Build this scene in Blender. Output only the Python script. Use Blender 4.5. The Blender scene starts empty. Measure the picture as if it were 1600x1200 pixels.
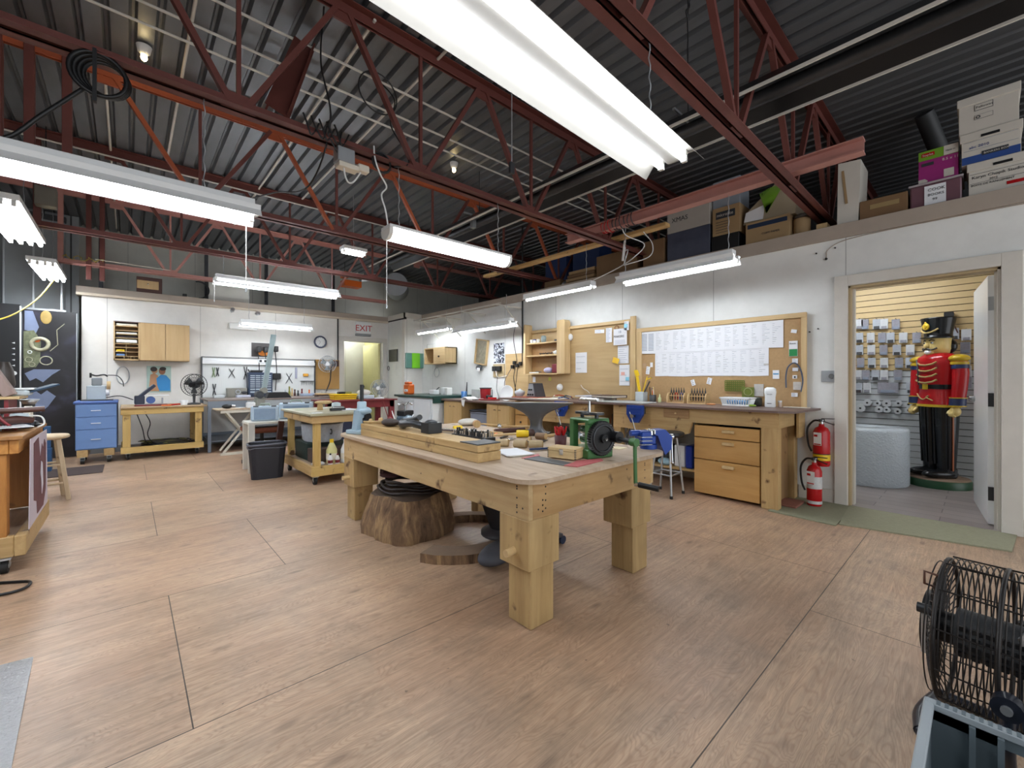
import bpy, math, random
from mathutils import Matrix, Vector, Euler
random.seed(7)
SC = bpy.context.scene
COL = SC.collection
PI = math.pi

# ---------------------------------------------------------------- camera
THF = math.atan(600 / 665.0)
cd = bpy.data.cameras.new('camera')
cd.sensor_fit = 'HORIZONTAL'; cd.sensor_width = 36.0; cd.lens = 665 * 36 / 1600.0
cd.shift_y = -8 / 1600.0
cd.clip_start = 0.02; cd.clip_end = 60
cam = bpy.data.objects.new('camera', cd); COL.objects.link(cam)
cam.location = (0, 0, 1.19)
cam.rotation_euler = (PI / 2, 0, -THF)
SC.camera = cam

# ---------------------------------------------------------------- world, exposure
w = bpy.data.worlds.new('world'); SC.world = w; w.use_nodes = True
w.node_tree.nodes['Background'].inputs[0].default_value = (0.93, 0.96, 1.0, 1)
w.node_tree.nodes['Background'].inputs[1].default_value = 0.8
SC.view_settings.view_transform = 'Standard'
SC.view_settings.look = 'None'
SC.view_settings.gamma = 1.0
SC.view_settings.use_curve_mapping = False
SC.view_settings.exposure = 1.22
TUBE = 20.0       # emission of every fluorescent tube

# ---------------------------------------------------------------- materials
def lin(h):
    if not isinstance(h, str): return tuple(h)
    h = h.lstrip('#'); o = []
    for i in (0, 2, 4):
        c = int(h[i:i+2], 16) / 255.0
        o.append(c / 12.92 if c <= .04045 else ((c + .055) / 1.055) ** 2.4)
    return tuple(o)
MC = {}
def nodes(name):
    m = bpy.data.materials.new(name); m.use_nodes = True
    nt = m.node_tree; return m, nt, nt.nodes['Principled BSDF']
def N(nt, t, **k):
    n = nt.nodes.new(t)
    for a, b in k.items():
        if a.startswith('i_'):
            key = a[2:]
            n.inputs[int(key) if key.isdigit() else key.replace('_', ' ')].default_value = b
        else: setattr(n, a, b)
    return n
def mat(name, c, rough=.5, metal=0., var=.12, sc=6., bump=0., bs=60., alpha=1., trans=0., ior=1.45, stretch=None):
    """plain surface with a faint procedural mottling"""
    if name in MC: return MC[name]
    m, nt, p = nodes(name); L = nt.links
    c = lin(c)
    tc = N(nt, 'ShaderNodeTexCoord'); mp = N(nt, 'ShaderNodeMapping')
    if stretch: mp.inputs['Scale'].default_value = stretch
    L.new(tc.outputs['Object'], mp.inputs[0])
    no = N(nt, 'ShaderNodeTexNoise', i_Scale=sc, i_Detail=5.0, i_Roughness=.6)
    L.new(mp.outputs[0], no.inputs['Vector'])
    mx = N(nt, 'ShaderNodeMix', data_type='RGBA')
    mx.inputs[6].default_value = (*[v * (1 - var) for v in c], 1)
    mx.inputs[7].default_value = (*[min(1, v * (1 + var)) for v in c], 1)
    L.new(no.outputs['Fac'], mx.inputs[0]); L.new(mx.outputs[2], p.inputs['Base Color'])
    p.inputs['Roughness'].default_value = rough; p.inputs['Metallic'].default_value = metal
    if bump:
        n2 = N(nt, 'ShaderNodeTexNoise', i_Scale=bs, i_Detail=4.0)
        L.new(mp.outputs[0], n2.inputs['Vector'])
        b = N(nt, 'ShaderNodeBump', i_Strength=bump, i_Distance=.004)
        L.new(n2.outputs['Fac'], b.inputs['Height']); L.new(b.outputs[0], p.inputs['Normal'])
    if alpha < 1: p.inputs['Alpha'].default_value = alpha
    if trans: p.inputs['Transmission Weight'].default_value = trans; p.inputs['IOR'].default_value = ior
    MC[name] = m; return m
def emit(name, c, s):
    if name in MC: return MC[name]
    m, nt, p = nodes(name)
    p.inputs['Base Color'].default_value = (.9, .9, .9, 1)
    p.inputs['Emission Color'].default_value = (*lin(c), 1); p.inputs['Emission Strength'].default_value = s
    MC[name] = m; return m
def wood(name, c1, c2, axis='x', sc=1., rough=.55, knots=True, dark=None, stain=0.):
    """straight-grained wood: stretched noise plus knots; axis = grain direction"""
    if name in MC: return MC[name]
    m, nt, p = nodes(name); L = nt.links
    tc = N(nt, 'ShaderNodeTexCoord'); mp = N(nt, 'ShaderNodeMapping')
    s = {'x': (1.2, 14, 14), 'y': (14, 1.2, 14), 'z': (14, 14, 1.2)}[axis]
    mp.inputs['Scale'].default_value = [v * sc for v in s]
    L.new(tc.outputs['Object'], mp.inputs[0])
    n1 = N(nt, 'ShaderNodeTexNoise', i_Scale=1.5, i_Detail=6.0, i_Roughness=.62, i_Distortion=.6)
    L.new(mp.outputs[0], n1.inputs['Vector'])
    rp = N(nt, 'ShaderNodeValToRGB')
    rp.color_ramp.elements[0].position = .32; rp.color_ramp.elements[1].position = .68
    rp.color_ramp.elements[0].color = (*lin(c1), 1); rp.color_ramp.elements[1].color = (*lin(c2), 1)
    L.new(n1.outputs['Fac'], rp.inputs[0]); col = rp.outputs[0]
    if knots:
        n2 = N(nt, 'ShaderNodeTexNoise', i_Scale=7.0, i_Detail=3.0, i_Roughness=.55)
        L.new(tc.outputs['Object'], n2.inputs['Vector'])
        r2 = N(nt, 'ShaderNodeValToRGB')
        r2.color_ramp.elements[0].position = .27; r2.color_ramp.elements[1].position = .36
        r2.color_ramp.elements[0].color = (1, 1, 1, 1); r2.color_ramp.elements[1].color = (0, 0, 0, 1)
        L.new(n2.outputs['Fac'], r2.inputs[0])
        mx = N(nt, 'ShaderNodeMix', data_type='RGBA')
        mx.inputs[7].default_value = (*lin(dark or '#6b4a2a'), 1)
        L.new(r2.outputs[0], mx.inputs[0]); L.new(col, mx.inputs[6]); col = mx.outputs[2]
    if stain:
        n3 = N(nt, 'ShaderNodeTexNoise', i_Scale=2.2, i_Detail=4.0)
        L.new(tc.outputs['Object'], n3.inputs['Vector'])
        mr = N(nt, 'ShaderNodeMapRange', i_1=.4, i_2=.75, i_3=1.0, i_4=1 - stain)
        L.new(n3.outputs['Fac'], mr.inputs[0])
        m3 = N(nt, 'ShaderNodeMix', data_type='RGBA', blend_type='MULTIPLY', i_0=1.0)
        L.new(col, m3.inputs[6]); L.new(mr.outputs[0], m3.inputs[7]); col = m3.outputs[2]
    L.new(col, p.inputs['Base Color']); p.inputs['Roughness'].default_value = rough
    b = N(nt, 'ShaderNodeBump', i_Strength=.12, i_Distance=.003)
    L.new(n1.outputs['Fac'], b.inputs['Height']); L.new(b.outputs[0], p.inputs['Normal'])
    MC[name] = m; return m

# ---------------------------------------------------------------- mesh collector
class G:
    def __init__(s): s.v = []; s.f = []; s.mi = []; s.sm = []; s.ms = []
    def add(s, vs, fs, m, smooth=False, M=None):
        if m not in s.ms: s.ms.append(m)
        k = s.ms.index(m); o = len(s.v)
        for v in vs: s.v.append(tuple(M @ Vector(v)) if M is not None else tuple(v))
        for f in fs: s.f.append([i + o for i in f]); s.mi.append(k); s.sm.append(smooth)
        return s
    def box(s, x0, x1, y0, y1, z0, z1, m, b=0., M=None):
        if x1 < x0: x0, x1 = x1, x0
        if y1 < y0: y0, y1 = y1, y0
        if z1 < z0: z0, z1 = z1, z0
        b = min(b, (x1-x0)*.45, (y1-y0)*.45, (z1-z0)*.45)
        if b <= 0:
            vs = [(x, y, z) for z in (z0, z1) for y in (y0, y1) for x in (x0, x1)]
            return s.add(vs, [(0,2,3,1),(4,5,7,6),(0,1,5,4),(2,6,7,3),(0,4,6,2),(1,3,7,5)], m, False, M)
        X = (x0, x1); Y = (y0, y1); Z = (z0, z1); vs = []; id = {}
        for i in (0, 1):
            for j in (0, 1):
                for k in (0, 1):
                    dx, dy, dz = b*(1-2*i), b*(1-2*j), b*(1-2*k)
                    for a, q in enumerate(((X[i], Y[j]+dy, Z[k]+dz), (X[i]+dx, Y[j], Z[k]+dz), (X[i]+dx, Y[j]+dy, Z[k]))):
                        id[i, j, k, a] = len(vs); vs.append(q)
        fs = []
        for i in (0, 1):
            q = [id[i,0,0,0], id[i,1,0,0], id[i,1,1,0], id[i,0,1,0]]; fs.append(q if i else q[::-1])
            q = [id[0,i,0,1], id[0,i,1,1], id[1,i,1,1], id[1,i,0,1]]; fs.append(q if i else q[::-1])
            q = [id[0,0,i,2], id[1,0,i,2], id[1,1,i,2], id[0,1,i,2]]; fs.append(q if i else q[::-1])
        for i in (0, 1):
            for j in (0, 1):
                fl = (i == j)
                q = [id[i,j,0,0], id[i,j,0,1], id[i,j,1,1], id[i,j,1,0]]; fs.append(q if fl else q[::-1])
                q = [id[i,0,j,0], id[i,0,j,2], id[i,1,j,2], id[i,1,j,0]]; fs.append(q[::-1] if fl else q)
                q = [id[0,i,j,1], id[0,i,j,2], id[1,i,j,2], id[1,i,j,1]]; fs.append(q if fl else q[::-1])
                for k in (0, 1):
                    q = [id[i,j,k,0], id[i,j,k,1], id[i,j,k,2]]; fs.append(q)
        return s.add(vs, fs, m, False, M)
    def cb(s, c, d, m, b=0., R=None):
        """box by centre and size, optional rotation euler/matrix about its centre"""
        M = Matrix.Translation(c)
        if R is not None: M = M @ (R if isinstance(R, Matrix) else Euler(R).to_matrix().to_4x4())
        return s.box(-d[0]/2, d[0]/2, -d[1]/2, d[1]/2, -d[2]/2, d[2]/2, m, b, M)
    def beam(s, p, q, a, b2, m, up=(0, 0, 1), bv=0.):
        """rectangular bar from p to q, width a (sideways) and height b2 (towards up)"""
        p = Vector(p); q = Vector(q); d = q - p; l = d.length; x = d.normalized(); u = Vector(up)
        if abs(x.dot(u)) > .98: u = Vector((1, 0, 0)) if abs(x.x) < .9 else Vector((0, 1, 0))
        y = u.cross(x).normalized(); z = x.cross(y)
        M = Matrix((( x.x, y.x, z.x, p.x), (x.y, y.y, z.y, p.y), (x.z, y.z, z.z, p.z), (0, 0, 0, 1)))
        return s.box(0, l, -a/2, a/2, -b2/2, b2/2, m, bv, M)
    def cyl(s, p, q, r, m, r2=None, n=16, cap=True, smooth=True):
        p = Vector(p); q = Vector(q); r2 = r if r2 is None else r2
        d = (q - p).normalized(); u = Vector((0, 0, 1)) if abs(d.z) < .9 else Vector((1, 0, 0))
        a = d.cross(u).normalized(); b = d.cross(a)
        vs = []
        for c, rr in ((p, r), (q, r2)):
            for i in range(n):
                t = 2*PI*i/n; vs.append(c + a*(rr*math.cos(t)) + b*(rr*math.sin(t)))
        s.add(vs, [(i, i+n, (i+1) % n+n, (i+1) % n) for i in range(n)], m, smooth)
        if cap:
            s.add(vs[:n], [tuple(range(n))], m); s.add(vs[n:], [tuple(range(n))[::-1]], m)
        return s
    def tube(s, pts, r, m, n=8, closed=False, smooth=True):
        pts = [Vector(p) for p in pts]; k = len(pts)
        rs = r if isinstance(r, (list, tuple)) else [r]*k
        vs = []; prev = None
        for i in range(k):
            if closed: d = pts[(i+1) % k] - pts[i-1]
            else: d = pts[min(i+1, k-1)] - pts[max(i-1, 0)]
            if d.length < 1e-9: d = Vector((0, 0, 1))
            d.normalize()
            if prev is None:
                u = Vector((0, 0, 1)) if abs(d.z) < .9 else Vector((1, 0, 0)); a = d.cross(u).normalized()
            else:
                a = prev - d*prev.dot(d)
                a = a.normalized() if a.length > 1e-6 else d.cross(Vector((0, 0, 1))).normalized()
            prev = a; b = d.cross(a)
            for j in range(n):
                t = 2*PI*j/n; vs.append(pts[i] + a*(rs[i]*math.cos(t)) + b*(rs[i]*math.sin(t)))
        fs = []
        for i in range(k if closed else k-1):
            o1 = i*n; o2 = ((i+1) % k)*n
            for j in range(n): fs.append((o1+j, o1+(j+1) % n, o2+(j+1) % n, o2+j))
        s.add(vs, fs, m, smooth)
        if not closed: s.add(vs[:n], [tuple(range(n))[::-1]], m); s.add(vs[-n:], [tuple(range(n))], m)
        return s
    def lathe(s, prof, m, c=(0, 0, 0), M=None, n=24, smooth=True, cap=True, sx=1., sy=1.):
        vs = []; k = len(prof)
        for r, z in prof:
            for j in range(n):
                t = 2*PI*j/n; vs.append((c[0]+r*sx*math.cos(t), c[1]+r*sy*math.sin(t), c[2]+z))
        fs = [(i*n+j, i*n+(j+1) % n, (i+1)*n+(j+1) % n, (i+1)*n+j) for i in range(k-1) for j in range(n)]
        s.add(vs, fs, m, smooth, M)
        if cap:
            if prof[0][0] > 1e-4: s.add(vs[:n], [tuple(range(n))[::-1]], m, False, M)
            if prof[-1][0] > 1e-4: s.add(vs[-n:], [tuple(range(n))], m, False, M)
        return s
    def prism(s, poly, z0, z1, m, M=None):
        """polygon in local xy extruded over z"""
        n = len(poly); a = sum(poly[i][0]*poly[(i+1) % n][1]-poly[(i+1) % n][0]*poly[i][1] for i in range(n))
        if a < 0: poly = poly[::-1]
        vs = [(x, y, z0) for x, y in poly] + [(x, y, z1) for x, y in poly]
        fs = [tuple(range(n))[::-1], tuple(range(n, 2*n))] + [(i, (i+1) % n, (i+1) % n+n, i+n) for i in range(n)]
        return s.add(vs, fs, m, False, M)
    def sheet(s, line, th, z0, z1, m, M=None):
        """open polyline in local xy given a thickness, extruded over z"""
        n = len(line); off = []
        for i in range(n):
            a = Vector(line[max(i-1, 0)]); b = Vector(line[min(i+1, n-1)]); d = (b-a).normalized()
            off.append((line[i][0]-d.y*th, line[i][1]+d.x*th))
        vs = [(x, y, z) for z in (z0, z1) for x, y in list(line)+off]
        fs = []; k = 2*n
        for i in range(n-1):
            fs += [(i, i+1, k+i+1, k+i), (n+i+1, n+i, k+n+i, k+n+i+1), (i+1, i, n+i, n+i+1), (k+i, k+i+1, k+n+i+1, k+n+i)]
        fs += [(0, k, k+n, n), (n-1, 2*n-1, k+2*n-1, k+n-1)]
        return s.add(vs, fs, m, False, M)
    def ell(s, c, r, m, n=16, k=10, M=None):
        if not isinstance(r, (tuple, list)): r = (r, r, r)
        vs = [(c[0], c[1], c[2]-r[2])]
        for i in range(1, k):
            t = -PI/2 + PI*i/k
            for j in range(n):
                a = 2*PI*j/n; vs.append((c[0]+r[0]*math.cos(t)*math.cos(a), c[1]+r[1]*math.cos(t)*math.sin(a), c[2]+r[2]*math.sin(t)))
        vs.append((c[0], c[1], c[2]+r[2])); e = len(vs)-1
        fs = [(0, 1+(j+1) % n, 1+j) for j in range(n)]
        for i in range(k-2):
            o = 1+i*n
            fs += [(o+j, o+(j+1) % n, o+n+(j+1) % n, o+n+j) for j in range(n)]
        o = 1+(k-2)*n
        fs += [(o+j, o+(j+1) % n, e) for j in range(n)]
        return s.add(vs, fs, m, True, M)
    def torus(s, c, R, r, m, M=None, n=28, k=8, sx=1., sy=1.):
        M0 = Matrix.Translation(c) @ (M or Matrix())
        pts = [M0 @ Vector((R*sx*math.cos(2*PI*i/n), R*sy*math.sin(2*PI*i/n), 0)) for i in range(n)]
        return s.tube(pts, r, m, n=k, closed=True)
    def text(s, t, size, m, M, ext=.0006, align='LEFT'):
        cu = bpy.data.curves.new('t', 'FONT'); cu.body = t; cu.size = size; cu.extrude = ext; cu.align_x = align
        cu.resolution_u = 2
        o = bpy.data.objects.new('t', cu); COL.objects.link(o)
        dg = bpy.context.evaluated_depsgraph_get()
        me = bpy.data.meshes.new_from_object(o.evaluated_get(dg))
        s.add([v.co.copy() for v in me.vertices], [tuple(p.vertices) for p in me.polygons], m, False, M)
        bpy.data.objects.remove(o); bpy.data.curves.remove(cu); bpy.data.meshes.remove(me)
        return s
def rz(a): return Matrix.Rotation(a, 4, 'Z')
def rx(a): return Matrix.Rotation(a, 4, 'X')
def ry(a): return Matrix.Rotation(a, 4, 'Y')
def tr(*p): return Matrix.Translation(p)
def frame(o, x, y):
    """matrix with local x along x, local y along y, origin o"""
    x = Vector(x).normalized(); y = Vector(y).normalized(); z = x.cross(y)
    return Matrix(((x.x, y.x, z.x, o[0]), (x.y, y.y, z.y, o[1]), (x.z, y.z, z.z, o[2]), (0, 0, 0, 1)))
def arc(c, r, a0, a1, n=10, ax=(1, 0, 0), ay=(0, 0, 1)):
    c = Vector(c); ax = Vector(ax); ay = Vector(ay)
    return [c + ax*(r*math.cos(a0+(a1-a0)*i/n)) + ay*(r*math.sin(a0+(a1-a0)*i/n)) for i in range(n+1)]
def smooth_path(pts, k=6):
    """Catmull-Rom through the points"""
    P = [Vector(p) for p in pts]; P = [P[0]*2-P[1]] + P + [P[-1]*2-P[-2]]; o = []
    for i in range(1, len(P)-2):
        for j in range(k):
            t = j/k; a, b, c, d = P[i-1:i+3]
            o.append(.5*((2*b)+(c-a)*t+(2*a-5*b+4*c-d)*t*t+(3*b-a-3*c+d)*t**3))
    o.append(P[-2]); return o

# ---------------------------------------------------------------- objects
MW = {}
def tag(o, label=None, cat=None, group=None, kind=None):
    for k, v in (('label', label), ('category', cat), ('group', group), ('kind', kind)):
        if v: o[k] = v
    return o
def T(name, label, cat, loc, r=0., group=None, world=False):
    """an Empty at the thing's base; with world=True its parts are given in room coordinates"""
    o = bpy.data.objects.new(name, None); COL.objects.link(o)
    o.empty_display_size = .1; o.location = loc; o.rotation_euler = (0, 0, r)
    MW[o.name] = (Matrix.Translation(loc) @ rz(r)).inverted() if world else None
    return tag(o, label, cat, group)
def mk(name, g, parent=None, label=None, cat=None, group=None, kind=None):
    me = bpy.data.meshes.new(name)
    vs = g.v; inv = None; loc = (0, 0, 0)
    if parent is not None:
        inv = MW.get(parent.name)
        if inv is not None: vs = [inv @ Vector(v) for v in vs]
    else:
        xs, ys, zs = zip(*vs)
        loc = ((min(xs)+max(xs))/2, (min(ys)+max(ys))/2, min(zs))
        vs = [(v[0]-loc[0], v[1]-loc[1], v[2]-loc[2]) for v in vs]
    me.from_pydata([tuple(v) for v in vs], [], g.f)
    for m in g.ms: me.materials.append(m)
    me.polygons.foreach_set('material_index', g.mi); me.polygons.foreach_set('use_smooth', g.sm)
    me.update()
    o = bpy.data.objects.new(name, me); COL.objects.link(o)
    if parent is not None: o.parent = parent; MW[o.name] = inv
    else: o.location = loc; MW[o.name] = Matrix.Translation(loc).inverted()
    return tag(o, label, cat, group, kind)
def struct(name, g, label=None, parent=None):
    return mk(name, g, parent, label, kind='structure')
def dup(root, loc=None, r=None, label=None, scale=None):
    def rec(o, par):
        c = o.copy(); COL.objects.link(c)
        if par: c.parent = par
        for ch in o.children: rec(ch, c)
        return c
    c = rec(root, None)
    if loc is not None: c.location = loc
    if r is not None: c.rotation_euler = (0, 0, r) if not isinstance(r, tuple) else r
    if scale: c.scale = (scale,)*3 if not isinstance(scale, tuple) else scale
    if label: c['label'] = label
    return c
def one(name, g, label, cat, group=None): return mk(name, g, None, label, cat, group)
# ================================================================ materials used everywhere
def floor_mat():
    m, nt, p = nodes('plywood_floor'); L = nt.links
    tc = N(nt, 'ShaderNodeTexCoord')
    sp = N(nt, 'ShaderNodeSeparateXYZ'); L.new(tc.outputs['Object'], sp.inputs[0])
    def math_(op, a, b=None, c=None):
        n = N(nt, 'ShaderNodeMath', operation=op)
        for i, v in enumerate((a, b, c)):
            if v is None: continue
            if isinstance(v, (int, float)): n.inputs[i].default_value = v
            else: L.new(v, n.inputs[i])
        return n.outputs[0]
    # sheets 2.44 x 1.2 m, odd rows shifted
    yr = math_('DIVIDE', math_('SUBTRACT', sp.outputs[1], .6), 1.2)
    row = math_('FLOOR', yr); fy = math_('FRACT', yr)
    odd = math_('MODULO', math_('ABSOLUTE', row), 2.0)
    xs = math_('DIVIDE', math_('ADD', math_('SUBTRACT', sp.outputs[0], .75), math_('MULTIPLY', odd, .585)), 2.44)
    cx = math_('FLOOR', xs); fx = math_('FRACT', xs)
    ex = math_('MULTIPLY', math_('MINIMUM', fx, math_('SUBTRACT', 1.0, fx)), 2.44)
    ex = math_('ADD', ex, math_('MULTIPLY', math_('COMPARE', row, 0.0, .1), math_('LESS_THAN', sp.outputs[0], 2.0)))
    ey = math_('MULTIPLY', math_('MINIMUM', fy, math_('SUBTRACT', 1.0, fy)), 1.2)
    e = math_('MINIMUM', ex, ey)
    seam = math_('LESS_THAN', e, .0022)
    cell = N(nt, 'ShaderNodeCombineXYZ'); L.new(cx, cell.inputs[0]); L.new(row, cell.inputs[1])
    wn = N(nt, 'ShaderNodeTexWhiteNoise', noise_dimensions='3D'); L.new(cell.outputs[0], wn.inputs['Vector'])
    # rotary-cut grain: contour lines of a stretched noise field
    mp = N(nt, 'ShaderNodeMapping'); mp.inputs['Scale'].default_value = (.55, 3.2, 1)
    L.new(tc.outputs['Object'], mp.inputs[0])
    off = N(nt, 'ShaderNodeVectorMath', operation='MULTIPLY_ADD')
    L.new(wn.outputs['Color'], off.inputs[0]); off.inputs[1].default_value = (7, 7, 7); L.new(mp.outputs[0], off.inputs[2])
    g1 = N(nt, 'ShaderNodeTexNoise', i_Scale=2.3, i_Detail=3.0, i_Roughness=.5, i_Distortion=.5)
    L.new(off.outputs[0], g1.inputs['Vector'])
    rings = math_('SINE', math_('MULTIPLY', g1.outputs['Fac'], 230.0))
    ring = N(nt, 'ShaderNodeMapRange', i_1=-1.0, i_2=1.0, i_3=0.0, i_4=1.0); L.new(rings, ring.inputs[0])
    rg = math_('POWER', ring.outputs[0], 2.5)
    big = N(nt, 'ShaderNodeTexNoise', i_Scale=.9, i_Detail=5.0, i_Roughness=.6); L.new(tc.outputs['Object'], big.inputs['Vector'])
    base = N(nt, 'ShaderNodeValToRGB'); r = base.color_ramp
    r.elements[0].position = .3; r.elements[0].color = (*lin('#b59478'), 1)
    r.elements[1].position = .7; r.elements[1].color = (*lin('#d9bd9f'), 1)
    L.new(big.outputs['Fac'], base.inputs[0])
    t1 = N(nt, 'ShaderNodeMix', data_type='RGBA', i_7=(*lin('#b08468'), 1)); L.new(base.outputs[0], t1.inputs[6])
    L.new(math_('MULTIPLY', wn.outputs['Value'], .35), t1.inputs[0])
    t2 = N(nt, 'ShaderNodeMix', data_type='RGBA', i_7=(*lin('#8f674c'), 1)); L.new(t1.outputs[2], t2.inputs[6])
    L.new(math_('MULTIPLY', rg, .30), t2.inputs[0])
    # football patches, knots and dirt spots
    mk2 = N(nt, 'ShaderNodeMapping'); mk2.inputs['Scale'].default_value = (2.2, 5.5, 1); L.new(tc.outputs['Object'], mk2.inputs[0])
    vo = N(nt, 'ShaderNodeTexVoronoi', i_Scale=1.25); L.new(mk2.outputs[0], vo.inputs['Vector'])
    vd = N(nt, 'ShaderNodeMapRange', i_1=.05, i_2=.16, i_3=1.0, i_4=0.0); L.new(vo.outputs['Distance'], vd.inputs[0])
    t3 = N(nt, 'ShaderNodeMix', data_type='RGBA', i_7=(*lin('#6d5748'), 1)); L.new(t2.outputs[2], t3.inputs[6])
    L.new(math_('MULTIPLY', vd.outputs[0], .55), t3.inputs[0])
    sm = N(nt, 'ShaderNodeTexNoise', i_Scale=3.5, i_Detail=7.0, i_Roughness=.7); L.new(tc.outputs['Object'], sm.inputs['Vector'])
    sr = N(nt, 'ShaderNodeMapRange', i_1=.48, i_2=.75, i_3=0.0, i_4=.55); L.new(sm.outputs['Fac'], sr.inputs[0])
    t4 = N(nt, 'ShaderNodeMix', data_type='RGBA', i_7=(*lin('#8a7768'), 1)); L.new(t3.outputs[2], t4.inputs[6]); L.new(sr.outputs[0], t4.inputs[0])
    sk = N(nt, 'ShaderNodeTexNoise', i_Scale=26.0, i_Detail=2.0); L.new(tc.outputs['Object'], sk.inputs['Vector'])
    kr = N(nt, 'ShaderNodeMapRange', i_1=.74, i_2=.78, i_3=0.0, i_4=.6); L.new(sk.outputs['Fac'], kr.inputs[0])
    t5 = N(nt, 'ShaderNodeMix', data_type='RGBA', i_7=(*lin('#4a3c33'), 1)); L.new(t4.outputs[2], t5.inputs[6]); L.new(kr.outputs[0], t5.inputs[0])
    t6 = N(nt, 'ShaderNodeMix', data_type='RGBA', i_7=(*lin('#453628'), 1)); L.new(t5.outputs[2], t6.inputs[6]); L.new(seam, t6.inputs[0])
    # fine streaks along the sheets, plus long worn darker patches
    ms = N(nt, 'ShaderNodeMapping'); ms.inputs['Scale'].default_value = (2.0, 34, 1); L.new(tc.outputs['Object'], ms.inputs[0])
    st = N(nt, 'ShaderNodeTexNoise', i_Scale=1.6, i_Detail=7.0, i_Roughness=.7, i_Distortion=.4); L.new(ms.outputs[0], st.inputs['Vector'])
    sr2 = N(nt, 'ShaderNodeMapRange', i_1=.35, i_2=.68, i_3=.74, i_4=1.12); L.new(st.outputs['Fac'], sr2.inputs[0])
    mw = N(nt, 'ShaderNodeMapping'); mw.inputs['Scale'].default_value = (.7, 1.5, 1); mw.inputs['Location'].default_value = (3.1, 1.7, 0); L.new(tc.outputs['Object'], mw.inputs[0])
    wr = N(nt, 'ShaderNodeTexNoise', i_Scale=1.1, i_Detail=6.0, i_Roughness=.62); L.new(mw.outputs[0], wr.inputs['Vector'])
    sr3 = N(nt, 'ShaderNodeMapRange', i_1=.36, i_2=.66, i_3=.80, i_4=1.08); L.new(wr.outputs['Fac'], sr3.inputs[0])
    t7 = N(nt, 'ShaderNodeMix', data_type='RGBA', blend_type='MULTIPLY', i_0=1.0); L.new(t6.outputs[2], t7.inputs[6]); L.new(math_('MULTIPLY', sr2.outputs[0], sr3.outputs[0]), t7.inputs[7])
    L.new(t7.outputs[2], p.inputs['Base Color'])
    p.inputs['Roughness'].default_value = .42
    b = N(nt, 'ShaderNodeBump', i_Strength=.1, i_Distance=.003); L.new(rg, b.inputs['Height']); L.new(b.outputs[0], p.inputs['Normal'])
    return m
def wall_mat(name, c, seam=1.22, axis=1, off=0.):
    m, nt, p = nodes(name); L = nt.links
    geo = N(nt, 'ShaderNodeNewGeometry'); sp = N(nt, 'ShaderNodeSeparateXYZ'); L.new(geo.outputs['Position'], sp.inputs[0])
    a = N(nt, 'ShaderNodeMath', operation='ADD', i_1=off + 30*seam); L.new(sp.outputs[axis], a.inputs[0])
    d = N(nt, 'ShaderNodeMath', operation='PINGPONG', i_1=seam/2); L.new(a.outputs[0], d.inputs[0])
    lt = N(nt, 'ShaderNodeMath', operation='LESS_THAN', i_1=.0035); L.new(d.outputs[0], lt.inputs[0])
    no = N(nt, 'ShaderNodeTexNoise', i_Scale=1.7, i_Detail=6.0, i_Roughness=.65); L.new(geo.outputs['Position'], no.inputs['Vector'])
    rp = N(nt, 'ShaderNodeValToRGB'); c = lin(c)
    rp.color_ramp.elements[0].position = .3; rp.color_ramp.elements[0].color = (*[v*.86 for v in c], 1)
    rp.color_ramp.elements[1].position = .62; rp.color_ramp.elements[1].color = (*c, 1)
    L.new(no.outputs['Fac'], rp.inputs[0])
    mx = N(nt, 'ShaderNodeMix', data_type='RGBA', i_7=(*[v*.5 for v in c], 1)); L.new(lt.outputs[0], mx.inputs[0]); L.new(rp.outputs[0], mx.inputs[6])
    L.new(mx.outputs[2], p.inputs['Base Color']); p.inputs['Roughness'].default_value = .5
    b = N(nt, 'ShaderNodeBump', i_Strength=.08, i_Distance=.004); L.new(no.outputs['Fac'], b.inputs['Height']); L.new(b.outputs[0], p.inputs['Normal'])
    return m
M_floor = floor_mat()
M_wallR = wall_mat('painted_wall_right', '#eaece9', 1.22, 1, .35)
M_wallB = wall_mat('painted_wall_back', '#e9e7e1', 1.22, 0, .25)
M_outer = wall_mat('painted_block', '#d2d1c7', 1.0, 0)
M_tan = mat('ledge_tan', '#a99d90', .6)
M_cream = mat('ledge_cream', '#cfc3af', .6)
M_trim = mat('painted_trim', '#d3cfc6', .45)
M_steel = mat('red_oxide_steel', '#6c3b34', .55, .15, var=.25, sc=5)
M_steelo = mat('orange_oxide_steel', '#a5522f', .55, .1, var=.25, sc=5)
M_steelp = mat('pink_oxide_steel', '#bd877d', .55, .1, var=.2, sc=5)
M_deck = mat('galvanised_deck', '#717478', .42, .5, var=.3, sc=3, stretch=(3, .7, 1))
M_galv = mat('galvanised_metal', '#b9bdc0', .35, .75, var=.12)
M_grey = mat('grey_panel_paint', '#8f9496', .5)
M_dgrey = mat('dark_grey_paint', '#3c3e40', .5)
M_black = mat('black_plastic', '#17181a', .4)
M_rubber = mat('black_rubber', '#1b1b1c', .7)
M_white = mat('white_enamel', '#eceeee', .3, var=.04)
M_whitep = mat('white_plastic', '#e6e6e2', .4, var=.05)
M_chrome = mat('bright_metal', '#cfd2d4', .18, .95, var=.05)
M_iron = mat('dark_iron', '#4b4d50', .38, .75, var=.25, sc=9)
M_paper = mat('white_paper', '#eceef2', .8, var=.03)
M_paperc = mat('cream_paper', '#e6dfd0', .8, var=.04)
M_ink = mat('printed_ink', '#33363c', .8)
M_inkb = mat('blue_grey_print', '#8d97a8', .8)
M_ply = wood('birch_plywood', '#c3a472', '#d6bb8c', 'x', .8, knots=False)
M_plyx = wood('workbench_fir', '#b4935f', '#ccac78', 'x', 1., stain=.2, dark='#5b3a1e')
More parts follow.
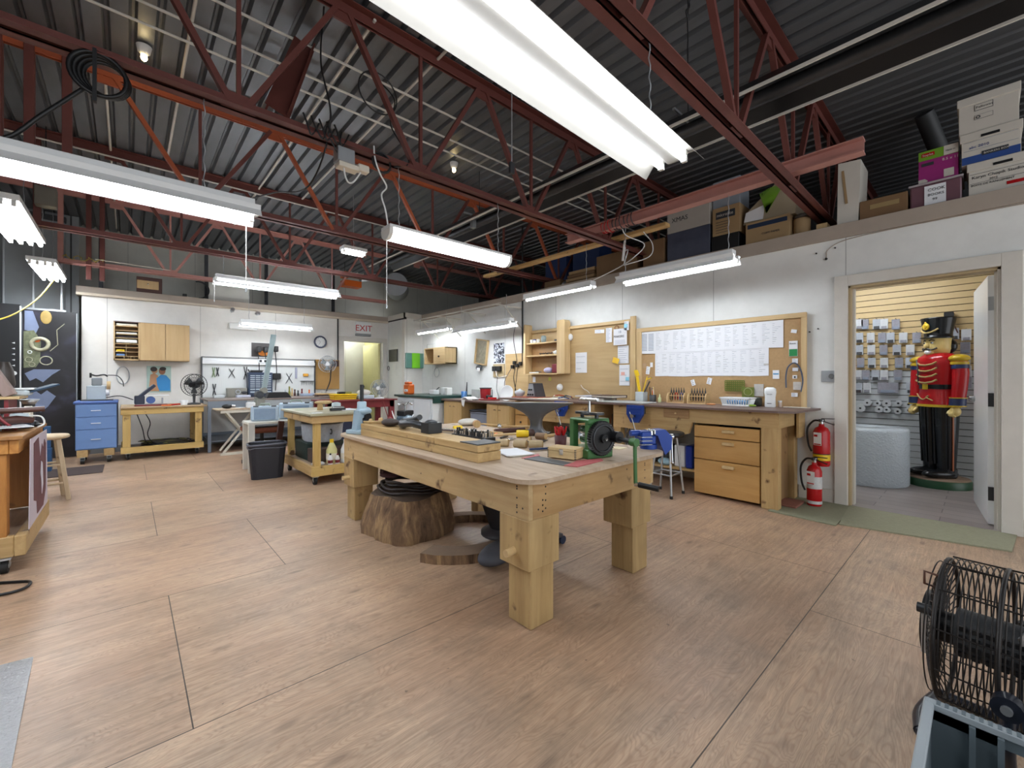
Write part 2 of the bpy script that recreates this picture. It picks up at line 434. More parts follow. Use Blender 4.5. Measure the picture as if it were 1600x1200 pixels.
M_plyy = wood('workbench_fir_long', '#b4935f', '#ccac78', 'y', 1., stain=.2, dark='#5b3a1e')
M_plyz = wood('workbench_fir_upright', '#b3905c', '#caaa75', 'z', 1., stain=.22, dark='#5b3a1e')
M_top = wood('worn_table_top', '#b09880', '#cfbba2', 'y', .7, stain=.2, dark='#7b6350')
M_hard = mat('brown_hardboard', '#6f5a52', .42, var=.2, sc=8)
M_bluem = mat('vise_blue', '#1b3f92', .35, .2, var=.12)
M_green = mat('mill_green', '#416f3f', .35, .1, var=.15)
M_ext = mat('extinguisher_red', '#b8171c', .25)
M_redb = mat('red_painted_wood', '#7c2428', .4, var=.2)
M_yel = mat('yellow_plastic', '#e8c41c', .4)
M_blue = mat('blue_paint', '#7093c8', .45, var=.06)
M_orange = mat('orange_plastic', '#e06a1e', .4)
M_cork = mat('cork_board', '#b39267', .8, var=.18, sc=40)
M_card = mat('cardboard', '#8f7350', .8, var=.1)
M_tube = emit('lit_fluorescent_tube', '#f2f8ff', TUBE)

# ================================================================ setting
g = G(); g.add([(-3.2, -3, 0), (5.02, -3, 0), (5.02, 10.6, 0), (-3.2, 10.6, 0)], [(0, 1, 2, 3)], M_floor)
g.add([(-3.2, -3, -.05), (5.02, -3, -.05), (5.02, 10.6, -.05), (-3.2, 10.6, -.05)], [(3, 2, 1, 0)], M_floor)
fl = struct('floor', g)
for v in fl.data.vertices: v.co.x += fl.location.x; v.co.y += fl.location.y; v.co.z += fl.location.z
fl.location = (0, 0, 0)
# right partition with the door opening
DY0, DY1, DZ = -.09, .852, 2.06
g = G()
g.box(5.02, 5.15, DY1, 8.64, 0, 2.60, M_wallR); g.box(5.02, 5.15, -3, DY0, 0, 2.60, M_wallR)
g.box(5.02, 5.15, DY0, DY1, DZ, 2.60, M_wallR)
struct('wall_right', g)
g = G(); g.box(4.985, 5.02, -3, 8.64, 2.52, 2.65, M_tan, .002)
struct('trim_1', g)
g = G(); g.box(4.57, 5.02, 8.64, 8.76, 0, 2.65, M_wallB); g.box(4.57, 4.69, 8.76, 9.47, 0, 2.65, M_wallR)
struct('wall_closet', g)
g = G(); g.box(4.555, 4.60, 8.60, 9.44, 2.52, 2.56, M_black); g.box(4.55, 5.02, 8.615, 8.64, 2.55, 2.66, M_trim); g.box(4.55, 4.575, 8.615, 9.44, 2.55, 2.66, M_trim)
struct('trim_2', g)
# back partition with the exit door opening
EX0, EX1, EZ = 3.54, 4.44, 2.03
g = G()
g.box(-.54, EX0, 9.47, 9.59, 0, 2.5, M_wallB); g.box(EX1, 4.57, 9.47, 9.59, 0, 2.5, M_wallB); g.box(EX0, EX1, 9.47, 9.59, EZ, 2.5, M_wallB)
struct('wall_back', g)
g = G(); g.box(-.60, 4.56, 9.40, 9.62, 2.5, 2.54, M_cream, .003); g.box(-.60, 4.56, 9.41, 9.62, 2.54, 2.64, M_tan, .003)
struct('trim_3', g)
# exit passage behind
M_olive = mat('olive_wall', '#b5ae74', .6); M_oliv2 = mat('olive_wall_shade', '#c9c48f', .6)
g = G(); g.box(3.38, EX0, 9.59, 11.1, 0, 2.5, M_olive); g.box(EX1+.05, EX1+.15, 9.59, 11.1, 0, 2.5, M_olive); g.box(3.38, EX1+.15, 11.0, 11.1, 0, 2.5, M_olive); g.box(3.38, EX1+.15, 9.59, 11.1, 2.4, 2.5, M_olive)
struct('wall_passage', g)
g = G(); g.box(3.3, 4.6, 9.47, 11.1, -.04, .001, M_grey); struct('floor_passage', g)
# outer shell
g = G(); g.box(-3.2, 8.3, 10.6, 10.75, 0, 4.0, M_outer); struct('wall_outer', g)
g = G(); g.box(-3.35, -3.2, -3, 10.75, 0, 4.0, M_dgrey); struct('wall_left', g)
g = G(); g.box(8.15, 8.3, -3, 10.6, 2.65, 4.0, M_dgrey); struct('wall_far_right', g)
# corrugated roof deck, ribs running along the long wall
g = G(); line = []; x = -3.3
while x < 8.3:
    line += [(x, 3.86), (x+.10, 3.86), (x+.118, 3.90), (x+.135, 3.90), (x+.152, 3.86)]; x += .1525
line = [q for i, q in enumerate(line) if i == 0 or q[0] > line[i-1][0]+1e-4]
g.sheet(line, .004, -10.7, 3.0, M_deck, rx(PI/2))
struct('ceiling', g)
# neighbouring room: laminate floor, slatwall, ceiling that carries the storage
def lam_mat():
    m, nt, p = nodes('grey_laminate'); L = nt.links
    tc = N(nt, 'ShaderNodeTexCoord')
    br = N(nt, 'ShaderNodeTexBrick', offset=.37, i_Scale=1.0, i_Mortar_Size=.003, i_Brick_Width=1.2, i_Row_Height=.16)
    br.inputs['Color1'].default_value = (*lin('#8d8380'), 1); br.inputs['Color2'].default_value = (*lin('#a39a96'), 1); br.inputs['Mortar'].default_value = (*lin('#5d5654'), 1)
    mp = N(nt, 'ShaderNodeMapping'); mp.inputs['Rotation'].default_value = (0, 0, PI/2); L.new(tc.outputs['Object'], mp.inputs[0]); L.new(mp.outputs[0], br.inputs['Vector'])
    L.new(br.outputs['Color'], p.inputs['Base Color']); p.inputs['Roughness'].default_value = .4
    return m
g = G(); g.box(5.02, 7.3, -3, 3.5, -.05, .002, lam_mat()); struct('floor_shop', g)
M_slat = mat('tan_slatwall', '#c0a777', .5, var=.05); M_slatw = mat('pale_slatwall', '#b9bec0', .5, var=.04); M_slot = mat('slat_groove', '#3a352c', .7)
g = G(); z = 0.0; g.box(7.17, 7.3, -3, 3.5, 0, 2.6, M_slot)
while z < 2.59:
    g.box(7.15, 7.17, -3, 3.5, z, min(z+.068, 2.6), M_slatw if z < 1.22 else M_slat); z += .0762
struct('wall_shop', g)
g = G(); g.box(5.15, 7.3, 3.3, 3.5, 0, 2.6, M_slatw); struct('wall_shop_end', g)
g = G(); g.box(5.15, 8.3, -3, 10.6, 2.6, 2.65, M_card); struct('ceiling_shop', g)
# door casing, jambs, baseboards
g = G()
for y0, y1 in ((DY1-.0, DY1+.10), (DY0-.11, DY0)): g.box(4.985, 5.02, y0, y1, 0, DZ+.10, M_trim, .003)
g.box(4.985, 5.02, DY0, DY1, DZ, DZ+.10, M_trim, .003)
struct('trim_4', g)
g = G(); M_jamb = mat('tan_jamb', '#b6a27c', .5)
g.box(5.02, 5.16, DY1-.02, DY1, 0, DZ, M_jamb, .002); g.box(5.02, 5.16, DY0, DY0+.02, 0, DZ, M_trim, .002); g.box(5.02, 5.16, DY0, DY1, DZ-.02, DZ, M_jamb, .002)
g.box(5.09, 5.16, DY1-.035, DY1-.02, 0, DZ, M_trim); g.box(5.09, 5.11, DY0+.02, DY0+.035, 0, DZ, M_trim)
struct('trim_5', g)
g = G(); g.box(5.005, 5.02, DY1+.1, 1.25, 0, .13, M_trim, .002); g.box(5.005, 5.02, -3, DY0-.11, 0, .13, M_trim, .002); struct('baseboard_right', g)
g = G(); g.box(-.54, EX0-.12, 9.455, 9.47, 0, .11, M_grey, .002); struct('baseboard_back', g)
g = G()
g.box(EX0-.12, EX0, 9.445, 9.47, 0, EZ+.1, M_trim, .003); g.box(EX1, EX1+.1, 9.445, 9.47, 0, EZ+.1, M_trim, .003); g.box(EX0-.12, EX1+.1, 9.44, 9.47, EZ, EZ+.1, M_trim, .003)
struct('trim_6', g)
d = struct('door_1', G().cb((.46, 0, 1.02), (.90, .045, 2.02), M_white, .002))
for v in d.data.vertices: v.co.x += .46; v.co.z += .01
d.location = (5.19, -.045, 0); d.rotation_euler = (0, 0, math.radians(5.5)); MW[d.name] = None
g = G()
for z in (.26, 1.02, 1.80): g.box(-.008, .0, -.022, .022, z-.055, z+.055, M_galv if z > 1.5 else M_iron)
mk('hinge', g, d)
g = G(); g.cyl((.84, -.02, 1.0), (.84, .06, 1.0), .028, M_chrome); g.cyl((.84, .055, 1.0), (.74, .06, 1.0), .010, M_chrome); g.cyl((.84, -.055, 1.0), (.74, -.06, 1.0), .010, M_chrome); g.cyl((.84, -.06, 1.0), (.84, -.02, 1.0), .014, M_chrome)
mk('door_handle', g, d)
g = G(); g.cb((4.405, 10.0, 1.02), (.045, .88, 2.0), M_oliv2, .002); d2 = struct('door_2', g)
g = G(); g.cyl((4.37, 10.36, 1.0), (4.33, 10.36, 1.0), .03, M_black); mk('door_knob', g, d2)
# ================================================================ roof steel
def joist(y, x0, x1, label, m, mo=None, nodes_=None, tx=None, ZT=3.85):
    mo = mo or m
    t = T('roof_joist', label, 'roof truss', (x0, y, 2.82), 0, 'open web steel roof joists', world=True)
    ZB = 2.82
    g = G()
    for s in (-1, 1):
        g.box(x0, x1, y+s*.012, y+s*.072, ZB, ZB+.007, m); g.box(x0, x1, y+s*.012, y+s*.019, ZB, ZB+.062, m)
    mk('bottom_chord', g, t)
    g = G(); a0, a1 = tx or (x0, x1)
    for s in (-1, 1):
        g.box(a0, a1, y+s*.012, y+s*.072, ZT-.007, ZT, mo); g.box(a0, a1, y+s*.012, y+s*.019, ZT-.07, ZT, mo)
    mk('top_chord', g, t)
    ns = [n for n in nodes_ if x0-.7 <= n <= x1+.7]
    for n in ns:
        if x0 <= n <= x1:
            mk('web_bar', G().beam((n, y, ZB+.03), (n, y, ZT-.03), .024, .024, m), t)
            for s in (-1, 1):
                e = n+s*.585
                mk('web_bar', G().beam((n+s*.045, y, ZB+.04), (e, y, ZT-.05), .042, .034, m if s > 0 else mo), t)
    for n in ns:
        if x0 <= n <= x1: mk('gusset_plate', G().box(n-.09, n+.09, y-.010, y+.010, ZB+.005, ZB+.10, m), t)
        if a0 <= n+.63 <= a1: mk('gusset_plate', G().box(n+.56, n+.70, y-.010, y+.010, ZT-.13, ZT-.01, mo), t)
    return t
ND = [-3.28, -2.02, -.76, .5, 1.75, 3.0, 4.25, 5.5, 6.75, 8.0]
joist(1.10, -3.2, 8.1, 'red steel roof joist running right above the large twin tube light', M_steel, None, ND)
joist(3.04, -3.2, 8.1, 'long red steel roof joist with wires and a junction box hung on it', M_steel, None, ND)
joist(4.90, -.6, 8.1, 'red steel roof joist with an orange painted top chord', M_steel, M_steelo, ND, (-3.2, 8.1), 3.775)
joist(6.77, -.72, 8.1, 'dark red steel roof joist in front of the pink one', M_steel, None, ND, (-3.2, 8.1))
joist(8.65, -.72, 4.15, 'pink steel roof joist nearest the back wall, radio behind it', M_steelp, None, ND, (-3.2, 8.1))
for x, y, z0, m, lab in ((-.72, 4.9, 2.84, M_steel, 'thick red upright at the left end of the orange topped joist, leftmost of three'), (-.56, 4.9, 2.84, M_steel, 'thick red upright at the left end of the orange topped joist, middle of three'),
        (-.36, 4.9, 2.84, M_steel, 'thick red upright at the left end of the orange topped joist, rightmost of three'), (-.72, 6.77, 2.84, M_steel, 'red steel post at the left end of the dark red joist'), (-.70, 8.65, 2.84, M_steelp, 'pink upright at the left end of the pink joist'),
        (-.42, 8.65, 2.62, M_steel, 'dark red hanger reaching below the pink joist, left of two'), (-.28, 8.65, 2.62, M_steel, 'dark red hanger reaching below the pink joist, right of two'), (-.35, 10.3, 2.5, M_iron, 'dark wall column above the back ledge at the white corner'),
        (1.15, 10.3, 2.5, M_iron, 'dark wall column rising behind the wooden box on the back ledge'), (2.2, 10.3, 2.5, M_iron, 'dark wall column above the back ledge over the slim tube light'), (3.6, 10.3, 2.5, M_iron, 'dark wall column behind the orange heater')):
    one('steel_post', G().box(x-.028, x+.028, y-.035, y+.035, z0, 3.84, m, .003), lab, 'steel post')
one('steel_beam', G().box(4.05, 4.15, .60, 3.50, 2.885, 2.895, M_steelp).box(4.05, 4.15, .60, 3.50, 2.985, 2.995, M_steelp).box(4.095, 4.105, .60, 3.50, 2.895, 2.985, M_steelp), 'loose pink steel beam lying across the roof joists before the storage boxes', 'steel beam')
one('lumber_strip', G().box(4.40, 4.50, 2.35, 5.6, 2.884, 2.925, wood('pale_lumber', '#c39a5e', '#d9b47a', 'y'), .003), 'long pale wooden board laid across two roof joists', 'board')
one('steel_brace', G().beam((.72, 3.07, 2.93), (1.02, 3.55, 3.80), .15, .012, M_steel, (0, 1, 0)).beam((.66, 3.09, 2.93), (.96, 3.57, 3.80), .012, .06, M_steel, (0, 1, 0)).beam((.78, 3.05, 2.93), (1.08, 3.53, 3.80), .012, .06, M_steel, (0, 1, 0)), 'broad dark red channel rising from the long joist up to the roof deck', 'steel brace')
# radiant tube heater
t = T('radiant_heater', 'long black radiant tube heater with reflector edges painted as lit under the roof', 'heater', (3.36, 3, 3.1), world=True)
M_hood = mat('dark_heater_hood', '#2b2d30', .3, .6)
g = G(); g.sheet([(3.13, 3.15), (3.24, 3.27), (3.48, 3.27), (3.59, 3.15)], .002, -7.2, 2.5, M_hood, rx(PI/2)); mk('reflector', g, t)
g = G()
for x in (3.13, 3.59): g.box(x-.006, x+.006, -2.5, 7.2, 3.140, 3.160, M_trim)  # white paint stands in for light caught along the metal edges
mk('lit_edge_strip', g, t)
mk('burner_tube', G().cyl((3.36, -2.5, 3.20), (3.36, 7.2, 3.20), .05, M_iron, n=20), t)
g = G()
for y in (1.6, 4.35, 6.2): g.box(3.12, 3.60, y-.01, y+.01, 3.262, 3.28, M_galv); g.cyl((3.36, y, 3.27), (3.36, y, 3.86), .004, M_black, n=6)
g.box(3.22, 3.27, 4.3, 4.36, 3.1, 3.2, M_galv)
mk('hanger', g, t)
# flue duct, conduits
one('vent_pipe', G().tube([(6.3, .25, 2.7), (6.3, .25, 3.3), (6.15, .3, 3.5), (5.9, .4, 3.84)], .075, M_dgrey, n=16), 'grey metal vent pipe rising behind the stacked file boxes', 'pipe')
for i, (y, z) in enumerate(((3.55, 3.80), (3.9, 3.80), (4.1, 3.78), (6.6, 3.70))):
    lab = ('thin metal conduit crossing the roof deck, first from the front', 'thin metal conduit crossing the roof deck beside a second one', 'thin metal conduit crossing the roof deck nearest the orange topped joist', 'thin metal conduit running along the dark red joist')[i]
    one('conduit', G().cyl((-3.1, y, z), (8.0, y, z), .010, M_trim, n=8), lab, 'conduit')
for i, (x, y0, y1) in enumerate(((.35, 3.1, 6.5), (1.35, 3.0, 8.6), (1.9, 2.1, 6.7), (-.15, 4.9, 10.2))):
    lab = ('conduit running lengthwise under the deck left of the junction box', 'conduit running lengthwise under the deck through three joists', 'conduit running lengthwise under the deck above the white flex cord', 'conduit running lengthwise under the deck near the left posts')[i]
    one('conduit', G().cyl((x, y0, 3.83), (x, y1, 3.83), .012, M_trim, n=8), lab, 'conduit')
# bare lampholders that warm the deck
M_bulb = emit('warm_bulb', '#ffdf9e', 14.0)
for x, y, lab in ((2.98, 4.37, 'white lampholder with a lit bulb on the roof deck by the heater'), (.095, 4.5, 'white lampholder with a lit bulb on the roof deck at upper left')):
    t = T('lampholder', lab, 'ceiling lamp', (x, y, 3.76), 0, None)
    mk('base', G().lathe([(.02, .02), (.04, .04), (.05, .09)], M_white), t)
    mk('bulb', G().ell((0, 0, .0), (.022, .022, .028), M_bulb, 12, 8), t)
# ================================================================ fluorescent lights
def tube_light(label, c, L, r, w=.30, n=2, style='reflector', chains=(), cz=2.82, cord=None, group=None, mt=None, mr=None):
    mt = mt or M_tube; mr = mr or M_white
    """c = centre of the lower reflector edge; L along local x; r = turn about z"""
    t = T('fluorescent_light', label, 'fluorescent light', c, r, group)
    M = frame((0, 0, 0), (0, 1, 0), (0, 0, 1))       # section in local y,z ; extrude along x
    if style == 'reflector':
        h = .075
        sec = [(w/2, 0), (w/2-.035, h*.62), (.10 if w > .2 else w*.3, h), (.045, h), (.03, h*.55), (-.03, h*.55), (-.045, h), (-(.10 if w > .2 else w*.3), h), (-w/2+.035, h*.62), (-w/2, 0)]
        g = G(); g.sheet(sec, .0015, -L/2, L/2, mr, M); g.box(-L/2+.02, L/2-.02, -.045, .045, h+.002, h+.05, M_white, .003)
        mk('reflector', g, t)
        ys = (-.062, .062); zt = .034
    elif style == 'strip':
        g = G(); g.box(-L/2, L/2, -.055, .055, .05, .11, M_white, .003); g.sheet([(.06, .03), (.06, .05), (-.06, .05), (-.06, .03)], .0015, -L/2, L/2, M_white, M)
        mk('housing', g, t); ys = (0.,) if n == 1 else (-.03, .03); zt = .028
    elif style == 'troffer':
        g = G(); g.box(-L/2, L/2, -w/2, w/2, .05, .10, M_white, .003)
        mk('housing', g, t); ys = [(-w/2+w*(i+.5)/n) for i in range(n)]; zt = .024
    else:
        g = G(); g.box(-L/2, L/2, -w/2, w/2, .075, .10, M_white, .003); mk('housing', g, t)
        sec = [(w/2, .075), (w/2-.01, .03), (w/2-.045, .0), (-w/2+.045, 0), (-w/2+.01, .03), (-w/2, .075)]
        mk('lens', G().prism(sec, -L/2+.03, L/2-.03, emit('glowing_lens', '#f4f9ff', TUBE*.55), M), t)
        for s in (-1, 1): mk('end_cap', G().prism([(a*1.03, b-.002) for a, b in sec], s*L/2-.03*(s > 0), s*L/2+.03*(s < 0), M_whitep, M), t)
        ys = ()
    for y in ys:
        mk('tube', G().cyl((-L/2+.035, y, zt), (L/2-.035, y, zt), .017 if style != 'strip' else .015, mt, n=12), t)
    if ys:
        for y in ys:
            for s in (-1, 1): mk('socket', G().box(s*(L/2-.02)-.012, s*(L/2-.02)+.012, y-.014, y+.014, zt-.02, zt+.04, M_whitep, .002), t)
    if chains:
        for x in chains:
            ht = cz-c[2]
            mk('chain', G().tube([(x+.004*math.sin(i*1.3), .004*math.cos(i*1.3), .10+(ht-.10)*i/24) for i in range(25)], .0035, M_galv, n=5), t)
    if cord:
        x, l = cord
        mk('pull_cord', G().cyl((x, 0, .03), (x, 0, -l), .0028, M_whitep, n=6).cyl((x, 0, -l), (x, 0, -l-.025), .006, M_galv, n=8), t)
    return t
t = tube_light('large twin tube light with white reflector close above the middle table', (.953, 1.03, 2.27), 2.44, .066, .32, 2, 'reflector', (-.95, .95), 2.82, mt=emit('lit_tube_dimmer', '#f2f8ff', 9.0), mr=mat('dimmed_reflector', '#8d8a84', .5)); t.rotation_euler = (0, -.03, .066)  # grey put into the reflector colour to hold down the tubes' glare
tube_light('long twin tube light under the first joist at upper left', (-.62, 3.04, 2.17), 2.44, 0, .26, 2, 'reflector', (-.8, .95), 2.82, (1.16, .42))
tube_light('white wraparound tube light hanging over the far side of the middle table', (2.05, 3.02, 2.245), 1.22, 0, .15, 2, 'wrap', (-.5, .5), 2.82, (-.6, .50))
tube_light('twin tube light hanging in front of the back wall below the pink joist', (1.64, 6.75, 2.445), 1.62, 0, .20, 2, 'reflector', (-.7, .7), 2.82, (-.8, .22))
tube_light('slim tube light on chains in front of the wall above the pegboard', (2.02, 8.6, 2.10), 1.20, 0, .20, 2, 'reflector', (-.45, .45), 2.82)
tube_light('wide tube light over the workbench beside the cork board', (4.12, 2.13, 2.25), 1.24, PI/2, .22, 2, 'reflector', (-.55, .55), 2.89)
tube_light('single tube light over the bench beside the wooden wall shelf', (4.32, 3.88, 2.31), 1.22, PI/2, .12, 1, 'strip', (-.5,), 2.88)
tube_light('twin tube light at the wall over the bench with the red can', (4.35, 5.55, 2.0), 1.50, PI/2, .22, 2, 'reflector', (-.6, .6), 2.5)
tube_light('tube light under the wall bracket over the white cabinet', (4.6, 7.5, 2.12), 1.22, PI/2, .12, 1, 'strip', (-.5, .5), 2.5)
tube_light('four tube ceiling light at far left, the nearer one', (-.80, 6.05, 2.60), 1.5, PI/2, .28, 4, 'troffer', (-.6, .6), 3.84)
tube_light('four tube ceiling light at far left, the one nearest the grey panel', (-.80, 8.45, 2.60), 1.25, PI/2, .26, 4, 'troffer', (-.5, .5), 3.84)
tube_light('small short tube light standing in for a bright reflection between the roof joists', (2.42, 6.1, 2.98), .34, 0, .18, 2, 'troffer', (0,), 3.84)  # fixture added in place of a bright reflection
# unseen lamps added to brighten the exit passage and the neighbouring room
tube_light('unseen short ceiling light added to brighten the exit passage', (3.95, 10.3, 2.30), .6, PI/2, .2, 2, 'troffer')
tube_light('unseen ceiling light added to light the neighbouring shop room', (6.2, 1.0, 2.47), 1.2, PI/2, .28, 2, 'troffer')
# ================================================================ right-hand benches
# main workbench with three drawers
t = T('workbench', 'large pale wooden workbench with three drawers and brown hardboard top', 'workbench', (4.6, 2.1, 0), world=True)
mk('benchtop', G().prism([(4.26, 1.22), (4.32, 1.10), (5.0, 1.06), (5.0, 3.27), (4.26, 3.27)], .885, .905, M_hard), t)
g = G(); g.prism([(1.23, .885), (1.23, .74), (2.02, .74), (2.06, .62), (2.12, .60), (2.98, .62), (2.98, .885)][::-1], 0, .04, M_plyy, frame((4.33, 0, 0), (0, 1, 0), (0, 0, 1)))
mk('apron', g, t)
mk('side_apron', G().box(4.37, 4.80, 1.23, 1.26, .74, .885, M_plyx, .002), t)
mk('back_panel', G().box(4.80, 5.0, 1.19, 1.215, .62, .885, M_plyx, .002), t)
mk('leg', G().box(4.33, 4.42, 1.235, 1.375, 0, .74, M_plyz, .004), t)
mk('leg', G().box(4.33, 4.42, 2.88, 2.98, 0, .62, M_plyz, .004), t)
mk('leg', G().box(4.88, 4.98, 1.25, 1.33, 0, .885, M_plyz, .004), t)
mk('side_panel', G().box(4.42, 4.86, 1.30, 1.32, .02, .74, wood('dark_ply_side', '#8a6a42', '#a5825a', 'z', .7)), t)
mk('carcass', G().box(4.40, 4.98, 1.385, 1.405, .02, .73, M_plyz).box(4.40, 4.98, 2.0, 2.02, .02, .73, M_plyz).box(4.40, 4.98, 1.4, 2.0, .02, .04, M_plyy).box(4.96, 4.98, 1.4, 2.0, .02, .73, M_dgrey), t)
M_draw = wood('drawer_maple', '#bd8f4f', '#cfa365', 'y', .6, knots=False, stain=.1)
for z0, z1, hz in ((.60, .715, .672), (.378, .592, .553), (.03, .370, .325)):
    dr = mk('drawer', G().box(4.345, 4.40, 1.39, 2.005, z0, z1, M_draw, .004), t)
    mk('handle', G().box(4.315, 4.345, 1.61, 1.72, hz-.014, hz+.014, M_ply, .004), dr)
mk('shelf', G().box(4.45, 4.98, 2.02, 2.96, .20, .225, M_plyy, .002), t)
mk('inset_plate', G().box(4.318, 4.332, 2.05, 2.33, .775, .87, wood('worn_inset', '#8c6a44', '#a98458', 'y'), .002).cyl((4.318, 2.19, .825), (4.30, 2.19, .825), .008, M_ply), t)
# blue carpenter vise heads
def vise_head(y, x, lab):
    t = T('woodworking_vise', lab, 'vise', (x, y, .62), 0, 'blue vises hanging from the bench fronts', world=True)
    M = frame((x, 0, 0), (0, 1, 0), (0, 0, 1))
    g = G(); g.prism([(y-.10, .895), (y-.10, .79), (y-.045, .70), (y+.045, .70), (y+.10, .79), (y+.10, .895)][::-1], -.045, -.005, M_bluem, M)
    g.box(x-.055, x-.045, y-.09, y+.09, .85, .862, M_bluem); g.box(x-.055, x-.045, y-.07, y+.07, .79, .80, M_bluem)
    mk('jaw', g, t)
    mk('inner_jaw', G().box(x+.0, x+.028, y-.10, y+.10, .80, .872, M_iron, .002), t)
    mk('screw', G().cyl((x-.085, y, .775), (x-.04, y, .775), .016, M_iron).cyl((x-.10, y, .775), (x-.08, y, .775), .022, M_chrome), t)
    mk('handle', G().cyl((x-.088, y+.03, .82), (x-.088, y-.05, .60), .006, M_chrome, n=8), t)
    return t
vise_head(2.62, 4.25, 'blue carpenter vise on the front of the drawer workbench')
vise_head(3.72, 4.25, 'blue carpenter vise on the bench behind the anvil')
# middle bench
t = T('workbench', 'wooden workbench with rounded apron between the drawer bench and the low counter', 'workbench', (4.6, 4.1, 0), world=True)
mk('benchtop', G().box(4.26, 5.0, 3.28, 5.05, .875, .90, M_hard, .003), t)
mk('apron', G().prism([(3.30, .87), (3.30, .60), (4.20, .60), (4.34, .66), (4.44, .70), (4.44, .87)], 0, .04, M_plyy, frame((4.33, 0, 0), (0, 1, 0), (0, 0, 1))), t)
mk('end_panel', G().box(4.33, 4.98, 3.26, 3.30, .0, .87, M_plyx, .002), t)
for y0, y1, z0, z1, lab in ((4.46, 4.73, .66, .86, 1), (4.46, 4.73, .45, .65, 2), (4.46, 4.73, .06, .44, 3)):
    dr = mk('drawer', G().box(4.33, 4.38, y0, y1, z0, z1, M_draw, .003), t)
    mk('knob', G().ell((4.315, (y0+y1)/2, (z0+z1)/2), .014, M_iron, 10, 6), dr)
mk('carcass', G().box(4.38, 4.98, 4.45, 4.74, .02, .87, M_plyy), t)
mk('shelf', G().box(4.40, 4.98, 3.30, 4.45, .22, .245, M_plyy), t)
# low counter run
M_cab = wood('pale_cabinet_maple', '#c2a068', '#cfb07a', 'z', .6, knots=False)
for i, (y0, y1, lab) in enumerate(((6.0, 6.56, 'low pale wooden cabinet beside the white cabinet'), (4.76, 5.33, 'low pale wooden cabinet right of the grey bin'))):
    t = T('base_cabinet', lab, 'cabinet', (4.6, (y0+y1)/2, 0), 0, 'low pale cabinets under the counter', world=True)
    mk('body', G().box(4.27, 4.98, y0, y1, .06, .80, M_cab, .002).box(4.32, 4.98, y0+.01, y1-.01, 0, .06, M_dgrey), t)
    ym = (y0+y1)/2
    for s in (-1, 1):
        dd = mk('door', G().box(4.25, 4.27, min(ym, ym+s*.275)+.003, max(ym, ym+s*.275)-.003, .08, .78, M_cab, .003), t)
        mk('handle', G().tube(arc((4.24, ym+s*.055, .70), .022, 0, PI, 6, (0, 1, 0), (-.4, 0, .5)), .004, M_black, 6), dd)
one('countertop', G().box(4.22, 5.0, 4.72, 6.60, .80, .83, M_hard, .003), 'narrow brown countertop running over the two pale cabinets', 'countertop')
t = T('white_cabinet', 'white painted cabinet with dark green top in the far corner', 'cabinet', (4.5, 7.3, 0), world=True)
M_wcab = mat('white_painted_wood', '#dfe5e8', .4, var=.05); M_gtop = mat('dark_green_top', '#23453f', .35)
mk('body', G().box(4.06, 4.98, 6.63, 7.95, .0, .84, M_wcab, .003), t)
for y0, y1 in ((6.68, 7.28), (7.30, 7.90)): mk('door', G().box(4.04, 4.06, y0, y1, .08, .80, M_wcab, .004), t)
mk('top', G().box(4.0, 5.0, 6.61, 8.0, .84, .88, M_gtop, .003).box(4.06, 4.98, 6.60, 6.63, .75, .84, M_gtop), t)
def bin_(name, lab, c, r, wx, wy, h, m, rim=None, taper=.82, inner=M_black, cat='bin'):
    t = T(name, lab, cat, c, r)
    g = G(); a, b = wx/2, wy/2; k = taper
    lo = [(-a*k, -b*k), (a*k, -b*k), (a*k, b*k), (-a*k, b*k)]; hi = [(-a, -b), (a, -b), (a, b), (-a, b)]; th = .012
    li = [(x*.95, y*.95) for x, y in lo]; hi2 = [(x*.95, y*.95) for x, y in hi]
    def rd(q, rr=.18):
        o = []
        for i in range(4):
            x, y = q[i]; px, py = q[i-1]; nx, ny = q[(i+1) % 4]
            o.append((x+(px-x)*rr, y+(py-y)*rr)); o.append((x+(px-x)*rr*.3+(nx-x)*rr*.3, y+(py-y)*rr*.3+(ny-y)*rr*.3)); o.append((x+(nx-x)*rr, y+(ny-y)*rr))
        return o
    L0, H0, L1, H1 = rd(lo), rd(hi), rd(li), rd(hi2); n = len(L0)
    vs = [(x, y, 0) for x, y in L0]+[(x, y, h) for x, y in H0]+[(x, y, h) for x, y in H1]+[(x, y, th) for x, y in L1]
    fs = [tuple(range(n))[::-1]]
    for q in range(3): fs += [(q*n+i, q*n+(i+1) % n, (q+1)*n+(i+1) % n, (q+1)*n+i) for i in range(n)]
    fs.append(tuple(range(3*n, 4*n)))
    g.add(vs, fs, m); mk('body', g, t)
    if rim:
        mk('liner', G().tube([(x*1.01, y*1.01, h-.01+.006*math.sin(5*i)) for i, (x, y) in enumerate(H0)], .012, rim, 6, True).tube([(x*1.015, y*1.015, h-.05+.008*math.sin(4*i)) for i, (x, y) in enumerate(H0)], .005, rim, 6, True), t)
    return t
bin_('waste_bin', 'grey bin with black liner between the two low pale cabinets', (4.5, 5.66, 0), 0, .34, .52, .66, mat('bin_grey', '#8d95a6', .45), M_black, .85)
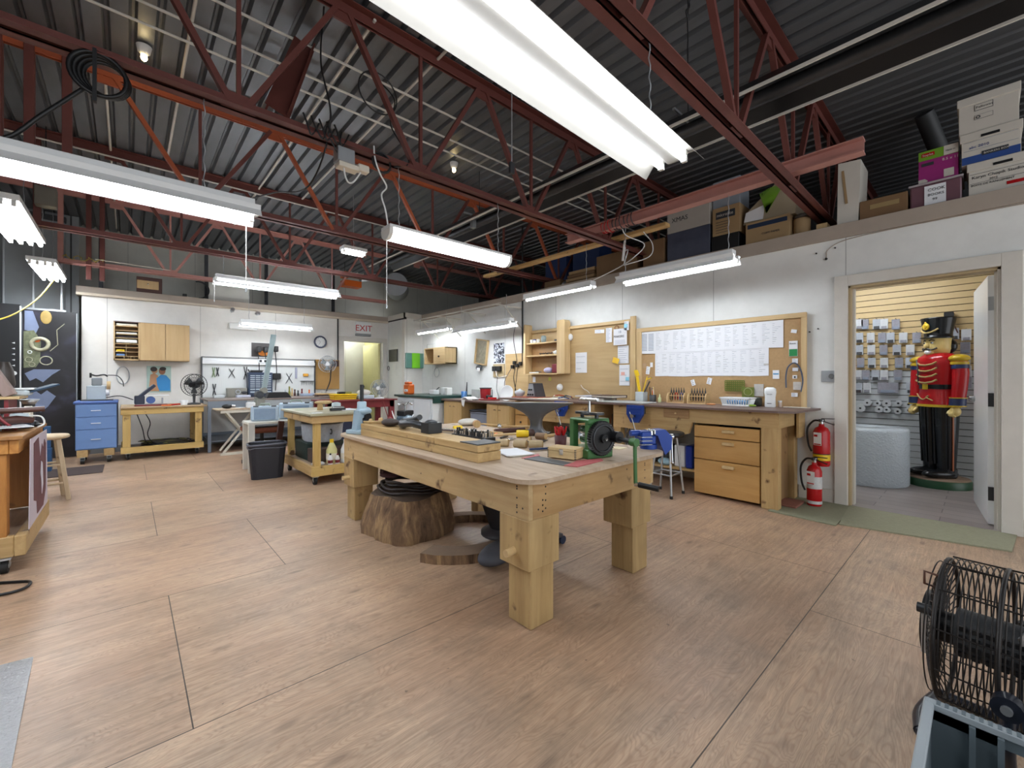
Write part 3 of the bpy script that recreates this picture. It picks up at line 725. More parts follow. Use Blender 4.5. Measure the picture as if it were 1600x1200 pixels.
# ---------------------------------------------------------------- right wall boards
t = T('wall_board', 'plywood tool board framed in pine with built-in shelves above the middle bench', 'board', (4.98, 4.1, .9), world=True)
M_pine = wood('frame_pine', '#c3a474', '#d6bb8c', 'z', .7, knots=False); M_piney = wood('frame_pine_long', '#c3a474', '#d6bb8c', 'y', .7, knots=False)
M_board = wood('board_plywood', '#b59869', '#c6aa7c', 'y', .5, knots=False)
mk('panel', G().box(4.985, 5.015, 3.14, 5.10, .905, 1.97, M_board), t)
mk('frame', G().box(4.955, 4.985, 3.07, 3.15, .905, 2.02, M_pine, .003).box(4.955, 4.985, 3.15, 5.10, 1.94, 1.985, M_piney, .003), t)
mk('post', G().prism([(4.19, 1.27), (4.35, 1.27), (4.35, 2.05), (4.33, 2.08), (4.21, 2.08), (4.19, 2.05)], 0, .13, M_pine, frame((4.84, 0, 0), (0, 1, 0), (0, 0, 1))), t)
mk('post', G().prism([(5.02, 1.27), (5.06, 1.27), (5.06, 2.06), (5.04, 2.08), (5.02, 2.06)], 0, .16, M_pine, frame((4.82, 0, 0), (0, 1, 0), (0, 0, 1))), t)
for z in (1.76, 1.56, 1.27): mk('shelf', G().box(4.84, 4.985, 4.35, 5.02, z-.012, z+.008, M_piney, .002), t)
mk('backing', G().box(4.975, 4.986, 4.35, 5.02, 1.27, 1.76, wood('shelf_back', '#8f6d42', '#a27e52', 'y')), t)
t = T('cork_board', 'large framed cork board with price lists over the drawer workbench', 'cork board', (4.98, 2.1, .9), world=True)
mk('panel', G().box(4.985, 5.015, 1.20, 3.03, .905, 1.82, M_cork), t)
mk('frame', G().box(4.96, 4.99, 1.17, 3.06, 1.80, 1.85, M_piney, .003).box(4.96, 4.99, 2.985, 3.06, .905, 1.80, M_pine, .003).box(4.96, 4.99, 1.17, 1.215, .905, 1.80, M_pine, .003), t)
# price list sheets: upper row 8, lower row 7
def list_sheet(y0, y1, z0, z1, lab, stripes=False, seed=0):
    rr = random.Random(seed); g = G()
    x = 4.978-.0015*(seed % 2)-(.004 if z1 > 1.6 else 0)
    g.prism([(y0, z0+rr.uniform(-.004, .006)), (y1, z0+rr.uniform(-.004, .006)), (y1, z1), (y0, z1)], 0, .0012, M_paper, frame((x, 0, 0), (0, 1, 0), (0, 0, 1)))
    n = 12
    for c in range(2):
        ya = y0+(y1-y0)*(.10+.46*c)
        for i in range(n):
            z = z1-.03-(z1-z0-.06)*i/n
            if stripes: g.box(x-.0012, x+.001, ya, ya+(y1-y0)*.36, z-.008, z, M_inkb)
            else:
                w_ = (y1-y0)*rr.uniform(.06, .36)
                g.box(x-.0006, x+.001, ya+(y1-y0)*.38-w_, ya+(y1-y0)*.38, z-.0022, z, M_inkb if rr.random() < .75 else M_ink)
    return one('price_list', g, lab, 'paper', 'printed price lists on the cork board')
ords = ['first', 'second', 'third', 'fourth', 'fifth', 'sixth', 'seventh', 'eighth']
ys = [3.0, 2.80, 2.57, 2.36, 2.16, 1.96, 1.77, 1.58, 1.375]
for i in range(8):
    lab = 'striped white sheet at the top left corner of the cork board' if i == 0 else f'white list sheet, {ords[i]} from the left in the upper row on the cork board'
    list_sheet(ys[i+1]-.003, ys[i], 1.513, 1.795, lab, i == 0, i+1)
ys = [2.80, 2.62, 2.42, 2.23, 2.06, 1.88, 1.70, 1.51]
for i in range(7):
    list_sheet(ys[i+1]-.003, ys[i], 1.22, 1.522, f'white list sheet, {ords[i]} from the left in the lower row on the cork board', False, i+20)
def slip(y, z, w_, h, lab, m=M_paper, tilt=0., x=4.978, d=.004, extra=None, name='note', cat='note'):
    g = G(); M = tr(x, y, z) @ Matrix.Rotation(tilt, 4, 'X')
    g.box(-d/2, d/2, -w_/2, w_/2, -h/2, h/2, m, 0, M)
    if extra: extra(g, M, -d/2-.001)
    return one(name, g, lab, cat)
def lines(n, w_, h, m=M_inkb, seed=3):
    def f(g, M, x):
        r_ = random.Random(seed)
        for i in range(n):
            z = h/2-h*(i+.7)/(n+.4); ww = w_*r_.uniform(.4, .8)
            g.box(x, x+.001, w_*.42-ww, w_*.42, z-.002, z+.002, m, 0, M)
    return f
# little packets along the right edge of the cork board and at its left
M_bagc = mat('clear_bag', '#c7c3bd', .25, var=.25, sc=30)
def band(z0, z1, w_, m):
    def f(g, M, x): g.box(x-.001, x+.001, -w_/2, w_/2, z0, z1, m, 0, M)
    return f
M_gseed = mat('green_print', '#1f8a4a', .5)
def seedp(g, M, x):
    g.box(x-.001, x+.001, -.035, .035, -.075, -.005, M_gseed, 0, M); g.text('Roots', .022, M_ink, M @ frame((x-.001, .03, .045), (0, -1, 0), (0, 0, 1)))
slip(1.285, 1.495, .075, .155, 'white and green seed packet pinned at the right edge of the cork board', extra=seedp, d=.010, name='seed_packet', cat='packet')
slip(1.28, 1.67, .05, .035, 'small white tag pinned above the green seed packet', tilt=.2)
slip(1.53, 1.37, .045, .07, 'small bagged white tag beside the right end of the lower list row', name='bagged_tag', d=.008, extra=band(-.035, -.02, .045, M_bagc))
slip(1.27, 1.37, .05, .05, 'white tag pinned just above the looped blue hose', extra=lines(3, .05, .05))
slip(1.44, 1.235, .06, .09, 'white header card with blue print left of the looped hose', extra=band(.0, .012, .05, mat('blue_print', '#2b86b5', .5)), name='header_card', cat='card')
slip(1.268, 1.285, .05, .035, 'upper small tag inside the looped hose')
slip(1.272, 1.21, .04, .035, 'middle tag with dark dot inside the looped hose', extra=band(-.012, .008, .015, M_ink))
slip(1.25, 1.12, .07, .08, 'bagged fittings at the lower end of the looped hose', m=M_bagc, d=.012, name='parts_bag', cat='bag')
slip(1.275, 1.03, .055, .04, 'lowest white tag at the right edge of the cork board', extra=lines(3, .05, .04))
slip(1.60, 1.07, .09, .13, 'clear bag of white tags behind the hand lotion bottle', m=M_bagc, d=.015, name='parts_bag', cat='bag')
slip(2.31, 1.145, .045, .07, 'tilted white card pinned low between the plier racks', tilt=-.3, extra=lines(3, .04, .07, M_ink), name='header_card', cat='card')
slip(1.98+.14, 1.165, .05, .075, 'tilted white card pinned low right of the plier racks', tilt=.25, extra=lines(4, .04, .07, M_ink), name='header_card', cat='card')
slip(2.95, 1.36, .05, .06, 'pale sticker pinned at the left edge of the cork board', m=mat('faded_print', '#b99a78', .8))
slip(2.90, 1.30, .05, .10, 'white tag hanging above the yellow tool at the left of the cork board', tilt=.15, extra=lines(4, .05, .1))
slip(2.85, 1.37, .035, .06, 'plain white slip pinned beside the left end of the lower list row')
one('looped_hose', G().tube(smooth_path([(4.965, 1.345, 1.10), (4.96, 1.345, 1.22), (4.955, 1.325, 1.31), (4.955, 1.272, 1.35), (4.955, 1.225, 1.30), (4.96, 1.20, 1.18), (4.965, 1.215, 1.06)], 6), .007, mat('hose_blue', '#4a5468', .4), 8), 'dark blue rubber hose looped over small tags on the cork board', 'hose')
# transparent green templates leaning behind the basket
M_tmpl = mat('green_template', '#7d8a3e', .3, alpha=.75)
def template(y0, y1, z0, z1, lab, hole):
    g = G(); nx, nz = hole
    if nx:
        for i in range(nx+1): y = y0+(y1-y0)*i/nx; g.box(4.962, 4.966, y-.004, y+.004, z0, z1, M_tmpl)
        for i in range(nz+1): z = z0+(z1-z0)*i/nz; g.box(4.962, 4.966, y0, y1, z-.006, z+.006, M_tmpl)
    else:
        g.box(4.955, 4.959, y0, y1, z0, z1, M_tmpl); g.torus((4.953, (y0+y1)/2, (z0+z1)/2+.01), .04, .004, mat('template_ring', '#a7a777', .4), ry(PI/2))
    return one('drawing_template', g, lab, 'template')
template(1.74, 1.94, 1.06, 1.17, 'green transparent lettering template behind the white basket', (9, 5))
template(1.64, 1.76, .98, 1.10, 'green transparent circle template right of the lettering template', (0, 0))
# ---------------------------------------------------------------- things on the drawer workbench
Z = .906
t = T('pencil_holder', 'square white holder with yellow tools at the left end of the workbench', 'holder', (4.87, 2.93, Z))
mk('box', G().box(-.055, .055, -.055, .055, 0, .12, mat('pale_blue_box', '#c6d0d2', .5), .003), t)
one('utility_knife', G().beam((4.87, 2.95, 1.0), (4.90, 3.02, 1.27), .035, .012, M_yel).beam((4.895, 3.0, 1.23), (4.90, 3.03, 1.30), .06, .02, M_yel), 'tall yellow handled tool standing in the square white holder', 'hand tool')
one('hand_saw', G().beam((4.86, 2.91, 1.0), (4.89, 2.86, 1.22), .04, .012, M_yel).beam((4.88, 2.86, 1.18), (4.88, 2.80, 1.20), .03, .01, M_yel).beam((4.86, 2.88, 1.02), (4.88, 2.82, 1.16), .03, .012, M_dgrey), 'yellow and grey hand tool leaning right in the square white holder', 'hand tool')
def pot(lab, c, r, h, m, tools, seed, spread=.4, cols=None):
    t = T('tool_pot', lab, 'pot', c)
    mk('pot', G().lathe([(r*.9, 0), (r, h), (r*.92, h), (r*.85, .01)], m), t)
    rr = random.Random(seed)
    cols = cols or [M_ply, M_black, M_orange, M_white, M_yel, M_bluem]
    for i in range(tools):
        a = rr.uniform(0, 2*PI); d = rr.uniform(0, r*.6); l = h+rr.uniform(.04, .11); b = rr.uniform(0, spread); e = rr.uniform(0, 2*PI)
        x, y = c[0]+d*math.cos(a), c[1]+d*math.sin(a); m_ = cols[i % len(cols)]
        top = (x+math.sin(b)*l*.35*math.cos(e), y+math.sin(b)*l*.35*math.sin(e), c[2]+l)
        nm = {'birch_plywood': 'wooden', 'black_plastic': 'black', 'orange_plastic': 'orange', 'white_enamel': 'white', 'yellow_plastic': 'yellow', 'vise_blue': 'blue', 'extinguisher_red': 'red', 'bright_metal': 'metal'}.get(m_.name, 'grey')
        o = one('hand_tool', G().cyl((x, y, c[2]+.012), top, .0042, m_, r2=.0055, n=8), f'{nm} tool standing in the dark round brush pot', 'hand tool', 'tools in the brush pot')
    return t
pot('dark round pot of brushes and pens beside the square white holder', (4.85, 2.76, Z), .042, .085, M_dgrey, 6, 4)
one('glue_bottle', G().lathe([(.018, 0), (.02, .01), (.02, .05), (.008, .065), (.005, .10), (.0, .10)], mat('pale_green_bottle', '#c9cf9a', .3), (4.80, 2.64, Z)), 'small pale green glue bottle in front of the brush pot', 'bottle')
M_hand = {'black': M_black, 'blue': M_bluem, 'red': M_ext}
def pliers(c, h, m, lab, grp, r=0., o_=(0, 0, 0)):
    t = T('pliers', lab, 'pliers', c, r, grp)
    g = G()
    for s in (-1, 1): g.tube([(0, s*.004, h), (0, s*.016, h*.72), (0, s*.02, h*.4), (0, s*.012, .02)], [.004, .0055, .0055, .004], m, 6)
    mk('handles', g, t)
    mk('jaws', G().cyl((0, 0, h*.98), (0, 0, h+.02), .009, M_iron, n=8).cyl((0, 0, h+.02), (0, 0, h+.055), .006, M_iron, r2=.002, n=8), t)
    return t
for y0, lab, k in ((2.32, 'arched wooden rack of pliers, the left one on the workbench', 'left'), (2.07, 'arched wooden rack of pliers, the right one on the workbench', 'right')):
    t = T('plier_rack', lab, 'tool rack', (4.83, y0+.11, Z), 0, 'wooden plier racks on the workbench')
    for s in (-1, 1):
        mk('end_board', G().prism([(-.06, 0), (.06, 0), (.06, .07), (.03, .12), (-.03, .12), (-.06, .07)], -.005, .005, M_ply, tr(0, s*.10, 0) @ frame((0, 0, 0), (1, 0, 0), (0, 0, 1))), t)
    mk('rail', G().cyl((-.03, -.1, .085), (-.03, .1, .085), .004, M_ply, n=8), t); mk('rail', G().cyl((.03, -.1, .085), (.03, .1, .085), .004, M_ply, n=8), t); mk('base', G().box(-.055, .055, -.1, .1, 0, .008, M_ply), t)
    cs = ['black', 'blue', 'black', 'red', 'black', 'black'] if k == 'left' else ['black']*6
    for i in range(6):
        pliers((4.83, y0+.03+.031*i, Z+.012), .115, M_hand[cs[i]], f'{cs[i]} handled pliers, {ords[i]} from the right in the {k} wooden rack', 'pliers in the '+k+' rack')
t = T('plastic_basket', 'white plastic basket with slots on the workbench', 'basket', (4.78, 1.74, Z))
g = G()
for s in (-1, 1):
    for i in range(12): g.beam((s*.070, -.125+.0227*i, .012), (s*.085, -.14+.0255*i, .075), .010, .003, M_white, (1, 0, 0))
for s in (-1, 1):
    for i in range(6): g.beam((-.06+.024*i, s*.125, .012), (-.07+.028*i, s*.14, .075), .003, .010, M_white, (0, 1, 0))
mk('slots', g, t)
mk('rim', G().box(-.095, -.08, -.155, .155, .072, .09, M_white, .003).box(.08, .095, -.155, .155, .072, .09, M_white, .003).box(-.095, .095, .14, .155, .072, .09, M_white, .003).box(-.095, .095, -.155, -.14, .072, .09, M_white, .003), t)
mk('floor', G().box(-.075, .075, -.13, .13, 0, .015, M_white, .002), t)
one('blue_bundle', G().box(4.72, 4.84, 1.64, 1.84, .925, .965, mat('light_blue_plastic', '#6fa6d8', .4), .01), 'light blue plastic items lying in the white basket', 'plastic pieces')
t = T('lotion_bottle', 'tall white hand lotion bottle on the workbench', 'bottle', (4.80, 1.44, Z))
mk('body', G().lathe([(.046, 0), (.05, .01), (.048, .10), (.056, .15), (.052, .185), (.03, .20), (.0, .20)], M_white, n=20, sy=1., sx=.55), t)
mk('label', G().text('Lotion', .018, M_ink, frame((-.0285, .022, .125), (0, -1, 0), (0, 0, 1))).box(-.0285, -.027, -.02, .02, .035, .04, M_ink), t)
t = T('pill_bottle', 'small white capped bottle beside the lotion bottle', 'bottle', (4.86, 1.37, Z))
mk('body', G().lathe([(.016, 0), (.017, .005), (.017, .05)], mat('peach_label', '#d8c3b4', .4)), t); mk('cap', G().lathe([(.017, .05), (.018, .066)], M_white), t)
one('green_cloth', G().ell((4.76, 1.61, Z+.010), (.04, .055, .012), mat('lime_cloth', '#9cc04a', .8, bump=.5)), 'small lime green cloth beside the white basket', 'cloth')
one('pedal_box', G().box(4.90, 4.96, 1.56, 1.68, Z, Z+.09, mat('mottled_dark', '#45473f', .6, var=.5, sc=40), .01), 'dark mottled box behind the lime green cloth', 'box')
one('rag', G().ell((4.74, 2.0, Z+.006), (.03, .05, .008), mat('orange_rag', '#d8925c', .8)), 'flat orange rag left of the white basket', 'rag')
one('paper_strip', G().box(4.85, 4.90, 1.12, 1.34, Z, Z+.008, M_paperc, .002), 'narrow white paper strip lying at the right end of the workbench', 'paper')
one('drawing_board', G().box(4.30, 4.62, 2.58, 3.22, Z, Z+.012, mat('grey_board', '#a7a9a8', .5), .002), 'flat grey board lying on the left end of the workbench', 'board')
# below the drawer bench: tall stool, basket, files
t = T('metal_stool', 'tall metal stool with ring brace before the drawer workbench', 'stool', (4.15, 2.19, 0))
g0 = [(-.16, -.12), (.13, -.10), (.12, .15), (-.14, .13)]
for x, y in g0: mk('leg', G().cyl((x, y, .03), (x*.55, y*.55, .60), .011, M_galv, n=10).cyl((x, y, 0), (x, y, .03), .016, M_black, n=10), t)
g = G()
for i in range(4):
    (xa, ya), (xb, yb) = g0[i], g0[(i+1) % 4]; k = 1-.45*.20/.57
    g.cyl((xa*k, ya*k, .22), (xb*k, yb*k, .22), .009, M_galv, n=8)
mk('brace', g, t)
mk('seat', G().lathe([(.15, .60), (.16, .61), (.16, .635), (.15, .645)], M_black), t)
one('round_basket', G().lathe([(.16, .0), (.20, .18), (.185, .18), (.15, .01)], M_black, (4.72, 2.55, .226), n=28), 'round black basket on the shelf below the workbench', 'basket')
one('file_box', G().box(4.5, 4.66, 2.18, 2.30, .226, .46, M_white, .006, None), 'white file box on the shelf below the workbench', 'file box')
one('blue_binder', G().box(4.47, 4.66, 2.08, 2.16, .226, .47, mat('deep_blue', '#1839a0', .35), .01), 'deep blue box file against the drawer unit', 'binder')
one('cleaning_cloth', G().ell((4.48, 2.40, .265), (.06, .08, .04), mat('pale_blue_rag', '#a9cbd8', .8, var=.35, sc=18, bump=.8)), 'crumpled pale blue cloth on the shelf below the workbench', 'cloth')
g = G()
for i in range(6): g.tube(smooth_path([(4.72+.02*i, 2.74+.01*i, .62), (4.70, 2.78+.012*i, .45), (4.72, 2.76+.01*i, .24)], 4), .008, M_galv if i % 2 else M_black, 6)
one('hanging_cables', g, 'bundle of grey and black hoses hanging under the workbench', 'hoses')
g = G(); rr = random.Random(3)
for i in range(14):
    y = rr.uniform(3.02, 3.2); x = rr.uniform(4.5, 4.9); g.tube([(x, y, .02), (x+rr.uniform(-.05, .05), y+rr.uniform(-.05, .05), .45), (x+rr.uniform(-.08, .08), y+rr.uniform(-.06, .05), rr.uniform(.6, .82))], .005, [M_ply, mat('copper_wire', '#b5694a', .35, .7), M_iron][i % 3], 5)
tag(one('rod_bundle', g, 'bundle of copper wires and thin rods standing between two benches', 'rods'), kind='stuff')
# middle bench: things on and under it
def binder(c, s, m, lab, cat='binder'):
    t = T('portfolio', lab, cat, c[:3], c[3])
    mk('cover', G().box(-s[0]/2, s[0]/2, -s[1]/2, s[1]/2, 0, .006, m, .002).box(-s[0]/2, s[0]/2, -s[1]/2, s[1]/2, s[2]-.006, s[2], m, .002).box(s[0]/2-.006, s[0]/2, -s[1]/2, s[1]/2, 0, s[2], m), t)
    mk('pages', G().box(-s[0]/2+.01, s[0]/2-.008, -s[1]/2+.01, s[1]/2-.01, .007, s[2]-.007, M_paperc), t)
    return t
M_leather = mat('brown_leather', '#4e3029', .4); M_dleather = mat('dark_leather', '#2a1f24', .4)
binder((4.66, 3.46, .90, .05), (.30, .40, .045), M_dleather, 'dark bound album lying closed on the middle bench')
binder((4.64, 3.26, .946, -.12), (.28, .36, .035), M_leather, 'brown leather album on top of the dark album')
one('open_book', G().prism([(-.14, 0), (.14, 0), (.14, .012), (-.14, .03)], -.10, .12, M_paper, tr(4.66, 3.62, .95) @ frame((0, 0, 0), (0, 1, 0), (0, 0, 1))), 'open white booklet resting on the dark album', 'booklet')
g = G(); rr = random.Random(8)
for i in range(10):
    a = rr.uniform(0, PI); x, y = 4.6+rr.uniform(-.08, .08), 4.02+rr.uniform(-.14, .12); l = .09
    g.tube([(x-l*math.cos(a)*.7, y-l*math.sin(a), .912+.004*i), (x, y, .925+.004*i), (x+l*math.cos(a)*.7, y+l*math.sin(a), .912+.004*i)], .006, [M_iron, M_bluem, M_white, M_gtop, M_ext][i % 5], 6)
tag(one('hand_tool_pile', g, 'small pile of pliers and cutters on the middle bench', 'pliers pile'), kind='stuff')
one('newspaper_sheet', G().box(4.42, 4.85, 4.05, 4.55, .90, .904, M_paperc, .001), 'white paper spread on the middle bench beside the tool pile', 'paper')
one('red_board', G().box(4.50, 4.85, 4.45, 5.0, .90, .912, mat('red_ply', '#a24a32', .5), .002), 'thin red board under the slant faced speaker box', 'board')
t = T('speaker_box', 'dark slanted electric box with dials on the middle bench', 'kiln controller', (4.74, 4.70, .912))
M_char = mat('charcoal_box', '#47464c', .5); M_sil = mat('silver_face', '#a3a6ab', .4, .4)
mk('body', G().prism([(-.10, 0), (.12, 0), (.05, .21), (-.05, .21)], -.10, .10, M_char, frame((0, 0, 0), (0, -1, 0), (0, 0, 1))), t)
mk('face_plate', G().prism([(-.085, .0), (.085, .0), (.045, .19), (-.045, .19)], 0, .004, M_sil, frame((-.105, .0, .01), (0, -1, 0), (0, 0, 1))), t)
g = G()
for y, z in ((-.05, .035), (0.0, .035), (.05, .035), (-.02, .11), (.025, .11)): g.cyl((-.105, y, z), (-.125, y, z), .014, M_black, n=10)
mk('dials', g, t)
# under the middle bench
one('glass_jug', G().lathe([(.07, 0), (.10, .06), (.10, .16), (.04, .24), (.035, .27)], mat('green_glass', '#3f6b62', .15, alpha=.8), (4.62, 3.98, .246)), 'dark green glass jug on the shelf under the middle bench', 'jug')
one('plastic_bag', G().ell((4.55, 3.62, .368), (.10, .14, .12), mat('pale_plastic_bag', '#c9cfd6', .35, var=.15, sc=12, bump=.8)), 'pale bulging plastic bag under the middle bench', 'bag')
# ---------------------------------------------------------------- papers and bits on the tool board
def note(y, z, w_, h, lab, n=5, m=M_paper, **k): return slip(y, z, w_, h, lab, m, extra=lines(n, w_, h, seed=int(z*100)), **k)
note(3.99, 1.43, .21, .30, 'single white sheet pinned in the middle of the tool board', 3)
note(3.66, 1.865, .16, .05, 'narrow white strip pinned at the top of the tool board', 2, tilt=.05)
note(3.50, 1.80, .10, .20, 'printed white leaflet left of the handwritten sheet', 12)
def makers(g, M, x):
    g.text('18', .05, M_inkb, M @ frame((x-.001, .03, .05), (0, -1, 0), (0, 0, 1))); g.text('MAKERS', .045, M_ink, M @ frame((x-.001, .10, -.01), (0, -1, 0), (0, 0, 1)))
    for i in range(3): g.box(x-.001, x, -.08, .08, -.05-.02*i, -.047-.02*i, M_inkb, 0, M)
slip(3.30, 1.76, .21, .22, 'white sheet with handwritten capitals at the right edge of the tool board', extra=makers, x=4.95)
note(3.20, 1.90, .07, .12, 'white slip with light blue print at the top right of the tool board', 4, x=4.95)
note(3.27, 1.52, .17, .24, 'white page with yellow notes at the right edge of the tool board', 8)
note(3.25, 1.24, .16, .28, 'white page with pink and blue dots at the lower right of the tool board', 3)
M_stk = mat('yellow_note', '#f2c53a', .7)
slip(3.38, 1.44, .10, .075, 'orange yellow sticky note on the tool board', M_stk, tilt=.3, x=4.965)
slip(3.27, 1.26, .055, .045, 'round pink sticker on the lower right page', mat('pink_note', '#eab4a8', .7), x=4.97)
slip(3.20, 1.19, .05, .05, 'light blue sticker on the lower right page', mat('cyan_note', '#8fd0e6', .7), x=4.968)
slip(3.21, 1.90, .05, .05, 'light blue sticker at the top right of the tool board', mat('cyan_note', '#8fd0e6', .7), x=4.945, tilt=.1)
slip(4.62, 1.19, .05, .055, 'small yellow green sticky note under the lowest board shelf', mat('lime_note', '#c9d45a', .7))
slip(4.97, 1.18, .06, .09, 'white slip at the left end below the board shelves', M_paper)
one('wooden_ring', G().torus((4.96, 3.36, 1.885), .03, .007, mat('ring_wood', '#8c5c34', .4), ry(PI/2)), 'brown wooden ring hanging on the tool board', 'ring')
def mask(y, z, lab):
    g = G(); g.lathe([(.055, 0), (.052, .02), (.035, .042), (.0, .05)], M_white, M=tr(4.975, y, z) @ ry(-PI/2)); return one('dust_mask', g, lab, 'dust mask')
mask(4.40, 1.06, 'white dust mask hanging low on the tool board'); mask(4.20, 1.82, 'white dust mask hanging beside the shelf post')
one('wire_loop', G().tube(smooth_path([(4.96, 3.98, 1.10), (4.95, 3.93, 1.05), (4.95, 3.86, 1.02), (4.96, 3.82, .98)], 5), .006, M_paperc, 6).tube(smooth_path([(4.96, 3.95, 1.08), (4.95, 3.88, 1.0), (4.95, 3.84, .97)], 5), .005, M_ply, 6), 'bent pale strips hanging over the open booklet', 'strips')
# shelf contents
for i, (y, lab) in enumerate(((4.95, 'small white jar at the left end of the top board shelf'), (4.88, 'small white jar, second on the top board shelf'), (4.80, 'small white pot, third on the top board shelf'))):
    t = T('small_jar', lab, 'jar', (4.90, y, 1.769), 0, 'white jars on the top board shelf')
    mk('jar', G().lathe([(.024, 0), (.026, .045)], M_white), t); mk('lid', G().lathe([(.027, .045), (.027, .06)], M_whitep if i != 1 else M_bluem), t)
one('mug', G().lathe([(.033, 0), (.042, .03), (.042, .085), (.034, .105), (.03, .105)], mat('patterned_mug', '#8fa0a0', .4, var=.6, sc=30), (4.90, 4.68, 1.769)), 'patterned grey jug on the top board shelf', 'jug')
one('black_box', G().box(4.88, 4.94, 4.36, 4.44, 1.769, 1.80, M_black, .003), 'small black box at the right end of the top board shelf', 'box')
one('cable_heap', G().tube([(4.90+.03*math.cos(i*.9), 4.78-.012*i, 1.585+.015*math.sin(i*1.7)**2) for i in range(26)], .007, M_black, 6), 'heap of black cables on the middle board shelf', 'cables')
t = T('teapot', 'little white teapot on the middle board shelf', 'teapot', (4.90, 4.42, 1.569))
mk('pot', G().lathe([(.03, 0), (.042, .02), (.035, .045), (.012, .06), (.0, .068)], M_white), t); mk('spout', G().tube([(0, .035, .02), (0, .06, .045)], .008, M_white, 8), t)
one('red_pouch', G().box(4.86, 4.96, 4.36, 4.48, 1.279, 1.42, mat('dark_red_pouch', '#7c2230', .5), .015), 'dark red pouch at the right end of the lowest board shelf', 'pouch')
one('lilac_bag', G().ell((4.90, 4.58, 1.325), (.05, .09, .045), mat('lilac_plastic', '#b8b4d4', .3, var=.25, sc=14, bump=.7)), 'lilac plastic bag on the lowest board shelf', 'bag')
one('tube_pile', G().cyl((4.88, 4.98, 1.29), (4.90, 4.80, 1.29), .010, M_white, n=8).cyl((4.92, 4.95, 1.29), (4.90, 4.84, 1.29), .008, M_yel, n=8).cyl((4.90, 4.86, 1.308), (4.93, 4.76, 1.30), .007, M_iron, n=8), 'small tubes lying at the left of the lowest board shelf', 'tubes')
# wall items left of the shelves
t = T('power_board', 'plywood panel with black plugs and cords between shelf and corner', 'panel', (5.0, 5.45, 1.0), world=True)
mk('panel', G().box(5.0, 5.018, 5.13, 5.72, .84, 1.63, M_board), t)
g = G()
for y, z in ((5.30, 1.45), (5.38, 1.42), (5.45, 1.47), (5.50, 1.40)): g.box(4.95, 5.0, y-.03, y+.03, z-.03, z+.03, M_black, .006)
mk('plug_adapter', g, t)
mk('cord', G().tube(smooth_path([(4.95, 5.4, 1.40), (4.93, 5.42, 1.2), (4.95, 5.38, .95), (4.95, 5.4, .87)], 6), .006, M_black, 6).tube(smooth_path([(4.95, 5.5, 1.38), (4.9, 5.62, 1.15), (4.95, 5.66, .95)], 6), .005, M_iron, 6), t)
one('wall_conduit', G().cyl((5.005, 5.28, 1.45), (5.005, 5.28, 3.8), .013, M_black, n=10), 'black vertical conduit rising up the wall left of the board shelves', 'conduit')
t = T('outlet_box', 'beige outlet box with black plugs on the wall near the corner', 'outlet', (5.0, 5.88, 1.3), world=True)
mk('plate', G().box(4.995, 5.018, 5.75, 6.06, 1.22, 1.46, M_jamb, .004), t); mk('plug', G().box(4.94, 4.995, 5.80, 5.92, 1.33, 1.42, M_black, .006), t); mk('plug', G().box(4.94, 4.995, 5.94, 6.03, 1.33, 1.42, M_black, .006), t)
mk('cord', G().tube(smooth_path([(4.95, 5.86, 1.33), (4.9, 5.82, 1.2), (4.95, 5.9, 1.0), (4.93, 5.8, .84)], 6), .005, M_black, 6).tube(smooth_path([(4.93, 5.9, 1.33), (4.88, 5.78, 1.22), (4.95, 5.6, 1.25)], 6), .005, M_white, 6), t)
M_bw = mat('black_white_print', '#5a5f6a', .5, var=1., sc=9, stretch=(1, 3, 1.2))
def bwp():
    m, nt, p = nodes('contrast_photo'); L = nt.links
    tc = N(nt, 'ShaderNodeTexCoord'); no = N(nt, 'ShaderNodeTexNoise', i_Scale=14.0, i_Detail=4.0, i_Distortion=1.5); L.new(tc.outputs['Object'], no.inputs['Vector'])
    r = N(nt, 'ShaderNodeValToRGB'); r.color_ramp.elements[0].position = .47; r.color_ramp.elements[1].position = .56
    r.color_ramp.elements[0].color = (.012, .015, .03, 1); r.color_ramp.elements[1].color = (.75, .8, .9, 1); L.new(no.outputs['Fac'], r.inputs[0]); L.new(r.outputs[0], p.inputs['Base Color']); return m
M_bwp = bwp()
one('photo_poster', G().box(5.008, 5.018, 5.77, 6.05, 1.48, 1.84, M_bwp), 'black and white photo poster on the wall above the beige outlet', 'poster')
t = T('tilted_tray', 'tilted shallow wooden tray hanging on the wall left of the photo poster', 'tray', (4.98, 6.40, 1.70))
R = Matrix.Rotation(.16, 4, 'X'); g = G(); g.box(0.02, .035, -.16, .16, -.22, .22, mat('tray_pattern', '#8c8672', .5, var=.7, sc=18), 0, R)
mk('back', g, t)
g = G()
for a in ((-.18, -.16, -.24, .24), (.16, .18, -.24, .24)): g.box(-.01, .035, a[0], a[1], a[2], a[3], M_pine, 0, R)
for a in ((-.24, -.22), (.22, .24)): g.box(-.01, .035, -.18, .18, a[0], a[1], M_pine, 0, R)
mk('frame', g, t)
one('cap', G().ell((4.96, 6.43, 1.40), (.05, .085, .06), M_dgrey).box(4.90, 4.93, 6.36, 6.44, 1.33, 1.40, M_white, .01), 'dark grey cap with white brim hanging under the tilted tray', 'cap')
t = T('green_organizer', 'bright green and clear hanging organiser on the wall in the far corner', 'organiser', (4.80, 8.60, 1.60), PI/2)
mk('tray', G().box(-.02, .035, -.22, .22, -.17, .17, mat('clear_green_tray', '#6b9a8f', .3), .01), t); mk('panel', G().box(-.035, -.02, -.12, .08, -.17, .17, mat('lime_green', '#7fd42a', .4), .004), t)
t = T('hanging_cabinet', 'small pale wooden box hung on the wall over the white cabinet', 'wall box', (4.90, 7.66, 1.67))
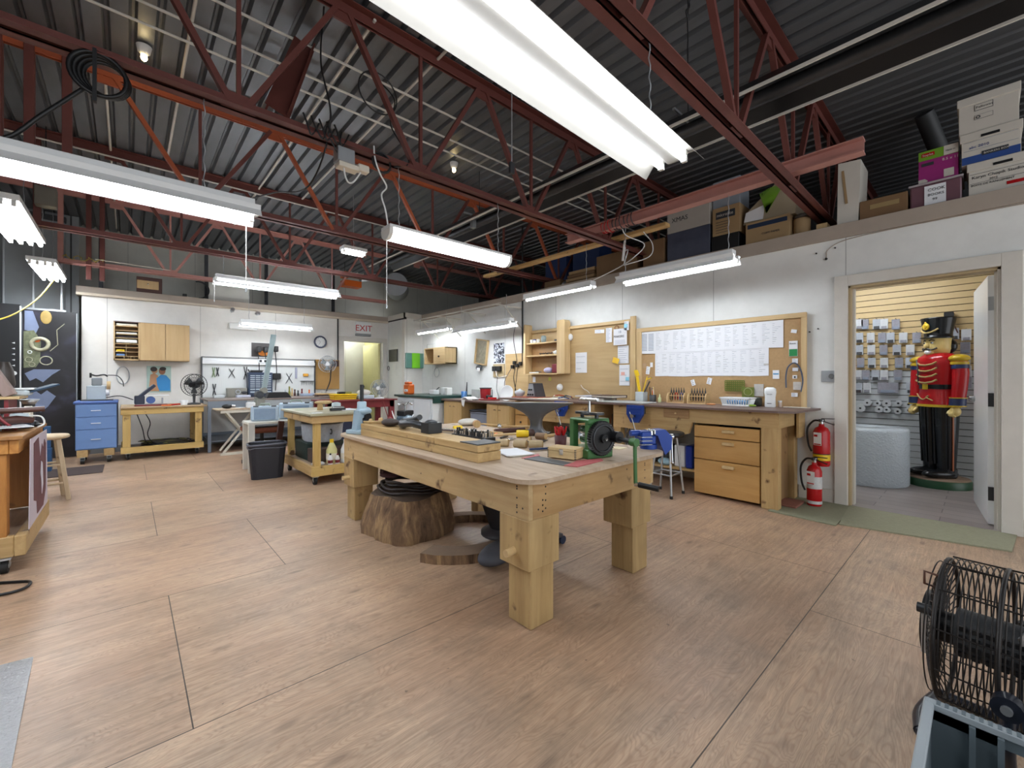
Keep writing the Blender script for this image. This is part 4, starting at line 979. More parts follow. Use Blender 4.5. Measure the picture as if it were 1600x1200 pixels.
mk('body', G().box(-.16, .11, -.42, -.40, -.17, .17, M_pine).box(-.16, .11, .40, .42, -.17, .17, M_piney).box(-.16, .11, -.42, .42, .15, .17, M_piney).box(-.16, .11, -.42, .42, -.17, -.15, M_piney).box(.09, .11, -.42, .42, -.17, .17, MC['shelf_back']), t)
dd = mk('door', G().box(-.18, -.16, -.42, .02, -.17, .17, M_piney, .004), t); mk('knob', G().cyl((-.18, -.2, -.02), (-.20, -.2, -.02), .018, M_black, n=10), dd)
mk('rack', G().tube([(-.1, -.4, .17), (-.1, -.4, .26), (-.1, .4, .26), (-.1, .4, .17)], .005, M_galv, 6), t)
one('electric_cable', G().torus((4.97, 7.95, 1.33), .10, .006, M_galv, ry(PI/2)), 'ring of grey cord hanging beside the bright green organiser', 'cord')
t = T('light_bracket', 'white metal wall brackets carrying the tube lights in the far corner', 'bracket', (4.9, 6.4, 2.3), world=True)
for y in (5.3, 6.3, 7.1, 7.9): mk('arm', G().beam((5.01, y, 2.40), (4.45, y, 2.40), .02, .02, M_trim).beam((5.01, y, 2.05), (4.6, y, 2.40), .015, .015, M_trim), t)
mk('rail', G().box(4.44, 4.46, 5.2, 8.0, 2.40, 2.42, M_trim), t)
one('electric_cable', G().tube(smooth_path([(4.45, 4.85, 2.05), (4.5, 4.95, 1.8), (4.72, 5.1, 1.4), (4.8, 5.25, .95), (4.82, 5.2, .845)], 8), .005, M_black, 6), 'black cord dropping from the wall tube light to the counter', 'cord')
# items on the low counter and white cabinet
t = T('orange_jug', 'bright orange plastic jug on the dark green cabinet top', 'jug', (4.25, 7.84, .881))
mk('body', G().box(-.07, .07, -.11, .11, 0, .20, M_orange, .02).box(-.05, .05, -.06, .11, .20, .25, M_orange, .015), t)
mk('cap', G().cyl((0, .09, .25), (0, .09, .28), .025, M_white), t); mk('label', G().box(-.073, -.071, -.08, .06, .05, .10, M_white).text('T90', .04, M_ink, frame((-.074, .04, .06), (0, -1, 0), (0, 0, 1))), t)
for i, (y, w_, h, m, lab) in enumerate(((7.38, .18, .09, M_white, 'white tray on the green cabinet top'), (7.0, .10, .14, M_white, 'white tub, left one on the green cabinet top'), (6.88, .10, .14, M_whitep, 'white tub, right one on the green cabinet top'))):
    one('plastic_tub', G().box(4.5, 4.62, y-w_/2, y+w_/2, .881, .881+h, m, .008), lab, 'tub')
one('file_tool', G().beam((4.7, 7.6, .93), (4.72, 7.45, 1.02), .02, .008, M_iron).beam((4.6, 7.62, .885), (4.6, 7.35, .885), .05, .01, M_iron), 'grey flat tools lying on the green cabinet top', 'hand tool')
one('blue_cup', G().lathe([(.05, 0), (.055, .13), (.05, .13), (.045, .01)], mat('cup_blue', '#3b6ea5', .4), (4.6, 6.42, .831)), 'blue cup on the counter beside the white tubs', 'cup')
one('grey_carton', G().box(4.74, 4.9, 6.15, 6.38, .831, 1.0, mat('pale_carton', '#b9bdb8', .5, var=.15), .004), 'pale grey carton standing behind the blue cup', 'carton')
one('metal_cone', G().cyl((4.8, 6.62, .881), (4.8, 6.60, 1.13), .02, M_iron, r2=.008), 'dark metal pointed tool standing by the blue cup', 'hand tool')
t = T('red_can', 'dark red can with rim on the counter', 'can', (4.72, 5.93, .831))
mk('body', G().lathe([(.085, 0), (.09, .01), (.10, .19)], mat('can_red', '#9c1c22', .35)), t); mk('rim', G().torus((0, 0, .195), .105, .010, M_iron), t)
one('red_tray', G().box(4.42, 4.62, 5.42, 5.76, .831, .85, mat('tray_red', '#8e2326', .4), .004), 'dark red tray on the counter right of the red can', 'tray')
for i, (y, x) in enumerate(((5.72, 4.60), (5.62, 4.58))): one('black_ball', G().ell((x, y, .883), (.035, .035, .033), M_black), ('left', 'right')[i]+' black knob shaped tool in the dark red tray', 'tool')
t = T('torch_stand', 'red clamp with black arm in the dark red tray', 'clamp', (4.52, 5.50, .851))
mk('base', G().box(-.05, .05, -.06, .06, 0, .03, M_ext, .006), t); mk('arm', G().beam((0, 0, .03), (.02, .03, .16), .012, .012, M_black), t)
one('white_cloth', G().prism([(-.0, .0), (.14, .03), (.26, -.02), (.36, .01), (.36, .022), (.2, .015), (.1, .045), (0, .012)], -.10, .12, M_white, tr(4.42, 6.10, .835) @ frame((0, 0, 0), (0, -1, 0), (0, 0, 1))).prism([(0, 0), (.10, 0), (.07, -.12), (.02, -.09)], 0, .006, M_white, tr(4.212, 5.95, .836) @ frame((0, 0, 0), (0, -1, 0), (0, 0, 1))), 'crumpled white cloth hanging over the counter edge', 'cloth')
for i, (y, m) in enumerate(((6.28, M_iron), (6.20, M_black), (6.10, M_iron), (6.34, M_dgrey))): one('metal_part', G().ell((4.5+.05*i, y, .851), (.03, .045, .02), m, 10, 6), ('grey lump of metal left of the cloth on the counter', 'black metal part behind the white cloth', 'grey metal part next to the red can', 'dark tool block near the blue cup')[i], 'metal part')
t = T('white_plate', 'large white plate standing on edge at the end of the counter', 'plate', (4.62, 5.24, .831))
mk('plate', G().lathe([(.0, .0), (.09, .0), (.125, .018), (.13, .018), (.09, -.006), (0, -.006)], M_white, M=tr(0, 0, .125) @ rz(.3) @ ry(-PI/2+.15)), t)
one('glass_bowl', G().lathe([(.04, 0), (.08, .05), (.085, .09), (.06, .10), (.03, .115), (.01, .13)], mat('pale_glass', '#c3cbd0', .12, var=.1), (4.68, 5.03-.03, .902)), 'pale lidded glass bowl beside the slanted electric box', 'bowl')
# ---------------------------------------------------------------- fire extinguishers, switch, mats
def extinguisher(c, r, h, rad, lab, white=False, yellow=False):
    t = T('fire_extinguisher', lab, 'fire extinguisher', c, r)
    mk('cylinder', G().lathe([(rad*.9, 0), (rad, .015), (rad, h*.80), (rad*.75, h*.90), (rad*.35, h*.94), (rad*.3, h)], M_ext, n=28), t)
    if white: mk('label_band', G().lathe([(rad+.001, h*.40), (rad+.001, h*.68)], mat('label_silver', '#c9c9c9', .4, var=.3, sc=30), n=28, cap=False).lathe([(rad+.001, h*.0+.02), (rad+.001, h*.12)], MC['label_silver'], n=28, cap=False), t)
    if yellow: mk('label_band', G().lathe([(rad+.001, h*.14), (rad+.001, h*.28)], M_yel, n=28, cap=False).lathe([(rad+.002, h*.28), (rad+.002, h*.30)], M_black, n=28, cap=False), t)
    mk('valve', G().cyl((0, 0, h), (0, 0, h+.04), .018, M_chrome).box(-.03, .03, -.015, .015, h+.02, h+.045, M_iron, .004), t)
    mk('handle', G().beam((0, 0, h+.05), (0, -.11, h+.055), .018, .006, M_black).beam((0, 0, h+.03), (0, -.11, h+.0), .018, .006, M_black), t)
    mk('hose', G().tube(smooth_path([(-.0, .02, h+.03), (-.01, .07, h+.02), (-.02, rad+.05, h*.85), (-.03, rad+.035, h*.5), (-.03, rad+.005, h*.32)], 6), .009, M_black, 8), t)
    mk('tag', G().box(-.0008, .0008, -.035, .035, -.12, 0, M_white, 0, tr(-rad-.006, -.005, h*.80) @ rz(0)).box(-.003, -.001, -.03, .03, -.115, -.105, M_ext, 0, tr(-rad-.006, -.005, h*.80)).box(-.003, -.001, .0, .03, -.04, -.02, M_ext, 0, tr(-rad-.006, -.005, h*.80)), t)
    return t
extinguisher((4.93, 1.04, .36), -.3, .40, .068, 'red fire extinguisher with yellow band hanging on the wall', yellow=True)
extinguisher((4.76, 1.06, 0.012), -.3, .40, .060, 'red fire extinguisher with white band standing on the green mat', white=True)
t = T('switch_plate', 'metal switch plate with round key switch on the wall by the doorway', 'switch', (5.012, .995, 1.215))
mk('plate', G().box(-.008, .006, -.065, .065, -.055, .055, M_galv, .004), t); mk('knob', G().cyl((-.008, -.02, 0), (-.022, -.02, 0), .024, M_chrome), t)
for i, (y, z) in enumerate(((1.155, 1.655), (1.085, 1.68), (1.10, 2.42), (.95, 2.44))): one('wall_nail', G().cyl((5.018, y, z), (5.005, y, z), .007, M_black, n=8), ('dark hook on the wall right of the cork board frame', 'second dark hook on the wall right of the cork board', 'dark nail high on the wall under the ledge', 'dark nail on the ledge above the doorway')[i], 'hook')
one('wall_cable', G().tube(smooth_path([(5.015, 1.02, 2.36), (5.012, 1.0, 2.44), (5.012, .85, 2.50), (5.012, .4, 2.515), (5.012, -.4, 2.51)], 6), .004, M_tan, 6).ell((5.012, 1.02, 2.35), .012, M_black, 8, 6), 'thin beige cable with dark end running under the ledge above the doorway', 'cable')
M_mat1 = mat('sage_mat', '#8a8a72', .9, var=.2, sc=50, bump=.6, bs=200)
one('floor_mat', G().prism([(4.24, .80), (4.27, 1.30), (4.98, 1.30), (4.98, .80)], .001, .010, M_mat1), 'grey green mat under the standing fire extinguisher', 'mat')
one('floor_mat', G().prism([(4.30, .79), (4.50, -.13), (5.0, -.17), (5.0, .84)], .001, .011, mat('sage_mat_2', '#94937a', .9, var=.2, sc=50, bump=.6, bs=200)), 'grey green mat across the shop doorway', 'mat')
one('brick_tile', G().box(4.50, 4.78, 1.14, 1.33, .011, .03, mat('terracotta', '#8e5c4e', .7), .003), 'flat reddish tile on the floor beside the bench post', 'tile')
# ================================================================ middle table
TX0, TX1, TY0, TY1, TZ = 1.345, 2.64, 1.375, 3.78, .72
t = T('work_table', 'huge low plywood work table on thick blocky legs in the middle of the room', 'work table', (2.0, 2.55, 0), world=True)
def rrect(x0, x1, y0, y1, r, n=6):
    o = []
    for cx, cy, a in ((x1-r, y1-r, 0), (x0+r, y1-r, PI/2), (x0+r, y0+r, PI), (x1-r, y0+r, 1.5*PI)):
        for i in range(n+1): b = a+PI/2*i/n; o.append((cx+r*math.cos(b), cy+r*math.sin(b)))
    return o
mk('tabletop', G().prism(rrect(TX0, TX1, TY0, TY1, .13), TZ-.022, TZ, M_top), t)
M_ap = wood('apron_ply', '#b9996a', '#cfb485', 'y', .8, stain=.25, dark='#5a3c22'); M_apx = wood('apron_ply_end', '#b08b5a', '#c8a572', 'x', .8, stain=.25, dark='#4c3220'); M_legz = wood('leg_fir', '#ae8f5e', '#c9ab78', 'z', .8, stain=.3, dark='#5a3c22')
mk('apron', G().box(1.385, 1.415, 1.42, 3.70, .525, TZ-.022, M_ap, .002), t)
mk('apron', G().box(2.47, 2.50, 1.42, 3.70, .525, TZ-.022, M_ap, .002), t)
mk('apron', G().box(1.4152, 2.4698, 1.42, 1.45, .525, TZ-.022, M_apx, .002), t)
mk('apron', G().box(1.4152, 2.4698, 3.67, 3.70, .525, TZ-.022, M_apx, .002), t)
for x, y, X, Y, d in ((1.41, 1.43, 1.385, 1.42, 1), (2.285, 1.43, 2.255, 1.42, 0), (1.41, 3.53, 1.385, 3.49, 1), (2.285, 3.53, 2.255, 3.49, 0)):
    lg = mk('leg', G().box(x, x+.16, y, y+.16, 0, .30, M_legz, .005), t)
    mk('leg_block', G().box(X, X+.215, Y, Y+.21, .285, .5245, M_legz, .004), lg)
    if d: mk('dowel', G().cyl((X, Y+.10, .36), (X-.055, Y+.10, .36), .018, M_ply, n=14), lg)
g = G(); rr = random.Random(5)
for i in range(26):
    if i < 14: x = rr.choice([1.45, 1.50, 2.2, 2.4, 1.48]); z = rr.uniform(.55, .68); g.cyl((x, 1.4195, z), (x, 1.4215, z), .005, M_black, n=6)
    else: y = rr.choice([1.46, 1.50, 3.6, 2.4]); z = rr.uniform(.55, .68); g.cyl((1.3845, y, z), (1.3865, y, z), .005, M_black, n=6)
mk('screw_heads', g, t)
# ---- long lumber block with a slate cap
t = T('lumber_block', 'long two layer lumber block along the near edge of the middle table', 'lumber block', (1.54, 2.68, TZ), world=True)
mk('lower_layer', G().box(1.445, 1.615, 1.885, 3.49, TZ, TZ+.053, M_plyy, .004), t)
mk('upper_layer', G().box(1.445, 1.615, 1.885, 2.34, TZ+.056, TZ+.098, M_plyy, .004).box(1.445, 1.615, 2.344, 3.49, TZ+.056, TZ+.098, M_plyy, .004), t)
mk('rubber_pad', G().prism([(1.447, 1.887), (1.613, 1.887), (1.613, 2.04), (1.54, 2.02), (1.447, 2.06)], TZ+.098, TZ+.104, M_dgrey), t)
ZL = TZ+.099
t = T('forming_stake', 'big dark curved iron stake lying across the lumber block', 'stake', (1.53, 2.65, ZL), 0)
g = G(); g.tube(smooth_path([(.03, .30, .035), (-.03, .20, .04), (-.02, .08, .052), (.01, -.04, .035)], 6), [.034, .036, .036, .036, .036, .034, .030, .027, .026, .026, .026, .026, .026, .026, .026, .026, .026, .026, .026][:19], M_iron, 14)
mk('shank', g, t); mk('head', G().prism([(-.05, -.05), (.055, -.05), (.055, .05), (-.05, .05)], 0, .07, M_iron, tr(.02, -.10, 0)).ell((.02, -.10, .07), (.045, .045, .02), M_iron), t)
one('curved_stake', G().tube(smooth_path([(1.60, 3.03, ZL+.03), (1.56, 2.95, ZL+.045), (1.58, 2.82, ZL+.075), (1.56, 2.72, ZL+.095)], 5), [.03, .03, .03, .03, .028, .026, .024, .022, .02, .02, .02, .02, .02, .02, .02, .02][:16], M_dgrey, 12), 'dark curved stake leaning on the bigger stake', 'stake')
t = T('steel_mandrel', 'pair of shiny steel angle bars on the table behind the iron stakes', 'steel bars', (1.98, 3.06, TZ), .35)
for i, (y, z) in enumerate(((0, 0), (.11, .012))):
    mk('bar', G().box(-.045, .045, y-.15+.1*i, y+.17+.1*i, 0.0, .05+z, M_chrome, .012), t)
mk('clamp', G().box(-.05, .05, -.19, -.155, 0, .055, M_black, .004), t)
# motor / ring roller at far side
t = T('bench_grinder', 'grey blue hand machine with chrome tee handles at the far end of the middle table', 'machine', (1.86, 3.50, TZ), .3)
M_gb = mat('grey_blue_cast', '#5b6d7c', .35, .3)
mk('body', G().box(-.07, .07, -.06, .06, 0, .14, M_gb, .02).ell((-.02, -.05, .09), (.045, .05, .06), mat('pale_cast', '#8fa0ac', .3, .3)), t)
mk('head', G().box(-.06, .06, -.05, .05, .14, .185, M_black, .006), t)
mk('handle', G().cyl((0, 0, .185), (0, 0, .225), .008, M_chrome).tube([(-.075, 0, .24), (-.04, 0, .255), (0, 0, .225), (.04, 0, .255), (.075, 0, .24)], .007, M_chrome, 8).ell((-.08, 0, .24), .013, M_chrome, 8, 6).ell((.08, 0, .24), .013, M_chrome, 8, 6), t)
mk('rollers', G().ell((.05, -.08, .10), (.03, .03, .03), M_iron).ell((.06, -.09, .05), (.035, .035, .03), M_chrome).ell((.03, -.10, .02), (.03, .03, .02), M_iron), t)
for i, (a, b, c_, m, lab) in enumerate((((1.66, 3.40, TZ+.1), (1.60, 3.42, TZ+.30), .005, M_redb, 'thin dark red rod leaning up at the far end of the lumber block'), ((1.70, 3.30, TZ+.002), (1.66, 3.36, TZ+.20), .008, M_white, 'white pointed stick leaning near the grey blue machine'), ((1.80, 3.28, TZ+.002), (1.86, 3.36, TZ+.16), .007, M_chrome, 'steel tweezers standing against the grey blue machine'))):
    one('rod', G().cyl(a, b, c_, m, r2=c_*.5, n=8), lab, 'rod')
def hammer(c, r, lab, hl=.24, head='steel', hm=None, hr=.020, hw=.08, grp=None, tiltz=0., m2=None):
    """lies on its side: handle along -x, head at +x end"""
    t = T('hammer', lab, 'mallet' if head != 'steel' else 'hammer', c, r, grp)
    hm = hm or M_plyx
    zc = hr
    mk('handle', G().tube([(-hl, 0, .012), (-hl*.6, 0, .014), (-hl*.25, 0, zc*.9), (0, 0, zc)], [.011, .013, .008, .008], hm, 10), t)
    if head == 'steel': g = G(); g.cyl((0, -hw/2, zc), (0, hw/2, zc), hr*.8, M_iron, n=12).ell((0, hw/2, zc), (hr*.9, hr*.5, hr*.9), M_chrome, 10, 6).cyl((0, -hw/2-.008, zc), (0, -hw/2, zc), hr, M_chrome, n=12)
    else: g = G(); g.cyl((0, -hw/2, zc), (0, hw/2, zc), hr, m2, n=18).cyl((0, -hw/2-.003, zc), (0, -hw/2, zc), hr*.93, M_legz, n=18).cyl((0, hw/2, zc), (0, hw/2+.003, zc), hr*.93, M_legz, n=18)
    mk('head', g, t); return t
M_raw = mat('rawhide', '#b5a07c', .7, var=.25, sc=20, bump=.4)
hammer((2.50, 3.28, TZ), 2.7, 'round headed wooden mallet lying near the white sandbag', .30, 'wood', None, .036, .055, m2=wood('mallet_maple', '#b98e63', '#cda77c', 'y'))
def ytool(x, y, r, lab, k=1.):
    t = T('yellow_mallet', lab, 'mallet', (x, y, TZ), r)
    mk('shaft', G().cyl((-.20*k, 0, .014), (0, 0, .028), .011, M_ply, n=12), t); mk('head', G().lathe([(.024, 0), (.030, .006), (.029, .09*k), (.024, .10*k)], M_yel, M=tr(0, 0, .03) @ ry(PI/2)), t)
ytool(2.12, 3.12, -.35, 'pale yellow headed mallet lying beside the steel bars', .8)
ytool(2.32, 2.52, -.75, 'bright yellow headed mallet lying before the anvil foot')
hammer((1.93, 2.24, TZ), 3.785, 'pale rawhide mallet, leftmost of the three at the end of the punch row', .22, 'wood', None, .026, .085, 'rawhide mallets', m2=M_raw)
hammer((1.99, 2.12, TZ), 3.6, 'pale rawhide mallet, middle of the three at the end of the punch row', .22, 'wood', None, .026, .085, 'rawhide mallets', m2=M_raw)
hammer((2.05, 2.00+.03, TZ), 3.785, 'pale rawhide mallet, nearest the white papers', .22, 'wood', None, .027, .09, 'rawhide mallets', m2=M_raw)
hammer((2.38, 2.30, TZ), 3.4, 'brown wooden mallet with dark faces right of the anvil foot', .24, 'wood', None, .026, .08, m2=wood('mallet_walnut', '#7f6248', '#9a7c5e', 'y'))
hammer((2.10, 2.16, TZ), -2.4, 'steel hammer with long pale handle pointing to the red tool cup', .30, 'steel', None, .018, .09)
hammer((2.20, 2.95, TZ), 2.1, 'steel hammer with pale handle behind the punch row', .28, 'steel')
hammer((2.62, 3.08, TZ), 2.5, 'long handled steel hammer pointing at the anvil horn', .34, 'steel')
hammer((2.00, 2.92, TZ), 2.6, 'steel hammer with red and white marked handle left of the punch row', .24, 'steel', M_paperc)
one('leather_roll', G().cyl((2.33, 2.80, TZ+.022), (2.60, 2.72, TZ+.022), .022, M_leather, n=14), 'dark brown cylindrical roll lying left of the anvil foot', 'roll')
one('dark_ball', G().ell((2.46, 2.50, TZ+.03), (.04, .035, .03), mat('dark_brown', '#4b3733', .5)), 'dark brown rounded lump between the yellow mallet and the anvil', 'lump')
one('sand_bag', G().ell((2.56, 3.50, TZ+.035), (.11, .095, .035), mat('canvas_white', '#d9d6cc', .9, var=.08, sc=30, bump=.4)), 'white canvas sandbag at the far side of the middle table', 'sandbag')
# row of steel punches in a block
t = T('punch_block', 'black block holding a row of steel punches beside the lumber block', 'punch stand', (1.93, 2.58, TZ), .06)
mk('block', G().box(-.05, .05, -.20, .20, 0, .045, M_black, .004), t)
g = G(); rr = random.Random(11)
for i in range(15):
    for j in range(3):
        x = -.033+.033*j; y = -.185+.0265*i; h = .045+rr.uniform(.025, .05)
        mk('punch', G().cyl((x, y, .045), (x, y, h), .006, M_chrome if rr.random() < .6 else M_iron, r2=.008, n=8), t)
# scattered smaller tools
sm = [(2.22, 2.55, .5, .16, M_iron, 'black file lying between the punch row and the yellow mallet'), (2.15, 2.75, 1.2, .20, M_ply, 'pale wooden handled chisel left of the yellow mallet'), (2.05, 2.85, .9, .18, M_white, 'white handled tool at the head of the punch row'),
      (2.25, 2.30, .6, .16, M_iron, 'dark steel rod beside the brown wooden mallet'), (2.28, 2.18, .4, .18, M_black, 'black handled file near the red tool cup'), (2.28, 2.72, 1.1, .18, M_orange, 'orange handled tool behind the punch row'),
      (2.45, 2.95, 1.0, .24, M_ply, 'pale stick lying under the long handled hammer'), (1.60+.15, 3.05, 1.4, .25, M_ply, 'pale wooden stick between lumber block and steel bars'), (2.18, 2.42, .2, .10, M_chrome, 'short bright punch beside the brown wooden mallet')]
for x, y, a, l, m, lab in sm:
    dx, dy = math.cos(a)*l/2, math.sin(a)*l/2
    one('hand_tool', G().tube([(x-dx, y-dy, TZ+.010), (x, y, TZ+.011), (x+dx*.4, y+dy*.4, TZ+.008), (x+dx, y+dy, TZ+.006)], [.009, .010, .006, .004], m, 8), lab, 'hand tool')
for i, (x, y, r_, m, lab) in enumerate(((1.50, 3.42, .018, M_legz, 'round wooden knob at the far end of the lumber block'), (1.56, 3.36, .022, M_plyz, 'pale wooden ball beside the round wooden knob'), (1.60, 3.28, .026, M_redb, 'dark red wooden handle upright on the lumber block'))):
    one('turned_wood', G().lathe([(r_*.8, 0), (r_, r_), (r_*.7, r_*2), (0, r_*2.3)], m, (x, y, ZL)), lab, 'knob')
one('doming_tool', G().tube([(1.46, 3.46, ZL+.012), (1.50, 3.30, ZL+.02), (1.56, 3.20, ZL+.024)], [.008, .012, .02], M_legz, 8), 'brown wooden handled tool lying on the far end of the lumber block', 'hand tool')
one('leather_pile', G().ell((1.53, 3.12, ZL+.03), (.065, .09, .03), mat('dark_pile', '#3a2f2b', .6, var=.4, sc=25, bump=.5)), 'dark lumpy leather piece on the lumber block', 'leather')
# ---- anvil
t = T('anvil', 'large dark iron anvil with pale worn top on the middle table', 'anvil', (2.56, 2.53, TZ), -1.02+.0)
lv = [(0, .13, .13, .105), (.018, .13, .13, .105), (.03, .10, .10, .075), (.06, .072, .072, .055), (.10, .062, .06, .05), (.14, .07, .064, .052), (.17, .092, .08, .055), (.20, .13, .115, .057), (.225, .18, .165, .058), (.25, .245, .23, .058), (.27, .31, .29, .058), (.285, .365, .345, .058), (.298, .415, .39, .058), (.306, .44, .40, .058)]
g = G(); vs = []; n = len(lv); q = 40
for z, a, b2, b in lv:
    for j in range(q):
        th = 2*PI*j/q; c_, s_ = math.cos(th), math.sin(th); e = .55
        x = (b2-a)/2+(a+b2)/2*math.copysign(abs(c_)**e, c_); k_ = min(1, max(.05, (x+.45)/.26))**.6 if x < -.19 else 1
        vs.append((x, b*k_*math.copysign(abs(s_)**e, s_), z))
M_anv = mat('anvil_iron', '#5f6063', .36, .55, var=.25, sc=7)
g.add(vs, [tuple(range(q))[::-1], tuple(range((n-1)*q, n*q))]+[(i*q+j, i*q+(j+1) % q, (i+1)*q+(j+1) % q, (i+1)*q+j) for i in range(n-1) for j in range(q)], M_anv, True)
mk('body', g, t)
mk('face_plate', G().box(-.17, .39, -.055, .055, .306, .311, mat('worn_steel', '#9c9a94', .3, .7), .002), t)
t.scale = (.78, .9, .88)
mk('foot', G().box(-.135, .135, -.11, .11, 0, .022, M_iron, .004), t)
# ---- rolling mill
t = T('rolling_mill', 'green hand cranked rolling mill with black gear at the table corner', 'rolling mill', (2.10, 1.62, TZ), -.18)
# local: rollers along x, front towards -x? crank at -y side facing the camera
g = G()
for y in (-.07, .07):
    for x in (-.062, .062): g.box(x-.022, x+.022, y-.018, y+.018, .05, .21, M_green, .004)
    g.box(-.084, .084, y-.018, y+.018, .195, .225, M_green, .004)
g.box(-.084, .084, -.088, .088, .215, .232, M_green, .006); mk('frame', g, t)
mk('base', G().box(-.10, .10, -.10, .115, 0, .055, M_green, .005), t)
for z in (.10, .155): mk('roller', G().cyl((0, -.06, z), (0, .06, z), .026, M_chrome, n=22), t)
g = G(); gz = .118; n = 44; gp = []
for i in range(n*2):
    a = PI*i/n; r_ = .104 if i % 2 else .094; gp.append((r_*math.cos(a), r_*math.sin(a)))
Mg = tr(0, -.105, gz) @ rx(PI/2); g.prism(gp, -.016, .016, M_black, Mg); g.torus((0, -.123, gz), .078, .006, M_iron, rx(PI/2)); mk('gear', g, t)
mk('hub', G().cyl((0, -.10, gz), (0, -.14, gz), .026, M_black).cyl((0, -.14, gz), (0, -.15, gz), .010, M_chrome), t)
mk('pinion', G().cyl((.085, -.09, .125), (.085, -.17, .125), .034, M_black, n=20).cyl((.085, -.17, .115), (.085, -.27, .11), .014, M_iron), t)
cr = mk('crank_arm', G().beam((.085, -.285, .11), (.085, -.29, -.125), .022, .014, M_green, (0, -1, 0), .003).cyl((.085, -.26, .11), (.085, -.30, .11), .024, M_green), t)
mk('crank_grip', G().cyl((.085, -.285, -.125), (.09, -.31, -.125), .013, M_chrome).cyl((.09, -.31, -.125), (.135, -.41, -.135), .016, M_black, n=14), cr)
for y in (-.065, .065): mk('adjusting_gear', G().cyl((0, y, .232), (0, y, .255), .012, M_iron).cyl((0, y, .255), (0, y, .268), .045, M_iron, n=22), t)
mk('centre_gear', G().cyl((0, 0, .25), (0, 0, .262), .05, M_iron, n=22), t)
mk('tee_handle', G().cyl((0, 0, .262), (0, 0, .345), .010, M_chrome, r2=.007).cyl((.0, -.075, .345), (0, .075, .345), .010, M_chrome, n=12), t)
# ---- jointed box, papers, mats
t = T('jointed_box', 'small pale wooden box with metal catch beside the rolling mill', 'box', (1.925, 1.66, TZ+.006), -1.33)
g = G(); g.box(-.09, .09, -.055, .055, 0, .042, M_ply, .002); mk('body', g, t)
g = G(); g.box(-.091, .091, -.056, .056, .043, .062, M_ply, .002); mk('lid', g, t)
mk('catch', G().box(-.012, .012, -.060, -.056, .022, .055, M_chrome, .001), t)
g = G()
for s in (-1, 1):
    for i in range(6): g.box(s*.0905-.001, s*.0905+.001, -.056, -.044, .003+.010*i, .008+.010*i, M_dgrey); g.box(s*.090-.006*(s > 0), s*.090+.006*(s < 0), -.0565, -.0553, .003+.010*i, .008+.010*i, M_dgrey)
mk('finger_joints', g, t)
M_rose = mat('rose_card', '#c06468', .5); M_slate = mat('slate_card', '#54585b', .5)
one('card_strip', G().prism([(1.72, 1.80), (1.745, 1.52), (1.83, 1.50), (1.84, 1.80)], TZ+.0005, TZ+.0045, M_slate), 'dark grey card under the small pale wooden box', 'card')
one('card_strip', G().prism([(1.745, 1.515), (1.77, 1.445), (2.02, 1.46), (2.05, 1.50), (1.90, 1.555), (1.84, 1.53)], TZ+.0005, TZ+.0055, M_rose), 'rose red card curling towards the table edge', 'card')
one('card_strip', G().prism([(1.725, 1.83), (1.735, 1.81), (1.86, 1.81), (1.90, 1.86)], TZ+.0005, TZ+.003, M_rose), 'rose red card end showing behind the small pale wooden box', 'card')
def stack(c, r, w_, h_, n, lab, m=M_paper, seed=2):
    g = G(); rr = random.Random(seed)
    for i in range(n):
        a = rr.uniform(-.12, .12); g.box(-w_/2, w_/2, -h_/2, h_/2, .0012*i, .0012*i+.001, m if i % 3 else M_paperc, 0, tr(c[0]+rr.uniform(-.008, .008), c[1]+rr.uniform(-.008, .008), c[2]) @ rz(r+a))
    return one('paper_stack', g, lab, 'papers')
stack((1.80, 1.99, TZ+.0007), -.25, .17, .24, 9, 'loose white papers lying beside the lumber block end')
one('blue_tool', G().beam((1.94, 1.98, TZ+.012), (2.12, 1.90, TZ+.012), .02, .012, mat('navy', '#2a3f6a', .4)), 'flat dark blue tool behind the white papers', 'hand tool')
pot('dark red pot of red handled pliers beside the rolling mill', (2.30, 2.03, TZ), .045, .07, mat('maroon_pot', '#4d1f25', .4), 0, 9)
for i, (dx, dy, e) in enumerate(((-.02, .015, .2), (.015, .02, 1.5), (.0, -.02, 2.6), (.025, -.005, 3.7), (-.025, -.01, 5.))):
    x, y = 2.30+dx, 2.03+dy
    pl = T('pliers', ('leftmost', 'second', 'third', 'fourth', 'rightmost')[i]+' of the red handled pliers in the dark red pot', 'pliers', (x, y, TZ+.012), e, 'red handled pliers in the dark red pot')
    mk('jaws', G().cyl((0, 0, 0), (0, 0, .05), .006, M_iron, n=8), pl)
    for s in (-1, 1): mk('handle', G().tube([(0, 0, .05), (.0, s*.014, .085), (.01, s*.024, .115)], [.006, .008, .006], M_ext, 8), pl)
one('wood_block', G().box(2.33, 2.37, 1.90, 1.94, TZ, TZ+.05, M_ply, .003), 'small upright wooden block between the red pot and rolling mill', 'block')
for i in range(3): one('drill_bit', G().cyl((2.34+.012*i, 1.92, TZ+.05), (2.34+.012*i, 1.92, TZ+.078), .003, M_chrome, n=6), ('left', 'middle', 'right')[i]+' steel bit in the small upright wooden block by the rolling mill', 'drill bit', 'bits in the small wooden block')
one('square_tile', G().box(2.42, 2.52, 1.62, 1.70, TZ, TZ+.004, mat('pale_square', '#d8cba4', .5), .001), 'thin pale square plate right of the rolling mill', 'plate')
